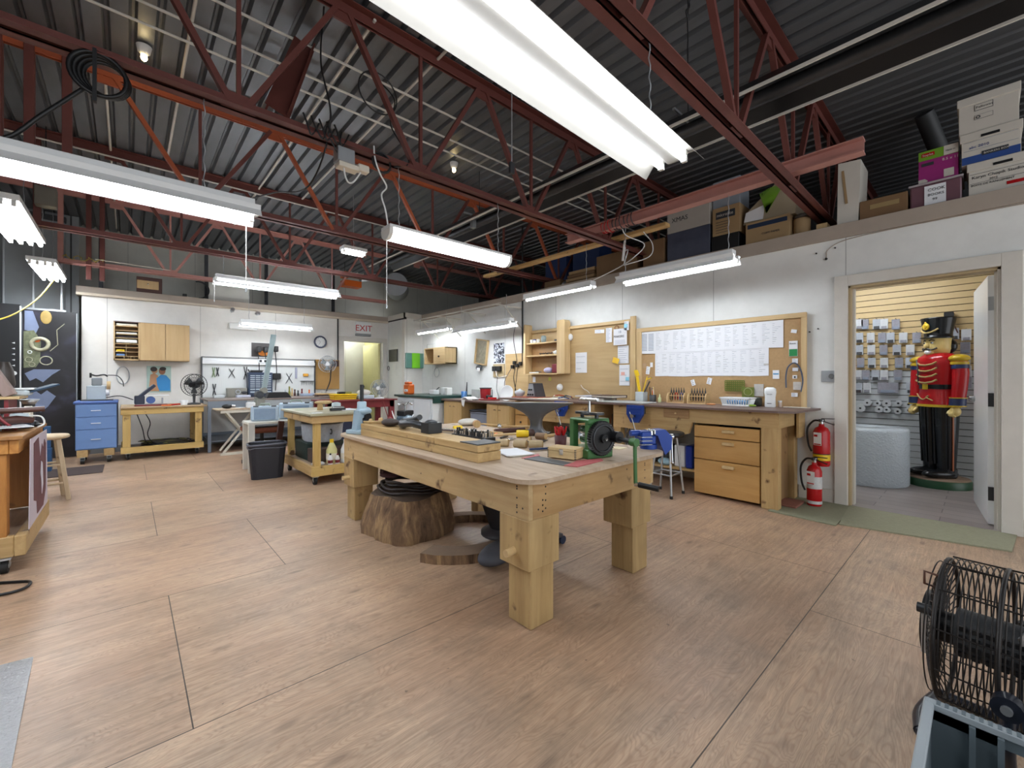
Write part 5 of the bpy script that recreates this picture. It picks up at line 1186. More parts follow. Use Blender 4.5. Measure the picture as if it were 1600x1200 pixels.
# ---- blue bench vise at the right corner
t = T('bench_vise', 'blue engineer vise bolted to the right corner of the middle table', 'vise', (2.615, 1.52, TZ), -.55)
mk('base', G().cyl((.0, 0, 0), (0, 0, .03), .055, M_bluem, n=24).box(-.055, .035, -.045, .045, .03, .09, M_bluem, .008), t)
mk('rear_jaw', G().box(-.075, .0, -.05, .05, .035, .12, M_bluem, .006).box(-.01, .006, -.05, .05, .095, .125, M_chrome, .002), t)
g = G()
for z in (.03, .055, .08): g.box(-.078, .002, -.053, .053, z, z+.006, M_chrome, .002)
mk('ribs', g, t)
mk('slide', G().cyl((-.13, 0, .105), (-.07, 0, .105), .02, M_bluem, n=16), t)
mk('front_jaw', G().prism([(.025, .125), (.10, .13), (.15, .08), (.145, -.0), (.10, -.04), (.07, .02), (.045, .09), (.025, .095)], -.045, .045, M_bluem, frame((0, 0, 0), (1, 0, 0), (0, 0, 1))).box(.018, .03, -.045, .045, .10, .13, M_chrome, .002), t)
mk('screw', G().cyl((.13, 0, .075), (.18, 0, .075), .018, M_chrome, n=14), t)
mk('handle', G().cyl((.17, -.0, .075), (.165, -.02, -.10), .007, M_chrome, n=10).ell((.165, -.02, -.10), .012, M_chrome, 8, 6), t)
# ---- small drill press at the far left corner
t = T('arbor_press', 'light blue arbor press with tall ram at the far left corner of the middle table', 'arbor press', (1.50, 3.60, TZ), .35)
M_pb = mat('powder_blue', '#9db4c2', .35, .1)
mk('base', G().box(-.09, .09, -.10, .10, 0, .035, M_pb, .008), t)
mk('column', G().prism([(-.085, .035), (-.02, .035), (-.02, .13), (.03, .16), (.03, .20), (-.06, .20), (-.07, .12)], -.03, .03, M_pb, frame((0, 0, 0), (1, 0, 0), (0, 0, 1))), t)
mk('head', G().ell((.02, 0, .19), (.075, .06, .04), M_pb).lathe([(.04, .19), (.038, .27), (.03, .275)], M_pb, (0, 0, 0)), t)
mk('ram', G().box(-.012, .012, -.012, .012, .27, .42, M_iron, .002), t)
mk('pinion', G().cyl((.03, -.05, .14), (.03, .05, .14), .035, M_black, n=16).cyl((.03, 0, .04), (.03, 0, .1), .012, M_iron), t)
# ================================================================ under the table
def bark():
    m, nt, p = nodes('bark'); L = nt.links
    tc = N(nt, 'ShaderNodeTexCoord'); mp = N(nt, 'ShaderNodeMapping'); mp.inputs['Scale'].default_value = (9, 9, 1.6); L.new(tc.outputs['Object'], mp.inputs[0])
    no = N(nt, 'ShaderNodeTexNoise', i_Scale=1.4, i_Detail=8.0, i_Roughness=.65, i_Distortion=.8); L.new(mp.outputs[0], no.inputs['Vector'])
    r = N(nt, 'ShaderNodeValToRGB'); e = r.color_ramp
    e.elements[0].position = .3; e.elements[0].color = (*lin('#473628'), 1); e.elements[1].position = .68; e.elements[1].color = (*lin('#b8976c'), 1)
    a = e.elements.new(.5); a.color = (*lin('#80644a'), 1); L.new(no.outputs['Fac'], r.inputs[0]); L.new(r.outputs[0], p.inputs['Base Color'])
    b = N(nt, 'ShaderNodeBump', i_Strength=.9, i_Distance=.03); L.new(no.outputs['Fac'], b.inputs['Height']); L.new(b.outputs[0], p.inputs['Normal']); p.inputs['Roughness'].default_value = .85; return m
M_bark = bark(); M_cut = mat('cut_log_top', '#5a4a3e', .8, var=.3)
rr = random.Random(4); ph = [rr.uniform(0, 6) for _ in range(8)]
g = G(); nn = 64; vs = []; lv = [(0, 1.05), (.06, 1.06), (.14, 1.0), (.22, .93), (.29, .86), (.30, .84)]
def rad(a, z): return .335*(1+.06*math.sin(3*a+ph[0])+.04*math.sin(5*a+ph[1])+.03*math.sin(9*a+ph[2]+z*4)+.015*math.sin(21*a+ph[3]+z*9))
for z, k in lv:
    for j in range(nn): a = 2*PI*j/nn; r_ = rad(a, z)*k; vs.append((1.68+r_*math.cos(a), 3.07+r_*math.sin(a)*1.0, z+.012*math.sin(4*a)*(z > .2)))
L_ = len(lv)
g.add(vs, [(i*nn+j, i*nn+(j+1) % nn, (i+1)*nn+(j+1) % nn, (i+1)*nn+j) for i in range(L_-1) for j in range(nn)], M_bark, True)
g.add(vs[-nn:], [tuple(range(nn))], M_cut); g.add(vs[:nn], [tuple(range(nn))[::-1]], M_cut)
one('tree_stump', g, 'thick tree stump with rough bark lying under the middle table', 'stump')
M_hose = mat('dark_brown_hose', '#2b211f', .5)
g = G()
for k, (r_, z) in enumerate(((.285, .330), (.27, .352), (.24, .368), (.255, .388))):
    g.tube([(1.71+.01*k+r_*math.cos(a)*.9, 3.10+r_*math.sin(a)+.01*math.sin(3*a+k), z+.008*math.sin(5*a+k)) for a in [2*PI*i/40 for i in range(40)]], .011, M_hose, 8, True)
one('coiled_hose', g, 'dark hose coiled on top of the tree stump', 'hose')
one('crumpled_bag', G().ell((1.72, 3.02, .43), (.09, .06, .035), mat('smoky_plastic', '#57657c', .25, var=.4, sc=25, bump=.8)), 'smoky blue crumpled plastic on the coiled hose', 'plastic')
one('rope_bundle', G().tube([(1.58+.07*math.cos(i*.55), 3.22+.10*math.sin(i*.55), .405+.0015*i) for i in range(30)], .010, mat('maroon_rope', '#4a2a2e', .6), 6), 'dark maroon rope bundled on the coiled hose', 'rope')
# curved slab
angs = [math.radians(-160+i*13) for i in range(19)]
xy = [(1.86+.47*math.cos(a)*(1+.03*math.sin(4*a)), 2.60+.45*math.sin(a)) for a in angs]
xi = [(1.88+.36*math.cos(a)*(1+.03*math.sin(3*a)), 2.62+.31*math.sin(a)) for a in angs]
n = len(xy); M_slab = mat('slab_wood', '#8a7562', .8, var=.3, sc=5, bump=.5)
g = G(); vs = [(x, y, .0) for x, y in xy]+[(x, y, .0) for x, y in xi]+[(x, y, .06) for x, y in xy]+[(x, y, .06) for x, y in xi]
fo = []; ft = []
for i in range(n-1): fo += [(i, i+1, 2*n+i+1, 2*n+i), (n+i+1, n+i, 3*n+i, 3*n+i+1), (i+1, i, n+i, n+i+1)]; ft.append((2*n+i, 2*n+i+1, 3*n+i+1, 3*n+i))
fo += [(0, 2*n, 3*n, n), (n-1, 2*n-1, 4*n-1, 3*n-1)]
g.add(vs, fo, M_bark); g.add(vs, ft, M_slab)
one('curved_wood_slab', g, 'curved slab of wood lying on the floor right of the tree stump', 'wood slab')
one('small_block', G().box(2.30, 2.42, 3.0, 3.1, 0, .22, M_legz, .004), 'pale wood post piece standing behind the tree stump', 'block')
one('grey_pouch', G().ell((0, 0, .06), (.20, .10, .06), mat('grey_felt', '#4d4f57', .7, bump=.3), 24, 14, tr(1.80, 2.12, 0) @ rz(.3)), 'grey rounded bag end lying on the floor behind the near table leg', 'bag')
t = T('black_stand', 'black flared stand with round foot under the middle table', 'stand', (2.05, 2.36, .061))
mk('foot', G().lathe([(.17, 0), (.17, .02), (.10, .05)], M_char), t)
mk('shade', G().lathe([(.10, .04), (.13, .12), (.17, .24), (.20, .36), (.185, .36), (.10, .06)], mat('black_cloth', '#2b2d33', .6), n=32), t)
t = T('caster_base', 'black wheeled foot peeking out right of the near table leg', 'caster', (2.30, 2.05, 0))
mk('arm', G().beam((-.15, 0, .09), (.03, 0, .06), .04, .03, M_char, bv=.005), t); mk('wheel', G().cyl((.03, -.02, .03), (.03, .02, .03), .03, mat('caster_blue', '#2f3c55', .3), n=18), t)
# ================================================================ back wall and far left
def case(z): return z
# wall cabinet with pigeonholes
t = T('wall_cabinet', 'pale wooden wall cabinet with pigeonholes and two doors on the back wall', 'wall cabinet', (.31, 9.33, 1.49), world=True)
X0, X1, ZA, ZB_ = -.17, .79, 1.49, 2.11
M_cabx = wood('wall_cab_ply', '#bb9b6c', '#cbae80', 'z', .5, knots=False)
mk('carcass', G().box(X0, X0+.015, 9.2, 9.46, ZA, ZB_, M_cabx).box(.125, .145, 9.2, 9.46, ZA, ZB_, M_cabx).box(X1-.015, X1, 9.2, 9.46, ZA, ZB_, M_cabx).box(X0, X1, 9.2, 9.46, ZA, ZA+.02, M_cabx).box(X0, X1, 9.2, 9.46, ZB_-.015, ZB_, M_leather).box(X0, X1, 9.44, 9.46, ZA, ZB_, MC['shelf_back']), t)
g = G()
for z in (1.55, 1.62, 1.69, 1.75, 1.84, 1.90, 1.96, 2.03): g.box(X0+.015, .125, 9.21, 9.44, z, z+.008, M_ply)
g.box(-.025, -.019, 9.21, 9.44, 1.55, 1.75, M_ply)
for x in (-.05, 0, .03, .07): g.box(x, x+.006, 9.21, 9.3, ZA+.02, 1.55, M_ply)
mk('divider', g, t)
for a, b in ((.147, .465), (.470, X1-.003)): mk('door', G().box(a, b, 9.185, 9.2, ZA+.003, ZB_-.005, M_cabx, .003), t)
for z, h, m, lab in ((1.771, .05, M_white, 'white folded papers in the wall cabinet pigeonholes'), (1.850, .03, M_dleather, 'dark papers in the wall cabinet pigeonholes'), (1.911, .025, M_paper, 'pale sheets in the wall cabinet pigeonholes'), (2.041, .035, M_paperc, 'cream papers in the top pigeonhole of the wall cabinet')):
    one('paper_pile', G().box(X0+.03, .11, 9.22, 9.42, z, z+h, m, .008), lab, 'papers')
one('paper_pile', G().box(X0+.03, -.04, 9.22, 9.40, 1.630, 1.66, M_yel, .005), 'yellow pieces in a small pigeonhole of the wall cabinet', 'papers')
one('paper_pile', G().box(X0+.03, -.04, 9.22, 9.40, 1.560, 1.59, M_blue, .005), 'blue pieces in a small pigeonhole of the wall cabinet', 'papers')
# blue drawer unit on blocks
t = T('drawer_unit', 'light blue metal drawer unit on wooden blocks with casters', 'drawer unit', (-.32, 8.65, 0), world=True)
mk('body', G().box(-.54, -.12, 8.37, 8.95, .20, .84, M_blue, .003).box(-.56, -.105, 8.34, 8.96, .84, .875, mat('blue_top', '#4a68a8', .5), .008), t)
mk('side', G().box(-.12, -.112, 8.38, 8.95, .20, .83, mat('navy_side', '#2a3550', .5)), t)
for z0, z1 in ((.66, .83), (.485, .65), (.21, .475)):
    dr = mk('drawer', G().box(-.537, -.123, 8.355, 8.37, z0, z1, M_blue, .004), t)
    mk('handle', G().box(-.385, -.285, 8.320, 8.335, (z0+z1)/2-.004, (z0+z1)/2+.006, M_white, .003).box(-.385, -.38, 8.33, 8.355, (z0+z1)/2-.004, (z0+z1)/2+.004, M_white).box(-.29, -.285, 8.33, 8.355, (z0+z1)/2-.004, (z0+z1)/2+.004, M_white), dr)
for x in (-.47, -.20): mk('block', G().box(x-.055, x+.055, 8.36, 8.9, .10, .20, M_plyy, .004), t)
for x in (-.47, -.20):
    for y in (8.40, 8.86): mk('caster', G().cyl((x-.02, y, .045), (x+.02, y, .045), .042, M_black, n=18).box(x-.025, x+.025, y-.01, y+.03, .05, .10, M_galv), t)
t = T('polishing_machine', 'pale grey box machine with a belt head on the blue drawer unit', 'machine', (-.34, 8.65, .876))
M_pg = mat('pale_grey_metal', '#b9c5ca', .4)
mk('base_plate', G().box(-.16, .18, -.13, .13, 0, .012, M_black, .003), t); mk('housing', G().box(-.10, .10, -.10, .10, .012, .215, M_pg, .008), t)
mk('motor', G().box(-.05, .06, -.07, .07, .215, .33, mat('grey_metal_box', '#8b9296', .45), .01), t)
mk('wheel', G().cyl((.11, -.06, .22), (.15, -.06, .22), .06, M_ply, n=20).cyl((.10, -.06, .12), (.14, -.06, .12), .05, M_whitep, n=20), t)
mk('arm', G().tube(smooth_path([(-.06, -.03, .38), (0, -.04, .36), (.08, -.05, .375), (.12, -.05, .35)], 4), .012, M_black, 6).cyl((-.06, -.03, .33), (-.06, -.03, .40), .012, M_black), t)
mk('cord', G().tube(smooth_path([(.12, 0, .37), (.22, .02, .36), (.28, .03, .28), (.29, .03, .20)], 5), .006, M_black, 6).tube(smooth_path([(.1, 0, .04), (.25, -.05, .06), (.40, -.08, .0)], 5), .007, M_black, 6), t)
def caster(t, x, y, r=.045, m=M_rubber, a=0.):
    c = mk('caster', G().box(x-.03, x+.03, y-.03, y+.03, r*2+.0, r*2+.012, M_galv).beam((x-.022, y, r*2), (x-.022, y+.02, r), .004, .03, M_galv).beam((x+.022, y, r*2), (x+.022, y+.02, r), .004, .03, M_galv), t)
    mk('wheel', G().cyl((x-.015, y+.02, r), (x+.015, y+.02, r), r, m, n=20).cyl((x-.018, y+.02, r), (x+.018, y+.02, r), r*.4, M_galv, n=12), c)
# rolling 2x4 bench
t = T('rolling_bench', 'rolling wooden bench with open frame against the back wall', 'workbench', (.41, 8.75, 0), world=True)
M_2x4 = wood('yellow_fir', '#c3a05a', '#d6b876', 'x', .8, stain=.08); M_2x4z = wood('yellow_fir_upright', '#c3a05a', '#d6b876', 'z', .8, stain=.08)
mk('top', G().box(-.085, .94, 8.32, 9.28, .755, .775, mat('stained_top', '#b59a78', .5, var=.25, sc=5), .003), t)
mk('rail', G().box(-.08, .90, 8.35, 8.39, .665, .754, M_2x4, .004), t); mk('rail', G().box(-.08, .90, 9.16, 9.20, .665, .754, M_2x4, .004), t)
mk('base_rail', G().box(-.08, .90, 8.34, 8.38, .10, .19, M_2x4, .004).box(-.08, -.04, 8.38, 9.20, .10, .19, M_2x4, .004).box(.86, .90, 8.38, 9.20, .10, .19, M_2x4, .004), t)
mk('shelf', G().box(-.04, .86, 8.38, 9.20, .11, .125, M_leather), t)
for x, y in ((-.06, 8.385), (.79, 8.385), (-.06, 9.12), (.79, 9.12)): mk('leg', G().box(x, x+.09, y, y+.04, .125, .70, M_2x4z, .004), t)
for x, y in ((0, 8.42), (.82, 8.42), (0, 9.12), (.82, 9.12)): caster(t, x, y, .044)
g = G(); rr = random.Random(6)
for k in range(3):
    g.tube([(.38+.06*k+(.22+.03*k)*math.cos(i*.5+k)*(1+.2*math.sin(i*.21)), 8.62+.14*math.sin(i*.5+k), .14+.0013*i+.012*math.sin(i*.9)**2) for i in range(70)], .007, [M_black, mat('olive_cord', '#6b6a2c', .5), M_hose][k], 6)
tag(one('extension_cords', g, 'tangled heap of black and olive cords under the rolling bench', 'cords'), kind='stuff')
one('hanging_cable', G().tube(smooth_path([(.10, 8.45, .66), (.16, 8.44, .45), (.20, 8.45, .25), (.30, 8.5, .16)], 5), .007, M_black, 6), 'thick black cable hanging at the left under the rolling bench', 'cable')
one('hanging_cable', G().tube(smooth_path([(.20, 8.45, .66), (.25, 8.45, .52), (.22, 8.45, .35), (.30, 8.47, .22), (.52, 8.5, .20)], 5), .007, M_black, 6), 'looped black cable right of the thick one under the rolling bench', 'cable')
# disc sander on the bench
t = T('bench_saw', 'dark blue bench sander with angled arm on the rolling bench', 'sander', (.24, 8.62, .776))
mk('base', G().box(-.17, .22, -.10, .10, 0, .02, M_redb, .004).box(-.15, .15, -.08, .08, .02, .03, M_sil, .003), t)
mk('body', G().box(-.17, -.05, -.07, .07, .03, .16, mat('dark_navy', '#222c42', .4), .01).cyl((.02, -.05, .09), (.02, .06, .09), .055, mat('motor_blue', '#3c5c9c', .35)), t)
mk('arm', G().beam((-.12, 0, .13), (.07, 0, .32), .07, .05, MC['dark_navy'], bv=.01), t)
mk('table', G().box(-.03, .24, -.08, .08, .15, .162, M_white, .003), t)
mk('stop', G().box(.15, .17, -.02, .02, .03, .12, M_sil), t)
FYP = lambda k: frame((0, 9.453-.0015*k, 0), (1, 0, 0), (0, 0, 1))
def circ(cx, cz, rx_, rz_, n=16): return [(cx+rx_*math.cos(2*PI*i/n), cz+rz_*math.sin(2*PI*i/n)) for i in range(n)]
M_skin = mat('print_tan', '#b98a66', .6); M_sky = mat('print_blue', '#2f86c4', .5); M_hair = mat('print_hair', '#2b2422', .6)
t = T('poster', 'pale green poster with two printed figures behind the blue sander', 'poster', (.395, 9.46, .96), world=True)
mk('sheet', G().box(.235, .555, 9.455, 9.468, .96, 1.41, mat('mint_poster', '#a9c4bd', .6, var=.05)), t)
mk('printed_figure', G().prism(circ(.335, 1.335, .042, .055), 0, .0015, M_skin, FYP(0)).prism(circ(.325, 1.355, .045, .042), 0, .0015, M_hair, FYP(1)).prism([(.28, 1.26), (.33, 1.29), (.38, 1.25), (.40, .98), (.26, .98)], 0, .0015, M_skin, FYP(0)), t)
mk('printed_figure', G().prism(circ(.435, 1.325, .045, .062), 0, .0015, mat('brown_skin_print', '#8f6248', .6), FYP(2)).prism(circ(.445, 1.362, .045, .032), 0, .0015, M_hair, FYP(3)).prism([(.36, 1.20), (.42, 1.26), (.49, 1.25), (.545, 1.17), (.545, .985), (.40, .985), (.37, 1.08)], 0, .0015, M_sky, FYP(2)), t)
one('hanging_belt', G().torus((-.06, 9.455, 1.25), .105, .007, M_galv, rx(PI/2), sx=.75, sy=1.35), 'grey oval belt hanging on the wall below the wall cabinet', 'belt')
# fans
def table_fan(lab, c, r, R, m, mb, base_r=.09, hub=None, stem=.18, tilt=0., nb=3, wall=False):
    t = T('table_fan', lab, 'fan', c, r)
    Mf = tr(0, 0, stem+R) @ ry(tilt) @ ry(PI/2)     # disc axis = local x
    if not wall: mk('base', G().lathe([(base_r, 0), (base_r, .015), (base_r*.35, .03)], mb), t); mk('stem', G().cyl((0, 0, .02), (-.0, 0, stem+R*.2), .016, mb, r2=.022), t)
    mk('motor', G().cyl(Mf @ Vector((0, 0, -.10)), Mf @ Vector((0, 0, -.02)), R*.26, mb, r2=R*.34), t)
    g = G()
    for q in (-.045, .045): g.torus((0, 0, 0), R, .005, m, Mf @ tr(0, 0, q), 36, 6)
    for q in (-.045, .045):
        for k in (.45, .72): g.torus((0, 0, 0), R*k, .0018, m, Mf @ tr(0, 0, q*1.35), 28, 4)
        for i in range(28):
            a = 2*PI*i/28; g.tube([Mf @ Vector((R*math.cos(a)*s_, R*math.sin(a)*s_, q*(1.45 if s_ < .8 else 1))) for s_ in (.2, .6, 1)], .0018 if m is M_black else .0028, m, 4)
    mk('grille', g, t)
    mk('hub', G().cyl(Mf @ Vector((0, 0, .03)), Mf @ Vector((0, 0, .075)), R*.22, hub or m, n=18), t)
    for b in range(nb):
        a = 2*PI*b/nb; g = G(); vs = []
        for i in range(5):
            rr_ = R*(.18+.17*i); w_ = .55-.03*i
            for s_ in (-1, 1): vs.append((rr_*math.cos(a+s_*w_), rr_*math.sin(a+s_*w_), s_*.018))
        vs2 = [(x, y, z+.003) for x, y, z in vs]
        n_ = len(vs)
        fs = [(2*i, 2*i+1, 2*i+3, 2*i+2) for i in range(4)]+[(n_+2*i+2, n_+2*i+3, n_+2*i+1, n_+2*i) for i in range(4)]
        for i in range(4): fs += [(2*i, 2*i+2, n_+2*i+2, n_+2*i), (2*i+3, 2*i+1, n_+2*i+1, n_+2*i+3)]
        fs += [(1, 0, n_, n_+1), (8, 9, n_+9, n_+8)]
        g.add(vs+vs2, fs, mb if hub is None else MC.get('fan_blade', m), True, Mf); mk('blade', g, t)
    return t
mat('fan_blade', '#a9b3b8', .25, alpha=.75)
table_fan('black table fan at the right end of the rolling bench', (.80, 8.62, .776), -2.2, .175, M_black, M_dgrey, stem=.14)
one('white_tub', G().lathe([(.04, 0), (.055, .075), (.05, .075), (.036, .005)], M_white, (.66, 8.5, .776)), 'small white tub on the rolling bench before the black fan', 'tub')
one('red_tool', G().tube([(.45, 8.45, .785), (.55, 8.48, .79), (.62, 8.56, .79)], .012, M_ext, 6).box(.38, .50, 8.40, 8.48, .776, .79, M_orange, .004), 'red and orange tool lying before the blue sander', 'hand tool')
# steel bench with pegboard
M_sb = mat('blue_grey_steel', '#7d8793', .45, .2); M_sb2 = mat('pale_steel_panel', '#a9b0b4', .45)
t = T('steel_bench', 'long blue grey steel bench under the white pegboard', 'workbench', (2.0, 8.9, 0), world=True)
mk('top', G().box(.95, 3.05, 8.36, 9.40, .825, .85, mat('worn_brown_top', '#8d7f78', .45), .003), t)
mk('apron', G().box(.96, 3.04, 8.37, 8.39, .70, .824, M_sb2).box(.96, 1.5, 8.365, 8.37, .70, .824, M_sb), t)
for x in (.955, 3.0):
    for y in (8.37, 9.34): mk('leg', G().box(x, x+.045, y, y+.045, 0, .824, M_sb, .002), t)
mk('back_rail', G().box(1.0, 3.0, 9.34, 9.36, .12, .22, M_sb).box(1.0, 3.0, 8.40, 9.34, .16, .175, M_sb), t)
def peg_mat():
    m, nt, p = nodes('white_pegboard'); L = nt.links
    geo = N(nt, 'ShaderNodeNewGeometry'); sp = N(nt, 'ShaderNodeSeparateXYZ'); L.new(geo.outputs['Position'], sp.inputs[0]); ds = []
    for i in (0, 2):
        a = N(nt, 'ShaderNodeMath', operation='PINGPONG', i_1=.0127*1.1); L.new(sp.outputs[i], a.inputs[0])
        b = N(nt, 'ShaderNodeMath', operation='POWER', i_1=2.0); L.new(a.outputs[0], b.inputs[0]); ds.append(b)
    s = N(nt, 'ShaderNodeMath', operation='ADD'); L.new(ds[0].outputs[0], s.inputs[0]); L.new(ds[1].outputs[0], s.inputs[1])
    lt = N(nt, 'ShaderNodeMath', operation='LESS_THAN', i_1=.0042**2); L.new(s.outputs[0], lt.inputs[0])
    mx = N(nt, 'ShaderNodeMix', data_type='RGBA', i_6=(*lin('#e3e6e4'), 1), i_7=(*lin('#3a3d3d'), 1)); L.new(lt.outputs[0], mx.inputs[0]); L.new(mx.outputs[2], p.inputs['Base Color'])
    p.inputs['Roughness'].default_value = .35; return m
t = T('pegboard', 'white pegboard with pliers behind the steel bench', 'pegboard', (1.95, 9.44, .85), world=True)
mk('panel', G().box(.99, 2.90, 9.425, 9.45, .852, 1.46, peg_mat()), t)
mk('rail', G().box(.98, 2.91, 9.37, 9.45, 1.46, 1.53, M_white, .003).box(.98, 2.91, 9.40, 9.45, 1.53, 1.585, M_white, .003), t)
mk('edge', G().box(.975, .99, 9.37, 9.45, .852, 1.59, M_iron).box(.98, 2.91, 9.37, 9.45, 1.585, 1.592, M_iron).box(2.90, 2.915, 9.37, 9.45, .852, 1.585, M_iron), t)
def peg_tool(x, z, s, m, lab, kind='pliers'):
    g = G()
    if kind == 'pliers':
        for k in (-1, 1): g.tube([(x+k*s*.10, 9.41, z), (x+k*s*.05, 9.41, z-s*.35), (x, 9.41, z-s*.5), (x-k*s*.12, 9.41, z-s)], .008, m, 6)
    elif kind == 'scissors':
        for k in (-1, 1): g.tube([(x+k*s*.25, 9.41, z), (x, 9.41, z-s*.45), (x-k*s*.3, 9.41, z-s)], .007, m, 6)
    else: g.tube([(x, 9.41, z), (x+s*.5, 9.41, z-s)], .009, m, 6)
    return one('hanging_tool', g, lab, 'hand tool')
peg_tool(1.16, 1.40, .18, mat('green_grip', '#7f9468', .5), 'green handled pliers, far left of the upper row on the pegboard')
peg_tool(1.22, 1.40, .16, M_iron, 'dark pliers beside the green handled ones on the pegboard')
peg_tool(1.44, 1.38, .17, M_iron, 'open dark pliers, second cluster on the pegboard', 'scissors')
peg_tool(1.66, 1.42, .24, M_black, 'black pliers hanging above the grey metal box on the pegboard')
peg_tool(1.70, 1.38, .20, M_black, 'long black tool slanting down beside the black pliers', 'bar')
peg_tool(1.92, 1.36, .15, M_black, 'black snips left of the dark blue drawer organiser', 'scissors')
peg_tool(1.17, 1.10, .22, M_iron, 'grey pliers in the lower row at the far left of the pegboard')
peg_tool(2.42, 1.30, .20, M_iron, 'scissors right of the black power strip on the pegboard', 'scissors')
one('steel_rule', G().box(2.53, 2.57, 9.40, 9.42, 1.20, 1.42, mat('lilac_steel', '#a5a8bd', .3, .3), .004), 'pale lilac steel rule hanging on the pegboard', 'rule')
one('yellow_holder', G().box(2.68, 2.78, 9.38, 9.42, 1.24, 1.30, mat('amber_plastic', '#e8a83c', .4), .01), 'amber plastic holder on the right of the pegboard', 'holder')
g = G()
for i in range(7): g.cyl((2.65+.035*i, 9.40, 1.14), (2.65+.035*i, 9.40, 1.06+.01*(i % 3)), .004, M_iron, n=6)
g.box(2.63, 2.89, 9.39, 9.42, 1.14, 1.15, M_iron); one('bit_rack', g, 'row of small bits on a rail at the right of the pegboard', 'bit rack')
# drawer organiser
t = T('drawer_organizer', 'dark blue small parts organiser with clear drawers on the steel bench', 'parts organiser', (1.87, 9.27, .851))
M_nv = mat('organiser_navy', '#27364f', .4)
mk('case', G().box(-.20, .20, -.08, .10, 0, .46, M_nv, .004), t)
rws = [(.02, .06, 2), (.075, .115, 4), (.13, .165, 4)]+[(.18+.035*i, .205+.035*i, 4) for i in range(7)]
M_clr = mat('clear_drawer', '#aab6c0', .2, var=.15)
for z0, z1, n_ in rws:
    for i in range(n_):
        w_ = .36/n_; x = -.18+w_*i
        mk('drawer', G().box(x+.006, x+w_-.006, -.092, -.08, z0, z1-.008, M_nv if n_ == 2 else M_clr, .002), t)
one('black_case', G().box(1.72, 1.90, 9.20, 9.32, 1.313, 1.355, M_black, .006), 'flat black case on top of the dark blue parts organiser', 'case')
one('metal_box', G().box(1.34, 1.65, 9.20, 9.36, .851, 1.02, mat('dull_metal_box', '#8d8a80', .45, .3), .003), 'dull grey metal box on the steel bench left of the organiser', 'box')
one('round_gauge', G().torus((1.50, 9.18, .95), .035, .008, M_galv, rx(PI/2)).ell((1.60, 9.17, .94), (.05, .02, .025), M_dgrey), 'grey gauge and parts in front of the dull grey metal box', 'gauge')
one('clear_box', G().box(1.12, 1.28, 9.05, 9.2, .851, .90, mat('clear_lid', '#d2dadb', .2), .006), 'clear box on the left end of the steel bench', 'box')
one('tool_tray', G().box(1.46, 1.68, 9.05, 9.17, .851, .895, mat('tray_lilac', '#c4c8d6', .4), .006), 'pale lilac tray in front of the dull grey metal box', 'tray')
for i, (x, h, m, lab) in enumerate(((2.30, .12, M_pg, 'pale bottle on the steel bench right of the organiser'), (2.37, .19, mat('olive_handle', '#86863a', .5), 'olive handled tool standing on the steel bench'), (2.42, .15, M_ply, 'wooden handled tool standing beside the olive one'), (2.47, .13, M_leather, 'dark handled tool standing on the steel bench'), (2.53, .11, M_dgrey, 'grey tool standing on the steel bench near the clear scale'), (2.60, .14, M_redb, 'dark red handled tool standing on the steel bench'), (2.74, .12, M_orange, 'orange capped bottle on the steel bench'))):
    one('standing_tool', G().lathe([(.018, 0), (.022, h*.3), (.012, h*.6), (.015, h)], m, (x, 9.2, .851)), lab, 'hand tool')
one('blue_tray', G().box(2.55, 2.82, 8.95, 9.15, .851, .90, mat('pale_blue_tray', '#aebcd2', .4), .008), 'pale blue tray on the right half of the steel bench', 'tray')
one('leather_stack', G().box(2.70, 3.0, 8.5, 8.75, .851, .865, M_paperc, .004).box(2.66, 2.98, 8.48, 8.72, .866, .885, M_leather, .004).box(2.70, 3.02, 8.5, 8.74, .886, .91, M_ply, .004), 'stack of brown and cream leather pieces at the right end of the steel bench', 'leather')
t = T('dark_box', 'black slanted box on the steel bench behind the pale tool cases', 'box', (2.0, 8.50, .851))
mk('body', G().prism([(-.20, 0), (.20, 0), (.13, .10), (-.16, .10)], -.10, .10, M_black, frame((0, 0, 0), (1, 0, 0), (0, 0, 1))), t)
t = T('ceiling_lamp_arm', 'tall pale blue steel arm of a foot shear leaning before the pegboard', 'lever', (1.62, 8.0, .70), world=True)
mk('arm', G().beam((1.66, 7.95, .98), (1.74, 7.65, 1.90), .075, .03, mat('pale_blue_steel', '#a9bfc4', .4, .2), bv=.004), t)
mk('head', G().box(1.54, 1.68, 7.92, 8.06, .722, .90, mat('cast_grey', '#8c8d84', .5, .3), .02).cyl((1.60, 7.90, .93), (1.60, 8.06, .93), .06, M_iron).cyl((1.66, 7.90, 1.0), (1.66, 8.02, 1.0), .05, MC['cast_grey']), t)
# folding side table
t = T('folding_table', 'white folding table with crossed legs in front of the steel bench', 'table', (1.35, 8.05, 0), world=True)
M_fw = mat('off_white_paint', '#c9c4b6', .5)
mk('top', G().box(1.0, 1.75, 7.88, 8.28, .70, .72, M_top, .003), t); mk('frame', G().box(1.06, 1.70, 7.89, 7.93, .655, .70, M_fw, .003), t)
for y in (7.90, 8.24): mk('leg', G().beam((1.14, y, .67), (1.60, y, .03), .03, .03, M_fw), t); mk('leg', G().beam((1.58, y+.03, .67), (1.10, y+.03, .03), .03, .03, M_fw), t)
mk('foot', G().box(1.06, 1.64, 7.88, 7.95, 0, .035, M_fw, .003), t)
one('black_tool', G().ell((1.16, 8.0, .755), (.07, .05, .035), M_black).cyl((1.2, 8.0, .76), (1.27, 8.0, .76), .015, M_chrome), 'black power tool lying on the white folding table', 'power tool')
one('white_bucket', G().box(1.42, 1.54, 7.92, 8.04, .721, .81, M_white, .012), 'square white tub at the right of the folding table', 'tub')
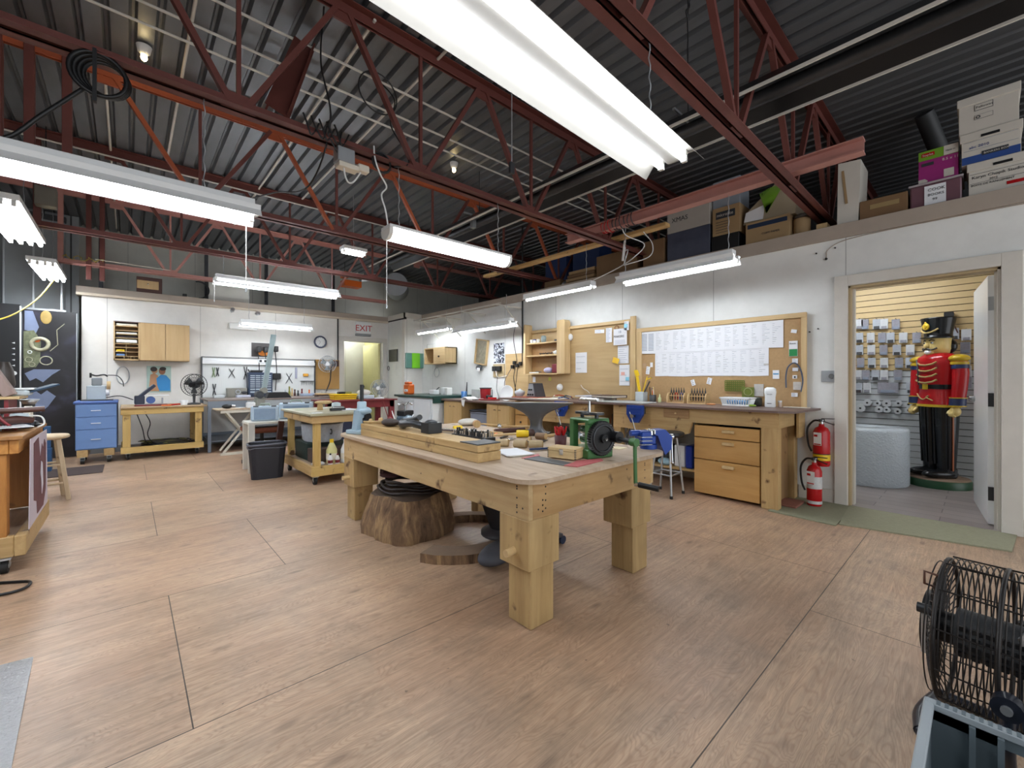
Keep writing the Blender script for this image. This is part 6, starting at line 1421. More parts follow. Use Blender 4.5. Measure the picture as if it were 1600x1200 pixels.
one('flat_cloth', G().ell((1.34, 8.0, .728), (.07, .04, .007), M_white), 'small white cloth flat on the folding table', 'cloth')
# things on the wall over the pegboard
one('framed_print', G().box(1.745, 2.12, 9.452, 9.468, 1.58, 1.90, M_whitep, .003).box(1.765, 2.10, 9.447, 9.452, 1.62, 1.89, mat('dark_print', '#3a3432', .5, var=.8, sc=10)).ell((1.97, 9.446, 1.69), (.10, .002, .05), mat('fire_print', '#e58a2c', .5), 12, 8), 'dark print with orange glow hanging over the pegboard', 'print')
for i, (x, z0, z1) in enumerate(((1.86, 1.72, 1.05), (1.98, 1.72, 1.15), (2.16, 1.74, .96))):
    one('power_adapter', G().box(x-.035, x+.035, 9.27, 9.36, z0-.02, z0+.09, M_black, .01).tube(smooth_path([(x, 9.38, z0), (x+.02, 9.36, (z0+z1)/2), (x, 9.37, z1)], 6), .008, M_black, 6), ('black adapter with cable, left one before the orange glowing print', 'black adapter with cable, middle one before the orange glowing print', 'black adapter with cable, right of the pale blue arm')[i], 'adapter')
one('power_strip', G().box(2.11, 2.26, 9.35, 9.42, 1.18, 1.30, M_black, .01), 'black power box hanging on the pegboard right of the organiser', 'power box')
one('wall_outlet', G().box(1.86, 2.02, 9.345, 9.37, 1.50, 1.57, M_white, .003).box(1.88, 1.92, 9.335, 9.345, 1.515, 1.555, M_black).box(1.96, 2.0, 9.335, 9.345, 1.515, 1.555, M_black), 'white double outlet on the pegboard rail with two black plugs', 'outlet')
t = T('emergency_light', 'white emergency light with two round heads above the slim tube light', 'emergency light', (1.50, 9.40, 2.10))
mk('body', G().box(-.10, .35, -.03, .05, .02, .14, M_whitep, .01), t)
mk('head', G().cyl((-.06, -.03, .36), (-.06, -.09, .38), .035, M_galv).cyl((-.06, .05, .34), (-.06, -.03, .36), .01, M_galv), t); mk('head', G().cyl((.34, -.03, .34), (.36, -.09, .35), .035, M_galv).cyl((.34, .05, .34), (.34, -.03, .34), .01, M_galv), t)
t = T('wall_clock', 'round wall clock with grey blue rim beside the exit door', 'clock', (3.035, 9.46, 1.975))
MF = rx(PI/2)
mk('rim', G().torus((0, -.02, 0), .115, .018, mat('slate_rim', '#4c5266', .4), MF).cyl((0, 0, 0), (0, -.02, 0), .12, M_white, n=32), t)
mk('face', G().cyl((0, -.02, 0), (0, -.024, 0), .105, M_white, n=32), t)
g = G()
for i in range(12): a = PI*i/6; g.cyl((.088*math.cos(a), -.0245, .088*math.sin(a)), (.088*math.cos(a), -.0265, .088*math.sin(a)), .005, M_ink, n=6)
g.beam((0, -.027, 0), (-.035, -.027, .03), .002, .008, M_ink, (0, -1, 0)); g.beam((0, -.028, 0), (-.03, -.028, -.055), .002, .006, M_ink, (0, -1, 0)); mk('hands', g, t)
t = T('exit_sign', 'white exit sign with red letters above the exit doorway', 'exit sign', (3.96, 9.42, 2.21))
mk('housing', G().box(-.17, .17, -.03, .04, 0, .26, M_white, .006).box(-.17, .17, -.035, .045, -.05, 0, M_grey, .004), t)
mk('lettering', G().text('EXIT', .19, mat('exit_red', '#c4101a', .4), frame((0, -.032, .06), (1, 0, 0), (0, 0, 1)), align='CENTER'), t)
one('tan_board', G().box(2.93, 3.43, 9.43, 9.46, .97, 1.60, mat('plain_hardboard', '#b98f52', .6, var=.08), .003), 'plain tan board on the wall between pegboard and exit door', 'board')
one('wall_conduit', G().cyl((3.40, 9.44, 1.55), (3.40, 9.44, 2.5), .014, M_black, n=8).box(3.27, 3.40, 9.37, 9.43, 1.46, 1.58, M_leather, .006), 'dark conduit running down to a brown box beside the exit door', 'conduit')
table_fan('pale wall fan before the plain tan board', (3.10, 9.20, 1.27), -PI/2-.3, .17, M_galv, M_white, hub=M_white, stem=.06, wall=True)
one('wall_shelf_lamp', G().tube(smooth_path([(3.34, 9.35, 1.50), (3.2, 9.25, 1.45), (3.05, 8.9, 1.15), (2.90, 8.7, .93)], 5), .012, M_black, 6).cyl((2.86, 8.7, .852), (2.86, 8.7, .95), .05, M_galv), 'black articulated lamp arm reaching down from the brown wall box', 'lamp')
# red desk before the exit door
t = T('red_desk', 'dark red painted desk standing before the exit doorway', 'desk', (3.15, 8.0, 0), world=True)
mk('top', G().box(2.50, 3.85, 7.55, 8.30, .785, .81, M_redb, .004), t); mk('apron', G().box(2.56, 3.80, 7.60, 7.64, .66, .784, M_redb, .003).box(3.76, 3.80, 7.64, 8.26, .66, .784, M_redb), t)
for x in (2.54, 3.71):
    for y in (7.60, 8.20): mk('leg', G().box(x, x+.10, y, y+.07, 0, .784, M_redb, .004), t)
t = T('yellow_tray', 'bright yellow slotted tray with black box on the red desk', 'tray', (2.98, 8.0, .811))
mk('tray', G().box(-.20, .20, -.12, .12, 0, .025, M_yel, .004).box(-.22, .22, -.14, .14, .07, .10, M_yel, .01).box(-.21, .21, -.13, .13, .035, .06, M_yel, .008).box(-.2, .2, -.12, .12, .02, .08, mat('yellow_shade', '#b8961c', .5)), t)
one('black_gadget', G().box(2.88, 3.0, 7.93, 8.05, .912, .95, M_black, .008), 'small black device lying in the yellow tray', 'device')
one('green_roll', G().cyl((3.02, 8.02, .93), (3.14, 8.02, .93), .018, mat('olive_roll', '#8c8a4a', .5)), 'olive green roll lying in the yellow tray', 'roll')
one('white_tote', G().box(3.22, 3.52, 7.85, 8.1, .811, .88, mat('frosted_blue', '#c9d6e0', .4), .01), 'frosted pale blue tub beside the yellow tray', 'tub')
one('white_bag', G().ell((3.36, 7.97, .93), (.13, .11, .06), mat('white_bag', '#e6e1da', .6, bump=.5)), 'bulging white bag on the frosted tub', 'bag')
table_fan('white desk fan on the right end of the red desk', (3.62, 7.85, .811), -2.4, .16, M_galv, M_white, hub=M_white, stem=.04)
one('grey_board', G().box(3.30, 3.75, 8.9, 8.93, 0, .66, mat('pale_olive_board', '#b9b59a', .6), .003), 'pale board leaning under the red desk', 'board')
# light switch bits on the closet wall
one('wall_picture', G().box(4.548, 4.568, 8.95, 9.36, 1.59, 1.87, mat('dark_photo', '#2c2a28', .4, var=1., sc=15)), 'dark small picture on the side of the corner closet', 'picture')
t = T('wall_thermostat', 'white device with grey loop under the dark small picture', 'thermostat', (4.56, 9.10, 1.40)); mk('body', G().box(-.01, .008, -.06, .06, 0, .14, M_whitep, .004), t); mk('bracket', G().torus((-.012, .28, .04), .05, .006, M_iron, ry(PI/2)), t)
# blue box and other stuff glimpsed over the table
one('blue_crate', G().box(4.0-.7, 3.85, 5.35, 5.65, 0, .30, mat('crate_navy', '#27458c', .4), .01).box(3.34, 3.81, 5.39, 5.61, .30, .34, M_black), 'dark blue crate on the floor before the white cabinet', 'crate')
# ---------------------------------------------------------------- small rolling cart
t = T('utility_cart', 'square wooden utility cart on casters left of the middle table', 'cart', (1.9, 5.5, 0), world=True)
CX0, CX1, CY0, CY1 = 1.51, 2.10, 4.97, 6.12
M_ctop = mat('painted_cart_top', '#a9a488', .45, var=.35, sc=4)
mk('top', G().box(CX0-.03, CX1+.03, CY0-.03, CY1+.03, .775, .80, M_ctop, .004), t)
mk('apron', G().box(CX0, CX1, CY0, CY0+.03, .69, .774, M_plyx, .003).box(CX0, CX1, CY1-.03, CY1, .69, .774, M_plyx, .003).box(CX0, CX0+.03, CY0+.03, CY1-.03, .69, .774, M_plyy, .003).box(CX1-.03, CX1, CY0+.03, CY1-.03, .69, .774, M_plyy, .003), t)
mk('base_rail', G().box(CX0, CX1, CY0, CY0+.035, .10, .21, M_2x4, .003).box(CX0, CX1, CY1-.035, CY1, .10, .21, M_2x4, .003).box(CX0, CX0+.035, CY0+.035, CY1-.035, .10, .21, M_plyy, .003).box(CX1-.035, CX1, CY0+.035, CY1-.035, .10, .21, M_plyy, .003), t)
mk('shelf', G().box(CX0+.03, CX1-.03, CY0+.03, CY1-.03, .185, .20, M_top), t)
for x in (CX0+.035, CX1-.105):
    for y in (CY0+.035, CY1-.105): mk('leg', G().box(x, x+.07, y, y+.07, .20, .774, M_2x4z, .004), t)
for x in (CX0+.05, CX1-.05):
    for y in (CY0+.05, CY1-.1): caster(t, x, y, .044)
t = T('wash_tub', 'mottled white enamel wash tub on the cart shelf', 'tub', (1.83, 5.62, .42))
M_en = mat('mottled_enamel', '#b5bfcc', .3, var=.35, sc=30)
mk('tub', G().lathe([(.22, 0), (.235, .02), (.25, .20), (.262, .215), (.25, .225), (.235, .19), (.2, .02)], M_en, sx=.95, sy=1.2, n=36), t); mk('grip', G().torus((0, -.31, .13), .03, .006, M_black, ry(PI/2)), t)
one('green_bin', G().box(1.60, 2.04, 5.46, 5.95, .201, .415, mat('dark_green_bin', '#1f3330', .5), .01), 'dark green bin carrying the enamel tub on the cart shelf', 'bin')
one('dark_box', G().box(1.60, 2.00, 5.24, 5.44, .201, .36, mat('camo_box', '#4c3c36', .7, var=.5, sc=12), .004), 'dark mottled box at the front of the cart shelf', 'box')
t = T('wicker_basket', 'small basket with hoop handle in the enamel tub', 'basket', (1.72, 5.58, .50)); mk('bowl', G().lathe([(.05, 0), (.09, .09)], M_ply), t); mk('handle', G().tube(arc((0, 0, .09), .085, 0, PI, 12, (0, 1, 0)), .006, M_ply, 6), t)
one('leafy_bunch', G().ell((1.78, 5.62, .66), (.07, .07, .05), mat('leaf_green', '#7fae3c', .6, var=.4, sc=20, bump=.8)), 'bright green bunch in the enamel tub', 'greenery')
one('silver_bag', G().ell((1.86, 5.55, .60), (.08, .10, .09), mat('crinkled_silver', '#b6b2bd', .3, var=.3, sc=16, bump=.9)), 'crinkled silver bag in the enamel tub', 'bag')
one('flat_parcel', G().cb((1.62, 5.12, .218), (.13, .07, .03), M_white, .01), 'flat white parcel at the front edge of the cart shelf', 'parcel')
def bottle(lab, c, r_, h, m, cap, handle=False):
    t = T('bottle', lab, 'bottle', c, 0)
    mk('body', G().lathe([(r_*.95, 0), (r_, .01), (r_, h*.55), (r_*.55, h*.78), (r_*.35, h*.86)], m), t)
    mk('cap', G().lathe([(r_*.38, h*.86), (r_*.38, h)], cap), t)
    mk('label', G().lathe([(r_+.001, h*.15), (r_+.001, h*.42)], M_paperc if h > .2 else M_redb, cap=False), t)
    return t
bottle('large pale yellow jug at the right of the cart shelf', (1.78, 5.14, .202), .060, .28, mat('pale_yellow_jug', '#cfcb8e', .3), M_yel)
bottle('large white jug, rightmost on the cart shelf', (1.92, 5.09, .202), .052, .27, M_white, M_white)
bottle('small white bottle with black cap before the pale yellow jug', (1.73, 5.04, .202), .026, .13, M_white, M_black)
bottle('small white bottle with red label beside the large white jug', (1.81, 5.035, .202), .024, .12, M_whitep, M_redb)
# cart top items
t = T('wooden_stake', 'mushroom shaped pale wooden block on the cart top', 'wood block', (1.78, 5.55, .801))
mk('post', G().lathe([(.035, 0), (.03, .08)], M_plyz), t); mk('head', G().ell((.04, 0, .095), (.11, .05, .025), M_ply), t)
one('painted_tray', G().box(1.95, 2.15, 5.25, 5.55, .801, .808, M_paper, .001), 'white paper on the cart top beside the grey tool', 'paper')
one('grey_tool', G().box(1.82, 2.0, 5.28, 5.34, .801, .835, M_iron, .006).cyl((1.84, 5.30, .84), (1.98, 5.30, .84), .015, M_chrome), 'grey metal hand tool on the front of the cart top', 'hand tool')
one('grey_can', G().lathe([(.06, 0), (.055, .07), (.02, .08)], M_pg, (2.05, 5.75, .801)), 'pale grey can at the back of the cart top', 'can')
for i in range(4): one('paper_scrap', G().box(-.06, .06, -.04, .04, 0, .002, [M_paper, M_paperc, mat('faint_green_paper', '#b9c4a4', .8), M_paper][i], 0, tr(*((1.60, 5.1, .801), (1.66, 5.4, .801), (1.60, 5.75, .801), (1.95, 5.9, .801))[i]) @ rz(.5*i)), ('white paper scrap at the near corner of the cart top', 'cream paper scrap near the wooden block on the cart', 'pale green paper scrap at the left of the cart top', 'white paper scrap at the far side of the cart top')[i], 'paper')
# bin, stand, tool cases
bin_('waste_bin', 'black waste bin with grey liner rim before the white stand', (1.25, 5.82, 0), -.15, .40, .28, .42, mat('charcoal_bin', '#24262e', .45), mat('liner_grey', '#6a6d78', .3), .82)
t = T('white_stand', 'small white wooden stand carrying two pale tool cases', 'stand', (1.5, 6.35, 0), world=True)
M_ws = mat('chipped_white', '#d8d5cb', .5, var=.12)
mk('top', G().box(1.12, 1.98, 6.16, 6.56, .61, .64, M_ws, .003), t)
for x, y in ((1.12, 6.16), (1.90, 6.16), (1.12, 6.50), (1.90, 6.50)): mk('leg', G().box(x, x+.07, y, y+.05, 0, .61, M_ws, .003), t)
def toolcase(lab, c, w_, h, r=0.):
    t = T('tool_case', lab, 'tool case', c, r)
    M_tc = mat('translucent_case', '#b3c6d6', .3, var=.06); M_td = mat('case_window', '#8298b0', .25, var=.2, sc=10)
    mk('shell', G().box(-w_/2, w_/2, -.055, .055, 0, h*.88, M_tc, .015), t); mk('window', G().box(-w_*.38, w_*.38, -.060, -.055, h*.1, h*.72, M_td, .003), t)
    mk('handle', G().tube([(-w_*.17, 0, h*.86), (-w_*.15, 0, h), (w_*.15, 0, h), (w_*.17, 0, h*.86)], .012, mat('case_handle', '#98a596', .4), 8), t)
    for s in (-1, 1): mk('latch', G().box(s*w_*.32-.03, s*w_*.32+.03, -.062, .0, h*.84, h*.90, M_dgrey, .004), t)
    return t
toolcase('smaller pale blue tool case at the left of the white stand', (1.34, 6.34, .641), .32, .22, -.25); toolcase('larger pale blue tool case right of the smaller one', (1.74, 6.42, .641), .42, .25, -.2)
t = T('office_chair', 'orange brown swivel chair behind the white stand', 'chair', (1.45, 7.05, 0))
mk('seat', G().box(-.24, .24, -.22, .22, .42, .52, mat('rust_upholstery', '#7c4630', .7), .03), t); mk('rim', G().box(-.25, .25, -.23, .23, .50, .545, M_dgrey, .02), t)
mk('column', G().cyl((0, 0, .08), (0, 0, .42), .025, M_black), t)
for i in range(5):
    a = 2*PI*i/5+.9; l = mk('leg', G().beam((0, 0, .09), (.26*math.cos(a), .26*math.sin(a), .065), .04, .03, M_leather), t); mk('wheel', G().cyl((.26*math.cos(a)-.015, .26*math.sin(a), .027), (.26*math.cos(a)+.015, .26*math.sin(a), .027), .027, M_black, n=14), l)
one('leather_apron', G().cb((1.44, 6.05, .44), (.09, .02, .42), M_leather, .008, (0, .15, .4)), 'dark brown apron hanging between white stand and cart', 'apron')
one('navy_bin', G().box(2.3, 2.66, 6.3, 6.7, 0, .62, mat('navy_bin', '#232b48', .5), .02), 'navy blue bin standing behind the cart', 'bin')
# ---------------------------------------------------------------- far left: posters, grey panel, mats
def art(name, stops, sc, dist):
    m, nt, p = nodes(name); L = nt.links
    tc = N(nt, 'ShaderNodeTexCoord'); mp = N(nt, 'ShaderNodeMapping'); mp.inputs['Scale'].default_value = (1, 1, 1.3); mp.inputs['Rotation'].default_value = (0, .5, 0); L.new(tc.outputs['Object'], mp.inputs[0])
    no = N(nt, 'ShaderNodeTexNoise', i_Scale=sc, i_Detail=2.5, i_Distortion=dist); L.new(mp.outputs[0], no.inputs['Vector'])
    r = N(nt, 'ShaderNodeValToRGB'); e = r.color_ramp.elements
    e[0].position, e[0].color = stops[0][0], (*lin(stops[0][1]), 1); e[1].position, e[1].color = stops[-1][0], (*lin(stops[-1][1]), 1)
    for q, c in stops[1:-1]: x = e.new(q); x.color = (*lin(c), 1)
    L.new(no.outputs['Fac'], r.inputs[0]); L.new(r.outputs[0], p.inputs['Base Color']); p.inputs['Roughness'].default_value = .3; return m
t = T('display_board', 'tall black poster board with rings and pale blue shapes at far left', 'poster board', (-.85, 9.3, 0), world=True)
mk('panel', G().box(-1.13, -.575, 9.29, 9.31, .01, 2.20, art('black_poster', [(.45, '#0f0e12'), (.58, '#1c1a22'), (.68, '#2c2a3c')], 3, .6)), t)
M_pb1 = mat('poster_pale_blue', '#77839f', .35, var=.25, sc=6); M_gold = mat('poster_gold', '#a58a4c', .35, var=.3, sc=20); M_cream_ = mat('poster_cream', '#b3b096', .35, var=.45, sc=24); M_olv = mat('poster_rings', '#6f7458', .35, var=.95, sc=30)
g = G(); YF = 9.288
def pp(poly, m, d=0): g.prism(poly, 0, .0015, m, frame((0, YF-.0015*d, 0), (1, 0, 0), (0, 0, 1)))
pp([(-1.11, 1.90), (-1.11, 2.18), (-1.03, 2.18), (-.97, 1.95), (-1.0, 1.86)], M_pb1)
pp([(-1.12, 1.35), (-1.12, 1.88), (-1.02, 1.90), (-.95, 1.75), (-.96, 1.45), (-1.0, 1.36)], M_olv, 1)
pp([(-1.11, 1.27), (-1.02, 1.33), (-.75, 1.33), (-.84, 1.25), (-.93, 1.14), (-1.0, 1.20), (-1.06, 1.16)], M_pb1)
pp([(-1.12, 1.0), (-1.04, 1.05), (-.95, .96), (-.89, 1.02), (-.80, .93), (-.88, .78), (-.95, .70), (-1.05, .75)], M_pb1)
g.torus((-.96, YF-.003, 1.70), .085, .028, M_cream_, rx(PI/2), 24, 5); g.torus((-.90, YF-.002, 1.46), .062, .008, M_cream_, rx(PI/2), 28, 5); g.ell((-.90, YF, 2.10), (.06, .002, .10), M_gold, 14, 8)
g.ell((-.99, YF-.004, 1.76), (.035, .003, .035), M_orange, 10, 6); g.torus((-1.06, YF-.004, 1.58), .02, .006, M_white, rx(PI/2), 16, 4)
g.torus((-1.07, YF-.004, 1.47), .035, .005, M_cream_, rx(PI/2), 16, 4); g.torus((-1.04, YF-.004, 1.40), .03, .005, M_cream_, rx(PI/2), 16, 4)
g.tube([(-.86, YF-.003, 1.60), (-.78, YF-.003, 1.70), (-.79, YF-.003, 1.92), (-.71, YF-.003, 2.02)], .005, M_cream_, 5)
mk('printed_shapes', g, t); mk('edge', G().box(-.585, -.578, 9.283, 9.289, .02, 2.19, M_galv), t)
t = T('display_board', 'black board with white lettering strip left of the ring poster', 'poster board', (-1.5, 9.2, 0), world=True)
mk('panel', G().box(-1.75, -1.14, 9.20, 9.22, .01, 2.25, M_black), t); mk('white_edge', G().box(-1.145, -1.13, 9.19, 9.20, .6, 2.23, M_white), t)
g = G()
for i, z in enumerate((1.70, 1.62, 1.54, 1.46, 1.38, 1.18)): g.prism([(-1.22, z), (-1.19, z+.012), (-1.19, z-.012)], 0, .002, M_white, frame((0, 9.199, 0), (1, 0, 0), (0, 0, 1)))
g.cyl((-1.2, 9.2, 1.27), (-1.2, 9.197, 1.27), .03, M_white, n=16); mk('printed_marks', g, t)
g = G(); g.box(-1.40, -.76, 9.90, 9.95, 2.27, 3.75, M_grey); 
for x in (-1.40, -1.10, -.80): g.box(x, x+.02, 9.88, 9.90, 2.27, 3.75, M_galv)
g.box(-1.42, -.74, 9.86, 9.90, 2.24, 2.29, M_galv); g.box(-1.42, -.74, 9.86, 9.95, 3.70, 3.78, M_dgrey)
one('metal_partition', g, 'tall framed grey metal panel above the poster boards at far left', 'metal panel')
g = G(); g.box(-3.2, -.60, 9.98, 10.02, 0, 3.85, M_grey)
for i in range(9): g.box(-3.1+.3*i, -3.08+.3*i, 9.97, 9.98, 0, 3.85, M_dgrey)
struct('wall_back_left', g)
one('yellow_rope', G().tube(smooth_path([(-.75, 8.6, 2.58), (-.85, 8.0, 2.2), (-1.0, 7.4, 1.9), (-1.2, 7.0, 1.75)], 6), .008, M_yel, 6), 'yellow cord hanging down from the far left ceiling lights', 'cord')
one('dark_mat', G().box(-.95, -.24, 7.50, 8.15, .001, .008, mat('dark_floor_mat', '#4c3f3c', .9, var=.15, bump=.5)), 'dark brown mat on the floor before the blue drawer unit', 'mat')
M_navyb = mat('post_blue', '#23507c', .5)
one('blue_post', G().box(-.80, -.74, 8.02, 8.10, .30, .58, M_navyb, .004).box(-.81, -.73, 8.0, 8.12, 0, .30, M_navyb, .004), 'blue metal post standing behind the left rolling cart', 'post')
# radio and oddments on the back ledge
t = T('wooden_box', 'brown wooden box with pale drawer on the back ledge', 'box', (.27, 9.53, 2.641))
mk('body', G().box(-.165, .165, -.10, .10, 0, .26, M_leather, .006), t); mk('drawer', G().box(-.16, .12, -.112, -.10, .06, .20, M_cabx, .004), t); mk('knob', G().ell((-.02, -.12, .14), (.012, .012, .012), M_chrome, 8, 6), t)
one('curved_strap', G().tube(arc((.95, 9.52, 2.80), .15, -PI/2, PI/2+.3, 14), .015, M_black, 6), 'black curved strap standing on the back ledge', 'strap')
one('small_clip', G().box(.72, .78, 9.50, 9.54, 2.641, 2.70, M_black, .004), 'little black clip on the back ledge right of the wooden box', 'clip')
one('white_board', G().box(1.10, 1.75, 9.55, 9.58, 2.641, 3.05, mat('pale_board', '#c9c9c0', .5), .004), 'pale board leaning behind the tube light on the back ledge', 'board')
t = T('unit_heater', 'orange and silver unit hanging behind the joists near the back wall', 'heater', (3.85, 9.8, 3.2), world=True)
mk('body', G().box(3.62, 4.02, 9.65, 9.9, 3.30, 3.44, M_orange, .005).box(3.62, 3.74, 9.65, 9.9, 3.50, 3.62, M_orange, .005), t); mk('hanger_rod', G().cyl((3.68, 9.78, 3.62), (3.68, 9.78, 3.86), .006, M_black, n=6), t); mk('duct', G().cyl((4.0, 9.7, 3.52), (4.40, 9.7, 3.62), .08, M_galv, n=18), t)
one('round_duct', G().cyl((4.85, 9.6, 3.5), (5.2, 10.2, 3.5), .28, M_galv, n=28).cyl((5.0, 9.9, 3.5), (5.0, 9.9, 3.86), .01, M_black, n=6), 'wide round silver duct behind the joists near the closet', 'duct')
# ================================================================ storage above the neighbouring room (deck at z 2.65)
ZS = 2.651
M_kraft = mat('kraft_box', '#7d6042', .8, var=.12); M_kraft2 = mat('tan_box', '#a48862', .8, var=.1); M_wbox = mat('white_carton', '#cfcac0', .7, var=.06); M_navyp = mat('navy_print', '#274a8f', .6)
FY = lambda x, y, z: frame((x, y, z), (0, -1, 0), (0, 0, 1))       # lettering that faces -x
def filebox(lab, y0, y1, z0, h, x0=5.06, d=.42, lid=True, slot=True, deco=None):
    t = T('file_box', lab, 'file box', (x0+d/2, (y0+y1)/2, z0), 0, 'file boxes stacked on the ledge', world=True)
    mk('body', G().box(x0+.008, x0+d-.008, y0+.008, y1-.008, z0, z0+h-.002, M_wbox, .002), t)
    if lid: mk('lid', G().box(x0-.004, x0+d, y0-.002, y1+.002, z0+h-.065, z0+h, M_wbox, .003), t)
    if slot: mk('hand_hole', G().box(x0-.0065, x0-.003, (y0+y1)/2-.05, (y0+y1)/2+.05, z0+h-.055 if lid else z0+h-.07, z0+h-.035 if lid else z0+h-.05, M_black), t)
    g = G(); deco(g, x0+.006) ; mk('printing', g, t)
    return t
def d_bot(g, x):
    g.text('Karyn Chopik Studio Ltd', .032, M_ink, FY(x, .065, 2.80)); g.text('2012', .022, M_ink, FY(x, -.03, 2.77)); g.text('BOITE DE RANGEMENT', .022, M_ink, FY(x, .07, 2.74))
    g.box(x-.001, x+.001, -.27, -.12, 2.70, 2.725, M_ext); g.box(x-.001, x+.001, -.27, .075, 2.835, 2.837, M_ink); g.box(x-.001, x+.001, -.27, .075, 2.762, 2.764, M_ink)
filebox('lowest white file box with handwriting at the right end of the ledge', -.29, .09, ZS, .275, deco=d_bot)
def d_mid(g, x):
    g.box(x-.0015, x+.001, -.19, .12, 2.93, 2.99, M_navyp); g.box(x-.0025, x-.001, -.13, .01, 2.975, 3.01, M_ink); g.text('BANKERS BOX', .020, M_wbox, FY(x-.003, .0, 2.985)); g.text('abc 2010', .03, M_navyp, FY(x, .08, 3.05))
    for z in (3.105, 3.035): g.box(x-.001, x+.001, -.18, .11, z, z+.002, M_inkb)
filebox('middle white file box with blue band on the ledge stack', -.20, .13, 2.927, .25, deco=d_mid)
def d_top(g, x):
    g.box(x-.001, x+.001, -.05, .05, 3.345, 3.395, M_ink); g.box(x-.002, x-.001, -.047, .047, 3.348, 3.392, M_wbox); g.text('Fellowes', .026, M_ink, FY(x-.0025, .042, 3.362))
    g.box(x-.001, x+.001, -.05, .05, 3.275, 3.31, M_ink); g.box(x-.002, x-.001, -.048, .048, 3.277, 3.308, M_wbox); g.torus((x-.003, .03, 3.292), .010, .003, M_ink, ry(PI/2), 12, 4)
filebox('top white file box with framed print on the ledge stack', -.19, .145, 3.18, .29, slot=False, deco=d_top)
M_mag = mat('magenta_carton', '#9c2a78', .5); M_lime = mat('lime_carton', '#74a52c', .5)
t = T('carton', 'magenta and lime green carton standing on the clear bin', 'carton', (5.25, .26, 2.866), world=True)
mk('body', G().box(5.10, 5.38, .14, .38, 2.866, 3.07, M_mag, .002).box(5.10, 5.38, .14, .38, 3.0705, 3.15, M_lime, .002), t)
mk('printing', G().box(5.097, 5.10, .14, .225, 3.072, 3.149, M_wbox).box(5.097, 5.10, .28, .36, 3.10, 3.13, M_ext).text('Staples', .024, M_wbox, FY(5.096, .355, 3.105)).text('Made in', .018, M_ink, FY(5.096, .215, 3.10)).text('8.5 x 11', .03, M_wbox, FY(5.098, .235, 3.03)).box(5.097, 5.10, .285, .36, 3.02, 3.045, M_ink).box(5.097, 5.10, .165, .225, 2.89, 2.955, M_wbox).prism([(.38, 2.87), (.38, 2.91), (.34, 2.91), (.32, 2.89), (.34, 2.87)], 0, .002, M_wbox, frame((5.097, 0, 0), (0, 1, 0), (0, 0, 1))), t)
t = T('clear_bin', 'clear pinkish plastic bin with handwritten paper on the ledge', 'bin', (5.25, .28, ZS), world=True)
mk('bin', G().box(5.06, 5.44, .12, .43, ZS, 2.85, mat('pinkish_clear', '#7d5a64', .2, alpha=.85), .01).box(5.05, 5.45, .11, .44, 2.85, 2.865, mat('clear_rim', '#b0a8ac', .25), .003), t)
mk('sheet', G().box(5.052, 5.055, .21, .34, 2.67, 2.83, M_paper).text('COOK', .035, M_ink, FY(5.050, .32, 2.78)).text('BOOKS', .030, M_ink, FY(5.050, .32, 2.74)).text('99', .03, M_ink, FY(5.050, .29, 2.70)), t)
def box_(lab, y0, y1, h, m, d=.35, x0=5.06, z0=ZS, extra=None, name='cardboard_box', cat='box'):
    g = G().box(x0, x0+d, y0, y1, z0, z0+h, m, .004)
    if extra: extra(g, x0-.001)
    return one(name, g, lab, cat)
def e_brown(g, x): g.box(x-.001, x+.001, .50, .70, 2.745, 2.785, mat('packing_tape', '#a08a62', .25))
box_('low brown cardboard box between clear bin and tall white box', .445, .775, .185, M_kraft, extra=e_brown)
g = G().prism([(.93, ZS), (.785, ZS), (.765, 3.235), (.945, 3.25)], 0, .40, M_wbox, frame((5.07, 0, 0), (0, 1, 0), (0, 0, 1)) @ tr(0, 0, 0)); 
one('tall_box', G().prism([(.785, ZS), (.945, ZS), (.935, 3.25), (.765, 3.235)], -0.0, .36, M_wbox, frame((5.06, 0, 0), (0, 1, 0), (0, 0, 1))).beam((5.055, .87, 2.85), (5.055, .90, 3.17), .003, .02, M_kraft2, (0, 1, 0)), 'tall narrow white box with yellowed tape on the ledge', 'box')
one('wood_offcut', G().box(5.10, 5.30, 1.03, 1.12, ZS, 2.73, M_ply, .003), 'pale wood offcut beside the tall white box', 'wood')
t = T('tan_roll', 'tan paper roll with crumpled plastic top on the ledge', 'roll', (5.18, 1.26, ZS)); mk('roll', G().cyl((0, 0, 0), (0, 0, .19), .075, M_kraft2, n=24), t); mk('plastic', G().ell((0, 0, .215), (.07, .07, .035), mat('smoke_wrap', '#5d5650', .25, var=.5, sc=25, bump=.9)), t)
def e_blk(g, x):
    g.box(x-.001, x+.001, 1.36, 1.74, 2.83, 2.875, M_nv); g.text('COPY PAPER', .03, M_ink, FY(x-.001, 1.60, 2.74))
box_('brown cardboard box with dark blue tape on the ledge', 1.34, 1.76, .25, M_kraft2, extra=e_blk)
t = T('paper_bag', 'clear bag of cream cartons with lime green tissue on the blue taped box', 'bag', (5.25, 1.53, 2.902), world=True)
mk('bag', G().prism([(1.30, 2.902), (1.80, 2.905), (1.74, 3.05), (1.46, 3.28), (1.28, 3.22)], 0, .30, mat('cream_carton', '#a79a82', .35, var=.15), frame((5.10, 0, 0), (0, 1, 0), (0, 0, 1))), t)
mk('label', G().prism([(1.60, 2.92), (1.79, 2.93), (1.77, 3.03), (1.58, 3.07)], 0, .004, M_paper, frame((5.096, 0, 0), (0, 1, 0), (0, 0, 1))), t)
g = G(); rr = random.Random(2)
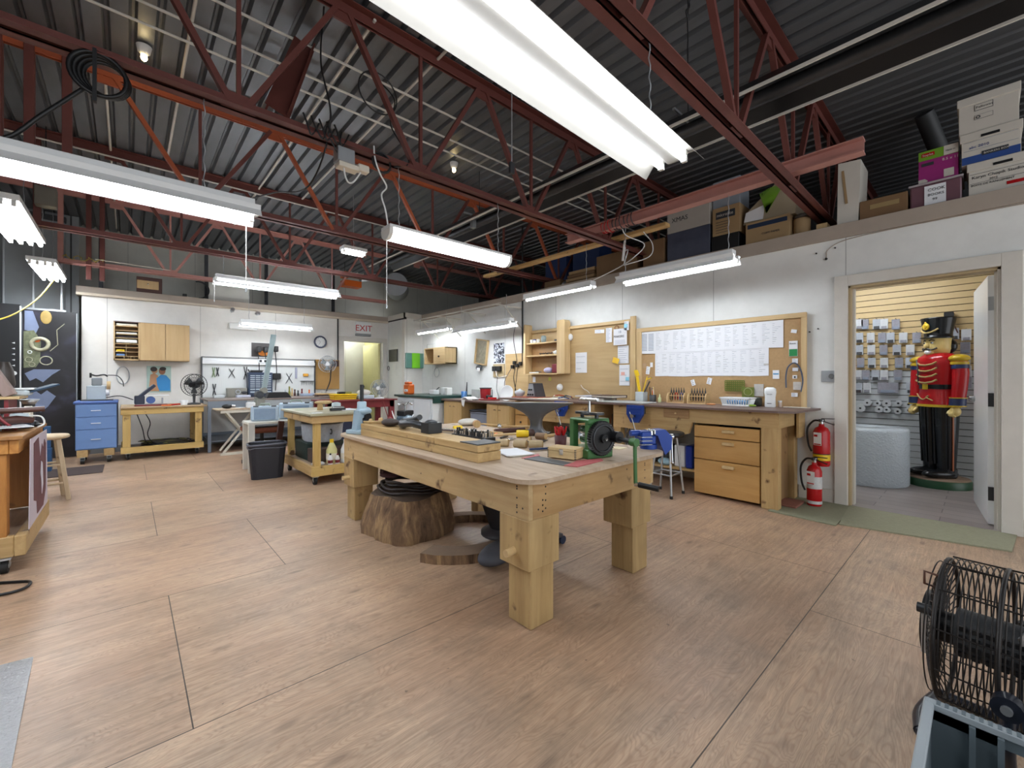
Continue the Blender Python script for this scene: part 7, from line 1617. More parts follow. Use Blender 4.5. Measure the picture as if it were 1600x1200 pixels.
for i in range(16): a = -.9+.11*i; g.beam((5.085, 1.56, 2.97), (5.085, 1.56-math.sin(a*.6+.25)*.22, 2.97+abs(math.cos(a*.6))*.26), .002, .008, M_lime, (0, 1, 0))
mk('green_tissue', g, t)
def e_mic(g, x): g.box(x-.001, x+.001, 1.87, 2.08, 3.03, 3.11, M_ink); g.text('microlite', .05, M_wbox, FY(x-.002, 2.07, 3.055)); [g.box(x-.001, x+.001, 1.95, 2.08, 2.99-.03*i, 2.995-.03*i, M_ink) for i in range(5)]
box_('dark bag with plastic under the printed tan box', 1.83, 2.13, .19, M_black, name='dark_bag', cat='bag')
box_('tan box with black printed label above the dark bag', 1.82, 2.12, .32, M_kraft2, z0=2.842, extra=e_mic)
box_('white and grey stacked tray on the printed tan box', 1.84, 2.14, .33, mat('grey_tray', '#9ba3ad', .4), x0=5.12, d=.28, z0=3.163, name='tray', cat='tray')
def e_x(g, x): g.text('XMAS', .08, M_ink, FY(x-.001, 2.62, 3.14))
box_('grey translucent bin with pale lid under the xmas box', 2.15, 2.68, .36, mat('slate_bin', '#4c5162', .3, var=.3, sc=8), d=.42, name='storage_bin', cat='bin')
box_('white box with handwritten xmas on the grey bin', 2.15, 2.68, .27, mat('xmas_white', '#b3aea6', .6), d=.40, z0=3.013, extra=e_x)
one('blue_bag', G().ell((5.28, 2.40, 3.365), (.15, .22, .08), mat('royal_blue', '#1d47b5', .4, var=.2, bump=.8)), 'royal blue bag lying on the xmas box', 'bag')
box_('plain brown cardboard box left of the grey bin', 2.72, 3.02, .34, M_kraft)
box_('wide brown box behind the white plastic tube on the ledge', 3.14, 3.82, .33, M_kraft, x0=5.12)
for i in range(4): box_(('lowest', 'second', 'third', 'topmost')[i]+' flat tan board in the pile on the ledge', 3.86, 4.42-.02*i, .045, M_kraft2 if i % 2 else M_kraft, x0=5.10+.01*i, z0=ZS+.055*i, name='flat_board', cat='board')
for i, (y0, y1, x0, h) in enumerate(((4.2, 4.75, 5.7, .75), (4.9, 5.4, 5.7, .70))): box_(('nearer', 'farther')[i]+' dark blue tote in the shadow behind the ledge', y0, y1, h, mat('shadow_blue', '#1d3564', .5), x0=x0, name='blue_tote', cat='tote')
box_('dark low carton at the far end of the ledge', 4.6, 4.95, .16, M_kraft, x0=5.2)
one('grey_ledge_pile', G().ell((5.25, 4.52, 2.71), (.08, .06, .055), M_galv).ell((5.3, 5.1, 2.70), (.1, .14, .05), M_dgrey), 'small pale and dark lumps at the far end of the ledge', 'clutter')
one('white_plastic_tube', G().cyl((4.45, 2.90, 2.86), (4.45, 2.93, 2.62), .014, M_white, n=10), 'white plastic tube hanging on cords under the loose steel beam', 'tube')
g = G()
for pts in ([(4.10, 2.72, 2.98), (4.12, 2.68, 2.80), (4.3, 2.55, 2.70), (4.2, 2.62, 2.55), (4.3, 2.9, 2.50), (4.31, 3.26, 2.42)], [(4.40, 2.62, 2.88), (4.42, 2.52, 2.72), (4.40, 2.55, 2.58), (4.28, 2.8, 2.51)], [(4.45, 2.90, 2.73), (4.36, 2.80, 2.70), (4.30, 2.82, 2.52)]):
    g.tube(smooth_path(pts, 6), .006, M_white, 6)
one('white_wiring', g, 'white looping wires hanging beside the single tube light', 'wires')
g = G()
for i in range(9): g.torus((4.1, 2.95-.05*i, 2.94), .062+.006*(i % 3), .006, M_ext if i < 3 else M_iron, rx(PI/2+.15*math.sin(i*2)), 20, 5)
one('wire_wrap', g, 'red and grey wire wound around the loose pink steel beam', 'wire')
# ================================================================ neighbouring shop: nutcracker soldier, bubble roll, packets
M_nr = mat('soldier_red', '#b3161c', .2, var=.1); M_nk = mat('soldier_black', '#15181c', .2); M_ny = mat('soldier_gold', '#cfae2c', .35, var=.15, sc=20); M_nf = mat('soldier_face', '#e6cc84', .35, var=.05); M_nb = mat('soldier_navy', '#24335e', .35); M_rope = mat('gold_rope', '#bfa56a', .5)
t = T('nutcracker_soldier', 'big painted wooden toy soldier with tall black hat in the shop doorway', 'statue', (6.72, .34, .003), math.radians(135))
# local +x = facing
mk('base', G().lathe([(.27, 0), (.27, .075), (.26, .085)], mat('base_green', '#1d4a2c', .35), sx=1., sy=.95, n=36).lathe([(.262, .085), (.255, .098), (0, .098)], MC['slab_wood'], sx=1., sy=.95, n=36, cap=False), t)
for s in (-1, 1):
    mk('boot', G().ell((.06, s*.085, .145), (.185, .075, .05), M_nk, 20, 12).box(-.09, .05, s*.085-.06, s*.085+.06, .10, .22, M_nk, .02), t)
    lg = G().lathe([(.085, .17), (.10, .45), (.118, .80), (.122, .96)], M_nk, (-.01, s*.082, 0), n=20, sx=.95, sy=.82); mk('leg', lg, t)
mk('trouser_folds', G().tube([(.07, -.12, .25), (.09, -.13, .9)], .008, M_nk).tube([(.08, .05, .25), (.10, .05, .9)], .010, M_nk).tube([(.08, -.05, .25), (.10, -.05, .9)], .010, M_nk), t)
mk('coat', G().lathe([(.195, .88), (.19, .92), (.168, 1.06), (.165, 1.13), (.18, 1.25), (.195, 1.36), (.185, 1.42), (.13, 1.465), (.06, 1.48)], M_nr, n=36, sx=.80, sy=1.04), t)
mk('coat_hem', G().lathe([(.199, .878), (.197, .905)], M_ny, n=36, sx=.80, sy=1.04, cap=False), t)
mk('belt', G().lathe([(.174, 1.075), (.172, 1.125)], M_nk, n=36, sx=.80, sy=1.04, cap=False).box(.135, .148, -.03, .03, 1.07, 1.13, M_ny, .003), t)
g = G()
for i in range(4):
    z = 1.17+.065*i; g.tube([(.135, -.12+.01*i, z), (.155, -.05, z-.022), (.16, .02, z-.028), (.15, .09, z-.016), (.135, .13, z+.008)], .009, M_rope, 6)
g.tube(smooth_path([(.12, -.13, 1.40), (.15, -.08, 1.30), (.155, -.07, 1.18), (.15, -.07, 1.12)], 5), .007, M_iron, 6); mk('braid', g, t)
mk('coat_ornament', G().tube(smooth_path([(.14, -.10, 1.02), (.15, -.05, .97), (.155, .0, .96), (.15, .05, 1.0), (.155, .03, .98), (.15, .10, .95)], 4), .006, M_rope, 6), t)
for s in (-1, 1):
    a = mk('arm', G().tube([(0, s*.235, 1.38), (.0, s*.25, 1.25), (.01, s*.25, 1.1), (.03, s*.245, .90)], [.062, .066, .062, .055], M_nr, 18), t)
    mk('epaulette', G().ell((0, s*.235, 1.405), (.085, .085, .045), M_ny, 20, 10).cyl((0, s*.24, 1.34), (0, s*.24, 1.37), .073, M_ny, n=20).cyl((0, s*.245, 1.295), (0, s*.242, 1.335), .070, M_nb, n=20), a)
    mk('cuff', G().cyl((.028, s*.245, .90), (.022, s*.246, .985), .066, M_nb, n=20).cyl((.028, s*.245, .893), (.028, s*.245, .905), .069, M_ny, n=20).cyl((.022, s*.246, .98), (.022, s*.246, .99), .069, M_ny, n=20), a)
    h = G().ell((.045, s*.24, .84), (.05, .042, .055), M_nf, 16, 10)
    for i in range(4): h.tube([(.055, s*(.222+.013*i), .855), (.088, s*(.222+.013*i), .835), (.090, s*(.224+.012*i), .80), (.065, s*(.225+.012*i), .785)], .011, M_nf, 7)
    h.tube([(.05, s*.205, .86), (.075, s*.198, .835), (.09, s*.205, .815)], .012, M_nf, 7); mk('hand', h, a)
mk('sword', G().beam((.07, .235, .82), (.03, .19, .20), .03, .012, mat('copper_stripe', '#a0582f', .35)).beam((.075, .235, .82), (.035, .19, .20), .012, .016, M_nk), t)
hd = mk('head', G().lathe([(.06, 1.45), (.098, 1.475), (.118, 1.52), (.120, 1.58), (.11, 1.64)], M_nf, n=26, sx=.98, sy=.92).ell((.122, 0, 1.555), (.032, .022, .030), M_nf).ell((.09, 0, 1.475), (.035, .045, .028), M_nf), t)
for s in (-1, 1):
    mk('eye', G().ell((.106, s*.042, 1.587), (.010, .018, .012), M_white, 10, 6).ell((.114, s*.042, 1.587), (.005, .009, .009), M_nk, 8, 6).tube([(.096, s*.066, 1.610), (.112, s*.044, 1.621), (.118, s*.02, 1.610)], .005, M_nk, 6), hd)
mk('moustache', G().tube(smooth_path([(.088, -.085, 1.528), (.115, -.05, 1.51), (.130, 0, 1.523), (.115, .05, 1.51), (.088, .085, 1.528)], 5), .009, M_nk, 7), hd)
mk('beard', G().ell((.112, 0, 1.485), (.024, .038, .024), M_white), hd)
mk('hair', G().ell((-.075, 0, 1.55), (.075, .118, .095), M_nk, 20, 12), hd)
mk('hat', G().lathe([(.125, 1.635), (.128, 1.65), (.118, 1.66), (.118, 1.70), (.145, 1.85), (.147, 1.865), (0, 1.868)], M_nk, n=30, sx=1., sy=1.).ell((.09, 0, 1.645), (.075, .10, .012), M_nk), t)
mk('hat_badge', G().torus((.132, .0, 1.77), .032, .009, M_ny, ry(PI/2), 16, 6).ell((.135, 0, 1.775), (.012, .022, .026), M_ny).ell((.133, 0, 1.815), (.01, .014, .014), M_ny), t)
mk('hat_cord', G().tube(smooth_path([(.02, -.145, 1.83), (.08, -.115, 1.75), (.115, -.06, 1.715), (.122, .0, 1.70), (.115, .06, 1.71), (.09, .10, 1.74)], 6), .009, M_rope, 7), t)
# bubble roll
def bub():
    m, nt, p = nodes('bubble_wrap'); L = nt.links
    tc = N(nt, 'ShaderNodeTexCoord'); vo = N(nt, 'ShaderNodeTexVoronoi', i_Scale=42.0); L.new(tc.outputs['Object'], vo.inputs['Vector'])
    r = N(nt, 'ShaderNodeMapRange', i_1=.0, i_2=.6, i_3=1.0, i_4=.0); L.new(vo.outputs['Distance'], r.inputs[0])
    b = N(nt, 'ShaderNodeBump', i_Strength=.6, i_Distance=.006); L.new(r.outputs[0], b.inputs['Height']); L.new(b.outputs[0], p.inputs['Normal'])
    p.inputs['Base Color'].default_value = (*lin('#c9d3da'), 1); p.inputs['Roughness'].default_value = .25; return m
g = G(); rr_ = .365
g.lathe([(rr_*.97, 0), (rr_, .02), (rr_, .60), (rr_*.97, .63), (.08, .635), (.08, .6)], bub(), (6.40, .91, .003), n=64, cap=False)
one('bubble_wrap_roll', g, 'big upright roll of bubble wrap standing in the shop', 'bubble wrap')
# packets on hooks
M_pk = [mat('packet_a', '#aab0b8', .3, var=.2, sc=40), mat('packet_b', '#c3c6c8', .3, var=.15, sc=40), mat('packet_c', '#8f8f98', .3, var=.3, sc=40)]
def packet(y, z, w_, h, i, lab):
    t = T('hook_packet', lab, 'packet', (7.12, y, z-h/2), 0, 'packets hanging on the slat wall', world=True)
    mk('bag', G().box(7.105, 7.12, y-w_/2, y+w_/2, z-h/2, z+h/2, M_pk[i % 3], .004), t)
    mk('contents', G().box(7.098, 7.105, y-w_*.35, y+w_*.35, z-h*.48, z-h*.2, [M_dgrey, M_pk[2], M_inkb][i % 3], .003), t)
    mk('hook', G().cyl((7.15, y, z+h/2+.005), (7.06, y, z+h/2+.005), .003, M_black, n=6), t)
rows = [[(1.09, 1.908), (1.035, 1.9), (.918, 1.89), (.846, 1.885), (.735, 1.87)], [(1.09, 1.728), (.977, 1.719), (.866, 1.712), (.785, 1.706), (.666, 1.697), (.546, 1.689)], [(1.09, 1.568), (.971, 1.562), (.851, 1.556), (.725, 1.55), (.603, 1.543)], [(1.079, 1.4), (.966, 1.397), (.846, 1.393), (.705, 1.389), (.608, 1.387)], [(1.106, 1.241), (1.025, 1.24), (.929, 1.239), (.846, 1.239), (.715, 1.238)], [(1.10, 1.072), (1.014, 1.074), (.81, 1.077), (.60, 1.08)]]
k = 0
for r_, row in enumerate(rows):
    for c_, (y, z) in enumerate(row):
        w_ = .20 if (r_ == 5 and c_ == 2) else .078; k += 1
        packet(y, z, w_, .13, k, f'{ords[c_]} packet from the left in the {("top", "second", "third", "fourth", "fifth", "lowest")[r_]} row on the slat wall')
for i, (y, z) in enumerate(((.23, 1.713), (.133, 1.693), (.141, 1.547), (.141, 1.413), (.133, 1.278), (.129, 1.156))): packet(y, z, .08, .13, i, f'{ords[i]} packet from the top between the soldier and the open shop door')
for i, (y, z) in enumerate(((1.009, .881), (.908, .879), (.82, .882), (.71, .887), (.617, .878), (1.079, .808), (.892, .804), (.82, .801), (.715, .787), (.617, .806))):
    t = T('ribbon_spool', f'{ords[i % 5]} white spool from the left in the {("upper", "lower")[i//5]} spool row on the slat wall', 'spool', (7.09, y, z-.045), 0, 'white spools on the slat wall', world=True)
    mk('spool', G().cyl((7.14, y, z), (7.09, y, z), (.042, .036, .045, .034, .036, .052, .042, .036, .034, .036)[i], M_pk[1], n=22), t); mk('core', G().cyl((7.091, y, z), (7.086, y, z), .012, M_black, n=12), t)
one('black_bracket', G().box(7.02, 7.15, .23, .31, 1.86, 1.96, M_black, .004).beam((7.1, .2, 1.72), (7.1, .25, 1.88), .012, .012, M_leather), 'black bracket on the slat wall behind the soldier hat', 'bracket')
# ================================================================ left foreground cart
t = T('rolling_workbench', 'wooden rolling workbench crowded with tools at the left edge', 'workbench', (-1.05, 4.5, 0), world=True)
LX0, LX1, LY0, LY1 = -1.62, -.50, 3.98, 4.98
mk('top', G().box(LX0, LX1+.02, LY0-.02, LY1+.02, .815, .84, wood('varnished_top', '#8a5f34', '#a87a48', 'y', .7, knots=False), .004), t)
M_var = wood('varnished_fir', '#a3692c', '#c08a44', 'y', .8); M_varz = wood('varnished_fir_upright', '#9c642a', '#bb8542', 'z', .8)
mk('apron', G().box(LX1-.04, LX1, LY0, LY1, .73, .814, M_var, .003).box(LX0, LX1-.041, LY0, LY0+.04, .73, .814, M_var, .003), t)
for x, y in ((LX1-.16, LY0), (LX1-.16, LY1-.12), (LX0, LY0), (LX0, LY1-.12)): mk('leg', G().box(x, x+.11, y+.01, y+.11, .22, .73, M_varz, .004), t)
mk('base_rail', G().box(LX1-.02, LX1+.03, LY0-.0, LY1+.05, .10, .225, M_plyy, .004).box(LX0, LX1-.021, LY0, LY0+.045, .10, .225, M_plyx, .004), t)
mk('shelf', G().box(LX0, LX1-.02, LY0+.046, LY1, .17, .20, M_top), t)
for x, y in ((LX1-.06, LY0+.02), (LX1-.06, LY1-.12), (LX0+.1, LY0+.05), (LX0+.1, LY1-.1)): caster(t, x, y, .044)
t = T('art_print', 'pale print with maroon abstract figure leaning on the side of the left workbench', 'art print', (-.48, 4.45, .226), world=True)
Mx = frame((-.470, 0, 0), (0, 1, 0), (0, 0, 1))
mk('sheet', G().prism([(4.07, .232), (4.90, .232), (4.86, .80), (4.12, .80)], 0, .003, mat('lilac_paper', '#c9bfc9', .7, var=.06), Mx), t)
M_mar = mat('maroon_print', '#6b3f45', .7, var=.35, sc=8)
Mx2 = frame((-.4665, 0, 0), (0, 1, 0), (0, 0, 1))
mk('printed_figure', G().prism([(4.24, .38), (4.36, .35), (4.38, .26), (4.66, .26), (4.78, .36), (4.80, .70), (4.72, .74), (4.66, .68), (4.60, .72), (4.52, .62), (4.44, .78), (4.24, .76)], 0, .002, M_mar, Mx2), t)
mk('printed_highlight', G().prism([(4.57, .36), (4.63, .42), (4.60, .58), (4.54, .60), (4.51, .52), (4.55, .46)], 0, .002, mat('print_white', '#d6d3dc', .7), frame((-.4640, 0, 0), (0, 1, 0), (0, 0, 1))), t)
# stool
t = T('wooden_stool', 'pale wooden round stool behind the left workbench', 'stool', (-.60, 6.15, 0))
M_st = wood('stool_birch', '#b9a486', '#cdb99a', 'z', .6, knots=False)
mk('seat', G().lathe([(.14, .60), (.165, .61), (.17, .625), (.16, .64), (0, .642)], M_st, n=32), t)
lp = []
for i in range(4):
    a = PI/4+PI/2*i+.2; lp.append(a); mk('leg', G().beam((.11*math.cos(a), .11*math.sin(a), .605), (.20*math.cos(a), .20*math.sin(a), 0), .035, .035, M_st, bv=.004), t)
for i in range(4):
    for z in ((.22, .40) if i % 2 else (.17, .35)):
        k = .20-.09*z/.605; a, b = lp[i], lp[(i+1) % 4]; mk('rung', G().cyl((k*math.cos(a), k*math.sin(a), z), (k*math.cos(b), k*math.sin(b), z), .011, M_st, n=8), t)
# items on the left workbench
ZT_ = .841
t = T('steel_cutter', 'long pale steel cutter with brown handle on the left workbench', 'cutter', (-.8, 4.3, ZT_), world=True)
mk('base', G().box(-1.5, -.62, 4.05, 4.36, ZT_, ZT_+.025, M_pg, .004), t); mk('rail', G().box(-1.5, -.70, 4.10, 4.13, ZT_+.026, ZT_+.10, M_galv, .003).box(-.70, -.62, 4.09, 4.16, ZT_+.026, ZT_+.11, M_dgrey, .003), t)
mk('tube', G().cyl((-1.5, 4.14, ZT_+.14), (-.60, 4.16, ZT_+.145), .022, M_pg, n=14), t); mk('grip', G().cyl((-.60, 4.16, ZT_+.145), (-.41, 4.18, ZT_+.15), .018, M_leather, n=14), t)
t = T('tool_shelf', 'small wooden shelf of hand tools on the left workbench', 'shelf', (-.95, 4.55, ZT_), world=True)
mk('board', G().box(-1.5, -.55, 4.40, 4.75, 1.05, 1.07, M_ply, .003), t); mk('upright', G().box(-.62, -.60, 4.42, 4.72, ZT_, 1.05, M_redb).box(-1.45, -1.43, 4.42, 4.72, ZT_, 1.05, M_ply), t)
one('wood_plane', G().cb((-.64, 4.46, 1.165), (.06, .10, .20), wood('worn_rose_wood', '#8a736c', '#a38d84', 'z'), .004, (0, -.45, 0)), 'slanted pinkish wooden block on the small tool shelf', 'wood block')
one('blue_folder', G().cb((-.49, 4.66, 1.115), (.20, .16, .012), mat('folder_blue', '#23425f', .4), .003, (.0, -.35, .3)), 'dark blue folder lying tilted on the small tool shelf', 'folder')
one('white_tray', G().box(-.62, -.50, 4.56, 4.7, 1.112, 1.125, M_white, .003).box(-.62, -.52, 4.54, 4.72, 1.071, 1.11, M_pg, .01), 'grey box with white lid on the small tool shelf', 'box')
one('small_bowl', G().lathe([(.03, 0), (.055, .035), (.05, .035)], M_galv, (-.55, 4.80, ZT_+.16)).cyl((-.55, 4.80, ZT_), (-.55, 4.80, ZT_+.16), .03, M_dgrey), 'grey bowl on a dark post at the end of the left workbench', 'bowl')
t = T('buffing_motor', 'blue grey buffing motor with cream wheel on the left workbench', 'motor', (-.60, 4.60, ZT_+.03))
mk('body', G().box(-.09, .09, -.07, .07, -.03, .02, M_nv, .01).cyl((-.08, 0, .06), (.04, 0, .06), .055, mat('motor_slate', '#4b5a6c', .4)), t); mk('wheel', G().cyl((.05, 0, .065), (.085, 0, .065), .06, M_paperc, n=24).cyl((.03, 0, .065), (.05, 0, .065), .045, M_leather, n=18), t)
one('red_cable', G().tube(smooth_path([(-.66, 4.40, 1.04), (-.64, 4.38, .95), (-.60, 4.36, .89), (-.56, 4.38, .85)], 5), .010, M_redb, 6).tube(smooth_path([(-.68, 4.40, 1.04), (-.67, 4.38, .93), (-.62, 4.37, .86)], 5), .010, M_redb, 6), 'dark red cables hanging from the small tool shelf', 'cable')
t = T('heat_gun', 'grey and brown hand grinder lying on the left workbench', 'power tool', (-.52, 4.45, ZT_), .4)
mk('body', G().tube([(-.18, 0, .06), (-.05, 0, .07), (.03, .01, .06)], [.025, .028, .02], M_leather, 12), t); mk('nose', G().tube([(-.10, .05, .085), (-.02, .05, .09), (.02, .05, .09)], [.022, .022, .016], M_pg, 12), t); mk('cord', G().tube(smooth_path([(.02, .05, .09), (.08, .04, .08), (.09, .02, .03), (.05, .0, .008)], 5), .006, M_whitep, 6), t)
one('white_papers', G().cb((-.60, 4.35, ZT_+.028+.004), (.20, .26, .006), M_paper, 0, (0, 0, .3)), 'white papers on the left workbench before the hand grinder', 'papers')
one('black_clips', G().ell((-.52, 4.72, ZT_+.02), (.03, .05, .02), M_black).ell((-.49, 4.62, ZT_+.012), (.02, .02, .012), M_black), 'little black clips at the corner of the left workbench', 'clips')
t = T('desk_lamp', 'dark lamp head leaning in above the left workbench', 'lamp', (-.74, 4.60, 1.071))
mk('shade', G().lathe([(.07, .0), (.055, .10), (.04, .18)], mat('slate_metal', '#3d4650', .35, .4), (0, 0, .24)), t); mk('rim', G().torus((0, 0, .24), .07, .006, M_pg), t); mk('stem', G().cyl((-.05, 0, 0), (-.05, 0, .30), .012, M_black).cyl((-.05, 0, 0), (-.05, 0, .015), .05, M_black), t)
one('dark_vase', G().lathe([(.04, 0), (.06, .08), (.05, .18), (.03, .24)], mat('dark_umber', '#3b322c', .4), (-.66, 4.68, 1.071)), 'dark umber cylinder behind the slanted wooden block', 'cylinder')
# floor things left
one('diamond_plate', G().prism([(-1.4, 2.85), (-.30, 2.715), (-.26, 1.9), (-1.4, 1.7)], .001, .006, mat('steel_tread', '#8f8f90', .35, .6, var=.15, sc=60, bump=.8, bs=90)), 'grey textured metal sheet lying on the floor at lower left', 'metal sheet')
one('floor_cable', G().tube(smooth_path([(-1.3, 4.15, .01), (-.8, 3.95, .01), (-.50, 3.78, .01), (-.42, 3.70, .01), (-.48, 3.60, .01), (-.8, 3.66, .01), (-1.3, 3.7, .01)], 7), .008, M_black, 6), 'black cable looped on the floor at the left edge', 'cable')
# ================================================================ drum fan and crate at lower right
t = T('drum_fan', 'large black metal drum fan on a tube stand at lower right', 'fan', (2.06, -.02, 0), -.10)
# axis along local y ; left end = +y
FR, FZ = .235, .345
M_wire = mat('fan_wire', '#2a2726', .4, .3)
MFy = rx(PI/2)
g = G()
for y in (.105, -.03, -.17): g.torus((0, y, FZ), FR if y == -.03 else FR-.010, .0065, M_wire, MFy, 44, 6)
mk('hoops', g, t)
g = G()
for i in range(20):
    y = .092-.0135*i; g.torus((.004*math.sin(i), y, FZ), FR-.004, .0021, M_wire, MFy, 44, 4)
for i in range(12):
    a = 2*PI*i/12+.2; g.tube([(FR*math.cos(a), .10, FZ+FR*math.sin(a)), (FR*math.cos(a+.05), -.17, FZ+FR*math.sin(a+.05))], .0028, M_wire, 4)
for q in (.128, -.185):
    for i in range(48):
        a = 2*PI*i/48; g.tube([(FR*.30*math.cos(a-.25), q, FZ+FR*.30*math.sin(a-.25)), (FR*.75*math.cos(a-.10), q*.98, FZ+FR*.75*math.sin(a-.10)), (FR*.97*math.cos(a), q*.85, FZ+FR*.97*math.sin(a))], .002, M_wire, 4)
    for k in (.45, .7, .9): g.torus((0, q, FZ), FR*k, .002, M_wire, MFy, 36, 4)
mk('wire_cage', g, t)
mk('motor', G().cyl((0, .08, FZ), (0, -.08, FZ), .075, M_dgrey, n=28).cyl((0, .13, FZ), (0, .08, FZ), .05, M_black), t)
g = G()
for i in range(5):
    for j in range(4): g.box(-.078, -.066, -.07+.03*i, -.052+.03*i, FZ-.05+.028*j, FZ-.036+.028*j, M_black)
mk('vents', g, t)
for b in range(3):
    a0 = 2*PI*b/3; vs = []
    for i in range(6):
        r_ = .07+.026*i
        for s_ in (-1, 1): vs.append((r_*math.cos(a0+s_*.5), -.10+s_*.035, FZ+r_*math.sin(a0+s_*.5)))
    n_ = len(vs); v2 = [(x, y+.003, z) for x, y, z in vs]
    fs = [(2*i, 2*i+1, 2*i+3, 2*i+2) for i in range(5)]+[(n_+2*i+2, n_+2*i+3, n_+2*i+1, n_+2*i) for i in range(5)]+[(2*i, 2*i+2, n_+2*i+2, n_+2*i) for i in range(5)]+[(2*i+3, 2*i+1, n_+2*i+1, n_+2*i+3) for i in range(5)]+[(1, 0, n_, n_+1), (10, 11, n_+11, n_+10)]
    mk('blade', G().add(vs+v2, fs, M_galv), t)
mk('badge', G().cyl((-.0, .135, FZ), (0, .155, FZ), .105, M_black, n=36).torus((0, .150, FZ), .098, .007, M_black, MFy, 36, 6).box(-.03, .03, .155, .158, FZ-.07, FZ+.07, M_galv, .001).cyl((-.09, .155, FZ), (-.09, .16, FZ), .001, M_galv), t)
mk('label', G().box(-.112, -.106, .125, .15, FZ-.065, FZ+.065, M_galv, .002).cyl((-.105, .12, FZ+.08), (-.105, .16, FZ+.08), .016, M_iron, n=12), t)
mk('carry_loop', G().tube([(-.10, .11, FZ+.20), (-.12, .14, FZ+.21), (-.12, .14, FZ+.17), (-.10, .11, FZ+.16)], .004, mat('loop_brown', '#5c3a2c', .5), 6), t)
M_std = mat('stand_blue_black', '#20242f', .3)
mk('stand', G().tube(smooth_path([(-.12, .15, .018), (-.17, .08, .018), (-.17, -.15, .018), (-.12, -.27, .018)], 5), .018, M_std, 10).tube(smooth_path([(-.12, .15, .018), (0, .17, .018), (.17, .15, .018)], 5), .018, M_std, 10).tube([(.17, .15, .018), (.17, -.27, .018)], .018, M_std, 10).tube(smooth_path([(-.17, -.05, .018), (-.255, -.05, .16), (-.25, -.05, FZ-.06)], 5), .016, M_std, 10).tube(smooth_path([(.17, -.05, .018), (.26, -.05, .20), (.25, -.05, FZ)], 5), .016, M_std, 10), t)
mk('pivot_knob', G().cyl((-.235, -.05, FZ-.06), (-.275, -.05, FZ-.06), .032, M_std, n=18).cyl((-.275, -.05, FZ-.06), (-.285, -.05, FZ-.06), .012, M_galv, n=12), t)
one('white_canister', G().lathe([(.07, 0), (.075, .02), (.075, .50), (.06, .52)], M_whitep, (2.38, -.36, 0), n=28), 'white canister cut by the right edge behind the drum fan', 'canister')
t = T('plastic_crate', 'grey folding plastic crate with open side cut off at lower right', 'crate', (1.50, -.15, 0), 0, world=True)
M_cr = mat('crate_grey', '#6e7a80', .45, var=.05); M_crr = mat('crate_rim_grey', '#a4adb2', .45, var=.05)
cx0, cx1, cy0, cy1, ch = 1.28, 1.68, -.48, .11, .29
g = G().box(cx0, cx1, cy0, cy1, 0, .012, M_cr); mk('floor', g, t)
g = G().box(cx1-.012, cx1, cy0, cy1, .012, .10, M_cr).box(cx1-.012, cx1, cy0, cy0+.06, .10, ch-.02, M_cr).box(cx1-.012, cx1, cy1-.14, cy1, .10, ch-.02, M_cr).box(cx1-.012, cx1, cy0, cy1, ch-.05, ch-.02, M_cr)
for y in (cy1-.14, cy1-.09, cy0+.06, -.2): g.box(cx1-.03, cx1-.012, y-.006, y+.006, .012, ch-.02, M_cr)
mk('wall_panel', g, t)
mk('wall_panel', G().box(cx0, cx1, cy1-.012, cy1, .012, ch-.02, M_cr).box(cx0, cx1, cy0, cy0+.012, .012, ch-.02, M_cr).box(cx0, cx0+.012, cy0, cy1, .012, ch-.02, M_cr), t)
g = G().box(cx1-.022, cx1+.004, cy0, cy1, ch-.02, ch, M_crr, .003).box(cx0, cx1+.004, cy1-.018, cy1+.004, ch-.0205, ch-.0005, M_crr, .003).box(cx0, cx1, cy0-.004, cy0+.018, ch-.0205, ch-.0005, M_crr, .003).box(cx0-.004, cx0+.018, cy0, cy1, ch-.021, ch-.001, M_crr, .003)
for i in range(12): g.box(cx1-.020, cx1+.002, cy1-.03-.016*i, cy1-.022-.016*i, ch, ch+.0012, M_cr)
mk('rim', g, t)
# ================================================================ things hanging in the roof
def loops(lab, c, r_, n_, m, rad=.010, flat=(1, 0, 0), name='hanging_hose'):
    g = G()
    for k in range(n_):
        rr2 = r_*(1-.06*k); g.tube([(c[0]+flat[0]*rr2*math.cos(a)+.01*k, c[1]+flat[1]*rr2*math.cos(a)+.012*k, c[2]+rr2*math.sin(a)) for a in [2*PI*i/28 for i in range(28)]], rad, m, 7, True)
    return g
g = loops('', (-.11, 2.98, 2.72), .105, 4, M_black, .011); g.tube(smooth_path([(-.16, 3.0, 2.64), (-.30, 3.0, 2.45), (-.42, 3.02, 2.30), (-.55, 3.04, 2.28)], 6), .010, M_black, 7).box(-.13, -.115, 2.93, 2.96, 2.56, 2.82, M_black)
one('hanging_hose', g, 'black hose coil strapped to the long joist at upper left', 'hose')
g = G()
for i in range(5): x = .85+.05*i; g.tube(smooth_path([(x, 2.98, 2.93), (x+.02, 2.97, 2.87), (x+.05+.02*(i % 2), 2.97, 2.80), (x+.10, 2.98, 2.90)], 4), .006, M_black, 6)
g.tube(smooth_path([(1.0, 2.97, 2.85), (1.05, 2.98, 2.78), (1.10, 3.0, 2.72)], 4), .005, M_black, 6); one('wire_tangle', g, 'black tangled wires draped over the long joist left of the junction box', 'wires')
t = T('junction_box', 'clear and beige junction box hanging under the long joist', 'junction box', (1.18, 3.0, 2.66), world=True)
mk('box', G().box(1.07, 1.19, 2.97, 3.06, 2.70, 2.80, M_galv, .004), t); mk('plugs', G().box(1.08, 1.22, 2.97, 3.05, 2.665, 2.699, M_paperc, .004).box(1.22, 1.30, 2.98, 3.04, 2.68, 2.73, M_paperc, .006), t)
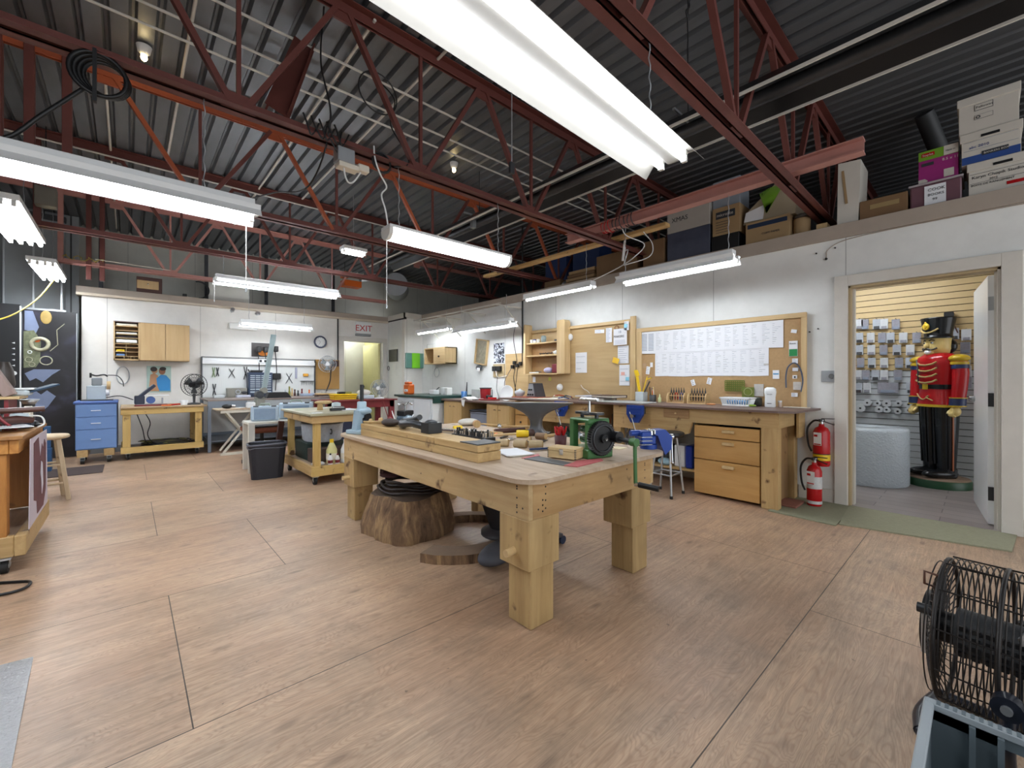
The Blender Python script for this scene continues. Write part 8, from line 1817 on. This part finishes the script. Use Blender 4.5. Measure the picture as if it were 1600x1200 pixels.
mk('cord', G().tube(smooth_path([(1.12, 3.0, 2.67), (1.13, 2.99, 2.60), (1.15, 2.98, 2.565), (1.19, 2.99, 2.59), (1.24, 3.0, 2.67)], 5), .006, M_white, 6), t)
one('white_flex_cord', G().tube(smooth_path([(1.34, 3.0, 2.90), (1.34, 2.98, 2.80), (1.38, 2.98, 2.70), (1.43, 2.98, 2.62), (1.39, 2.98, 2.55), (1.42, 2.98, 2.45), (1.45, 3.0, 2.35)], 6), .006, M_white, 6), 'white wavy flex dropping from the long joist to the wraparound light', 'cable')
g = loops('', (1.40, 3.0, 2.80), .07, 3, M_black, .007); one('cord_loops', g, 'small black cord loops hanging beside the white wavy flex', 'loops')
one('black_wire', G().tube(smooth_path([(1.02, 3.1, 3.80), (1.0, 3.1, 3.4), (1.03, 3.0, 2.95), (.98, 3.3, 2.6), (.9, 4.0, 2.75), (.70, 4.85, 2.85)], 8), .006, M_black, 6).tube(smooth_path([(1.52, 3.5, 3.8), (1.70, 3.4, 3.6), (1.62, 3.3, 3.3), (1.66, 3.1, 3.0), (1.62, 3.02, 2.86), (1.50, 3.0, 2.80)], 8), .006, M_black, 6), 'long thin black wires drooping between joists', 'wires')
one('looped_roof_wire', G().torus((1.58, 3.45, 3.62), .17, .006, M_black, ry(.3) @ rx(PI/2), 30, 6), 'big loop of black wire hanging from the roof deck', 'wire')
t = T('square_speaker', 'grey square camera box hanging near the far left joist end', 'box', (-.66, 6.6, 2.98), world=True)
mk('body', G().box(-.72, -.56, 6.55, 6.68, 3.0, 3.20, mat('aged_metal', '#7d786c', .5, .3), .006), t); mk('hanger', G().cyl((-.64, 6.6, 3.2), (-.64, 6.6, 3.84), .005, M_black, n=6), t)
one('yellow_cord_tangle', G().tube([(-.68+.025*i+.02*math.sin(i*2.1), 8.60, 2.90+.035*math.sin(i*1.3)) for i in range(18)], .006, mat('dull_yellow', '#a48f3c', .5), 5).tube([(-.35, 8.6, 2.92), (.50, 8.6, 2.90)], .006, M_paperc, 5), 'dull yellow cord wrapped at the left end of the pink joist', 'cord')
g = G(); g.tube([(2.62+.004*math.sin(i*1.5), 1.25, 2.92+.9*i/20) for i in range(21)], .004, M_black, 5)
g.tube(smooth_path([(2.62, 1.25, 3.60), (2.64, 1.25, 3.55), (2.60, 1.25, 3.50), (2.62, 1.25, 3.46)], 5), .006, M_black, 6)
one('chain_hook', g, 'black chain with hook hanging from the roof above the large light', 'chain')
t = T('pull_chain', 'thin metal pull chain with grey block beside the large light', 'pull chain', (1.46, 1.60, 2.2), world=True)
mk('chain', G().cyl((1.46, 1.62, 3.82), (1.46, 1.62, 2.30), .003, M_galv, n=6), t); mk('block', G().box(1.445, 1.475, 1.61, 1.63, 2.24, 2.30, M_iron, .004), t)
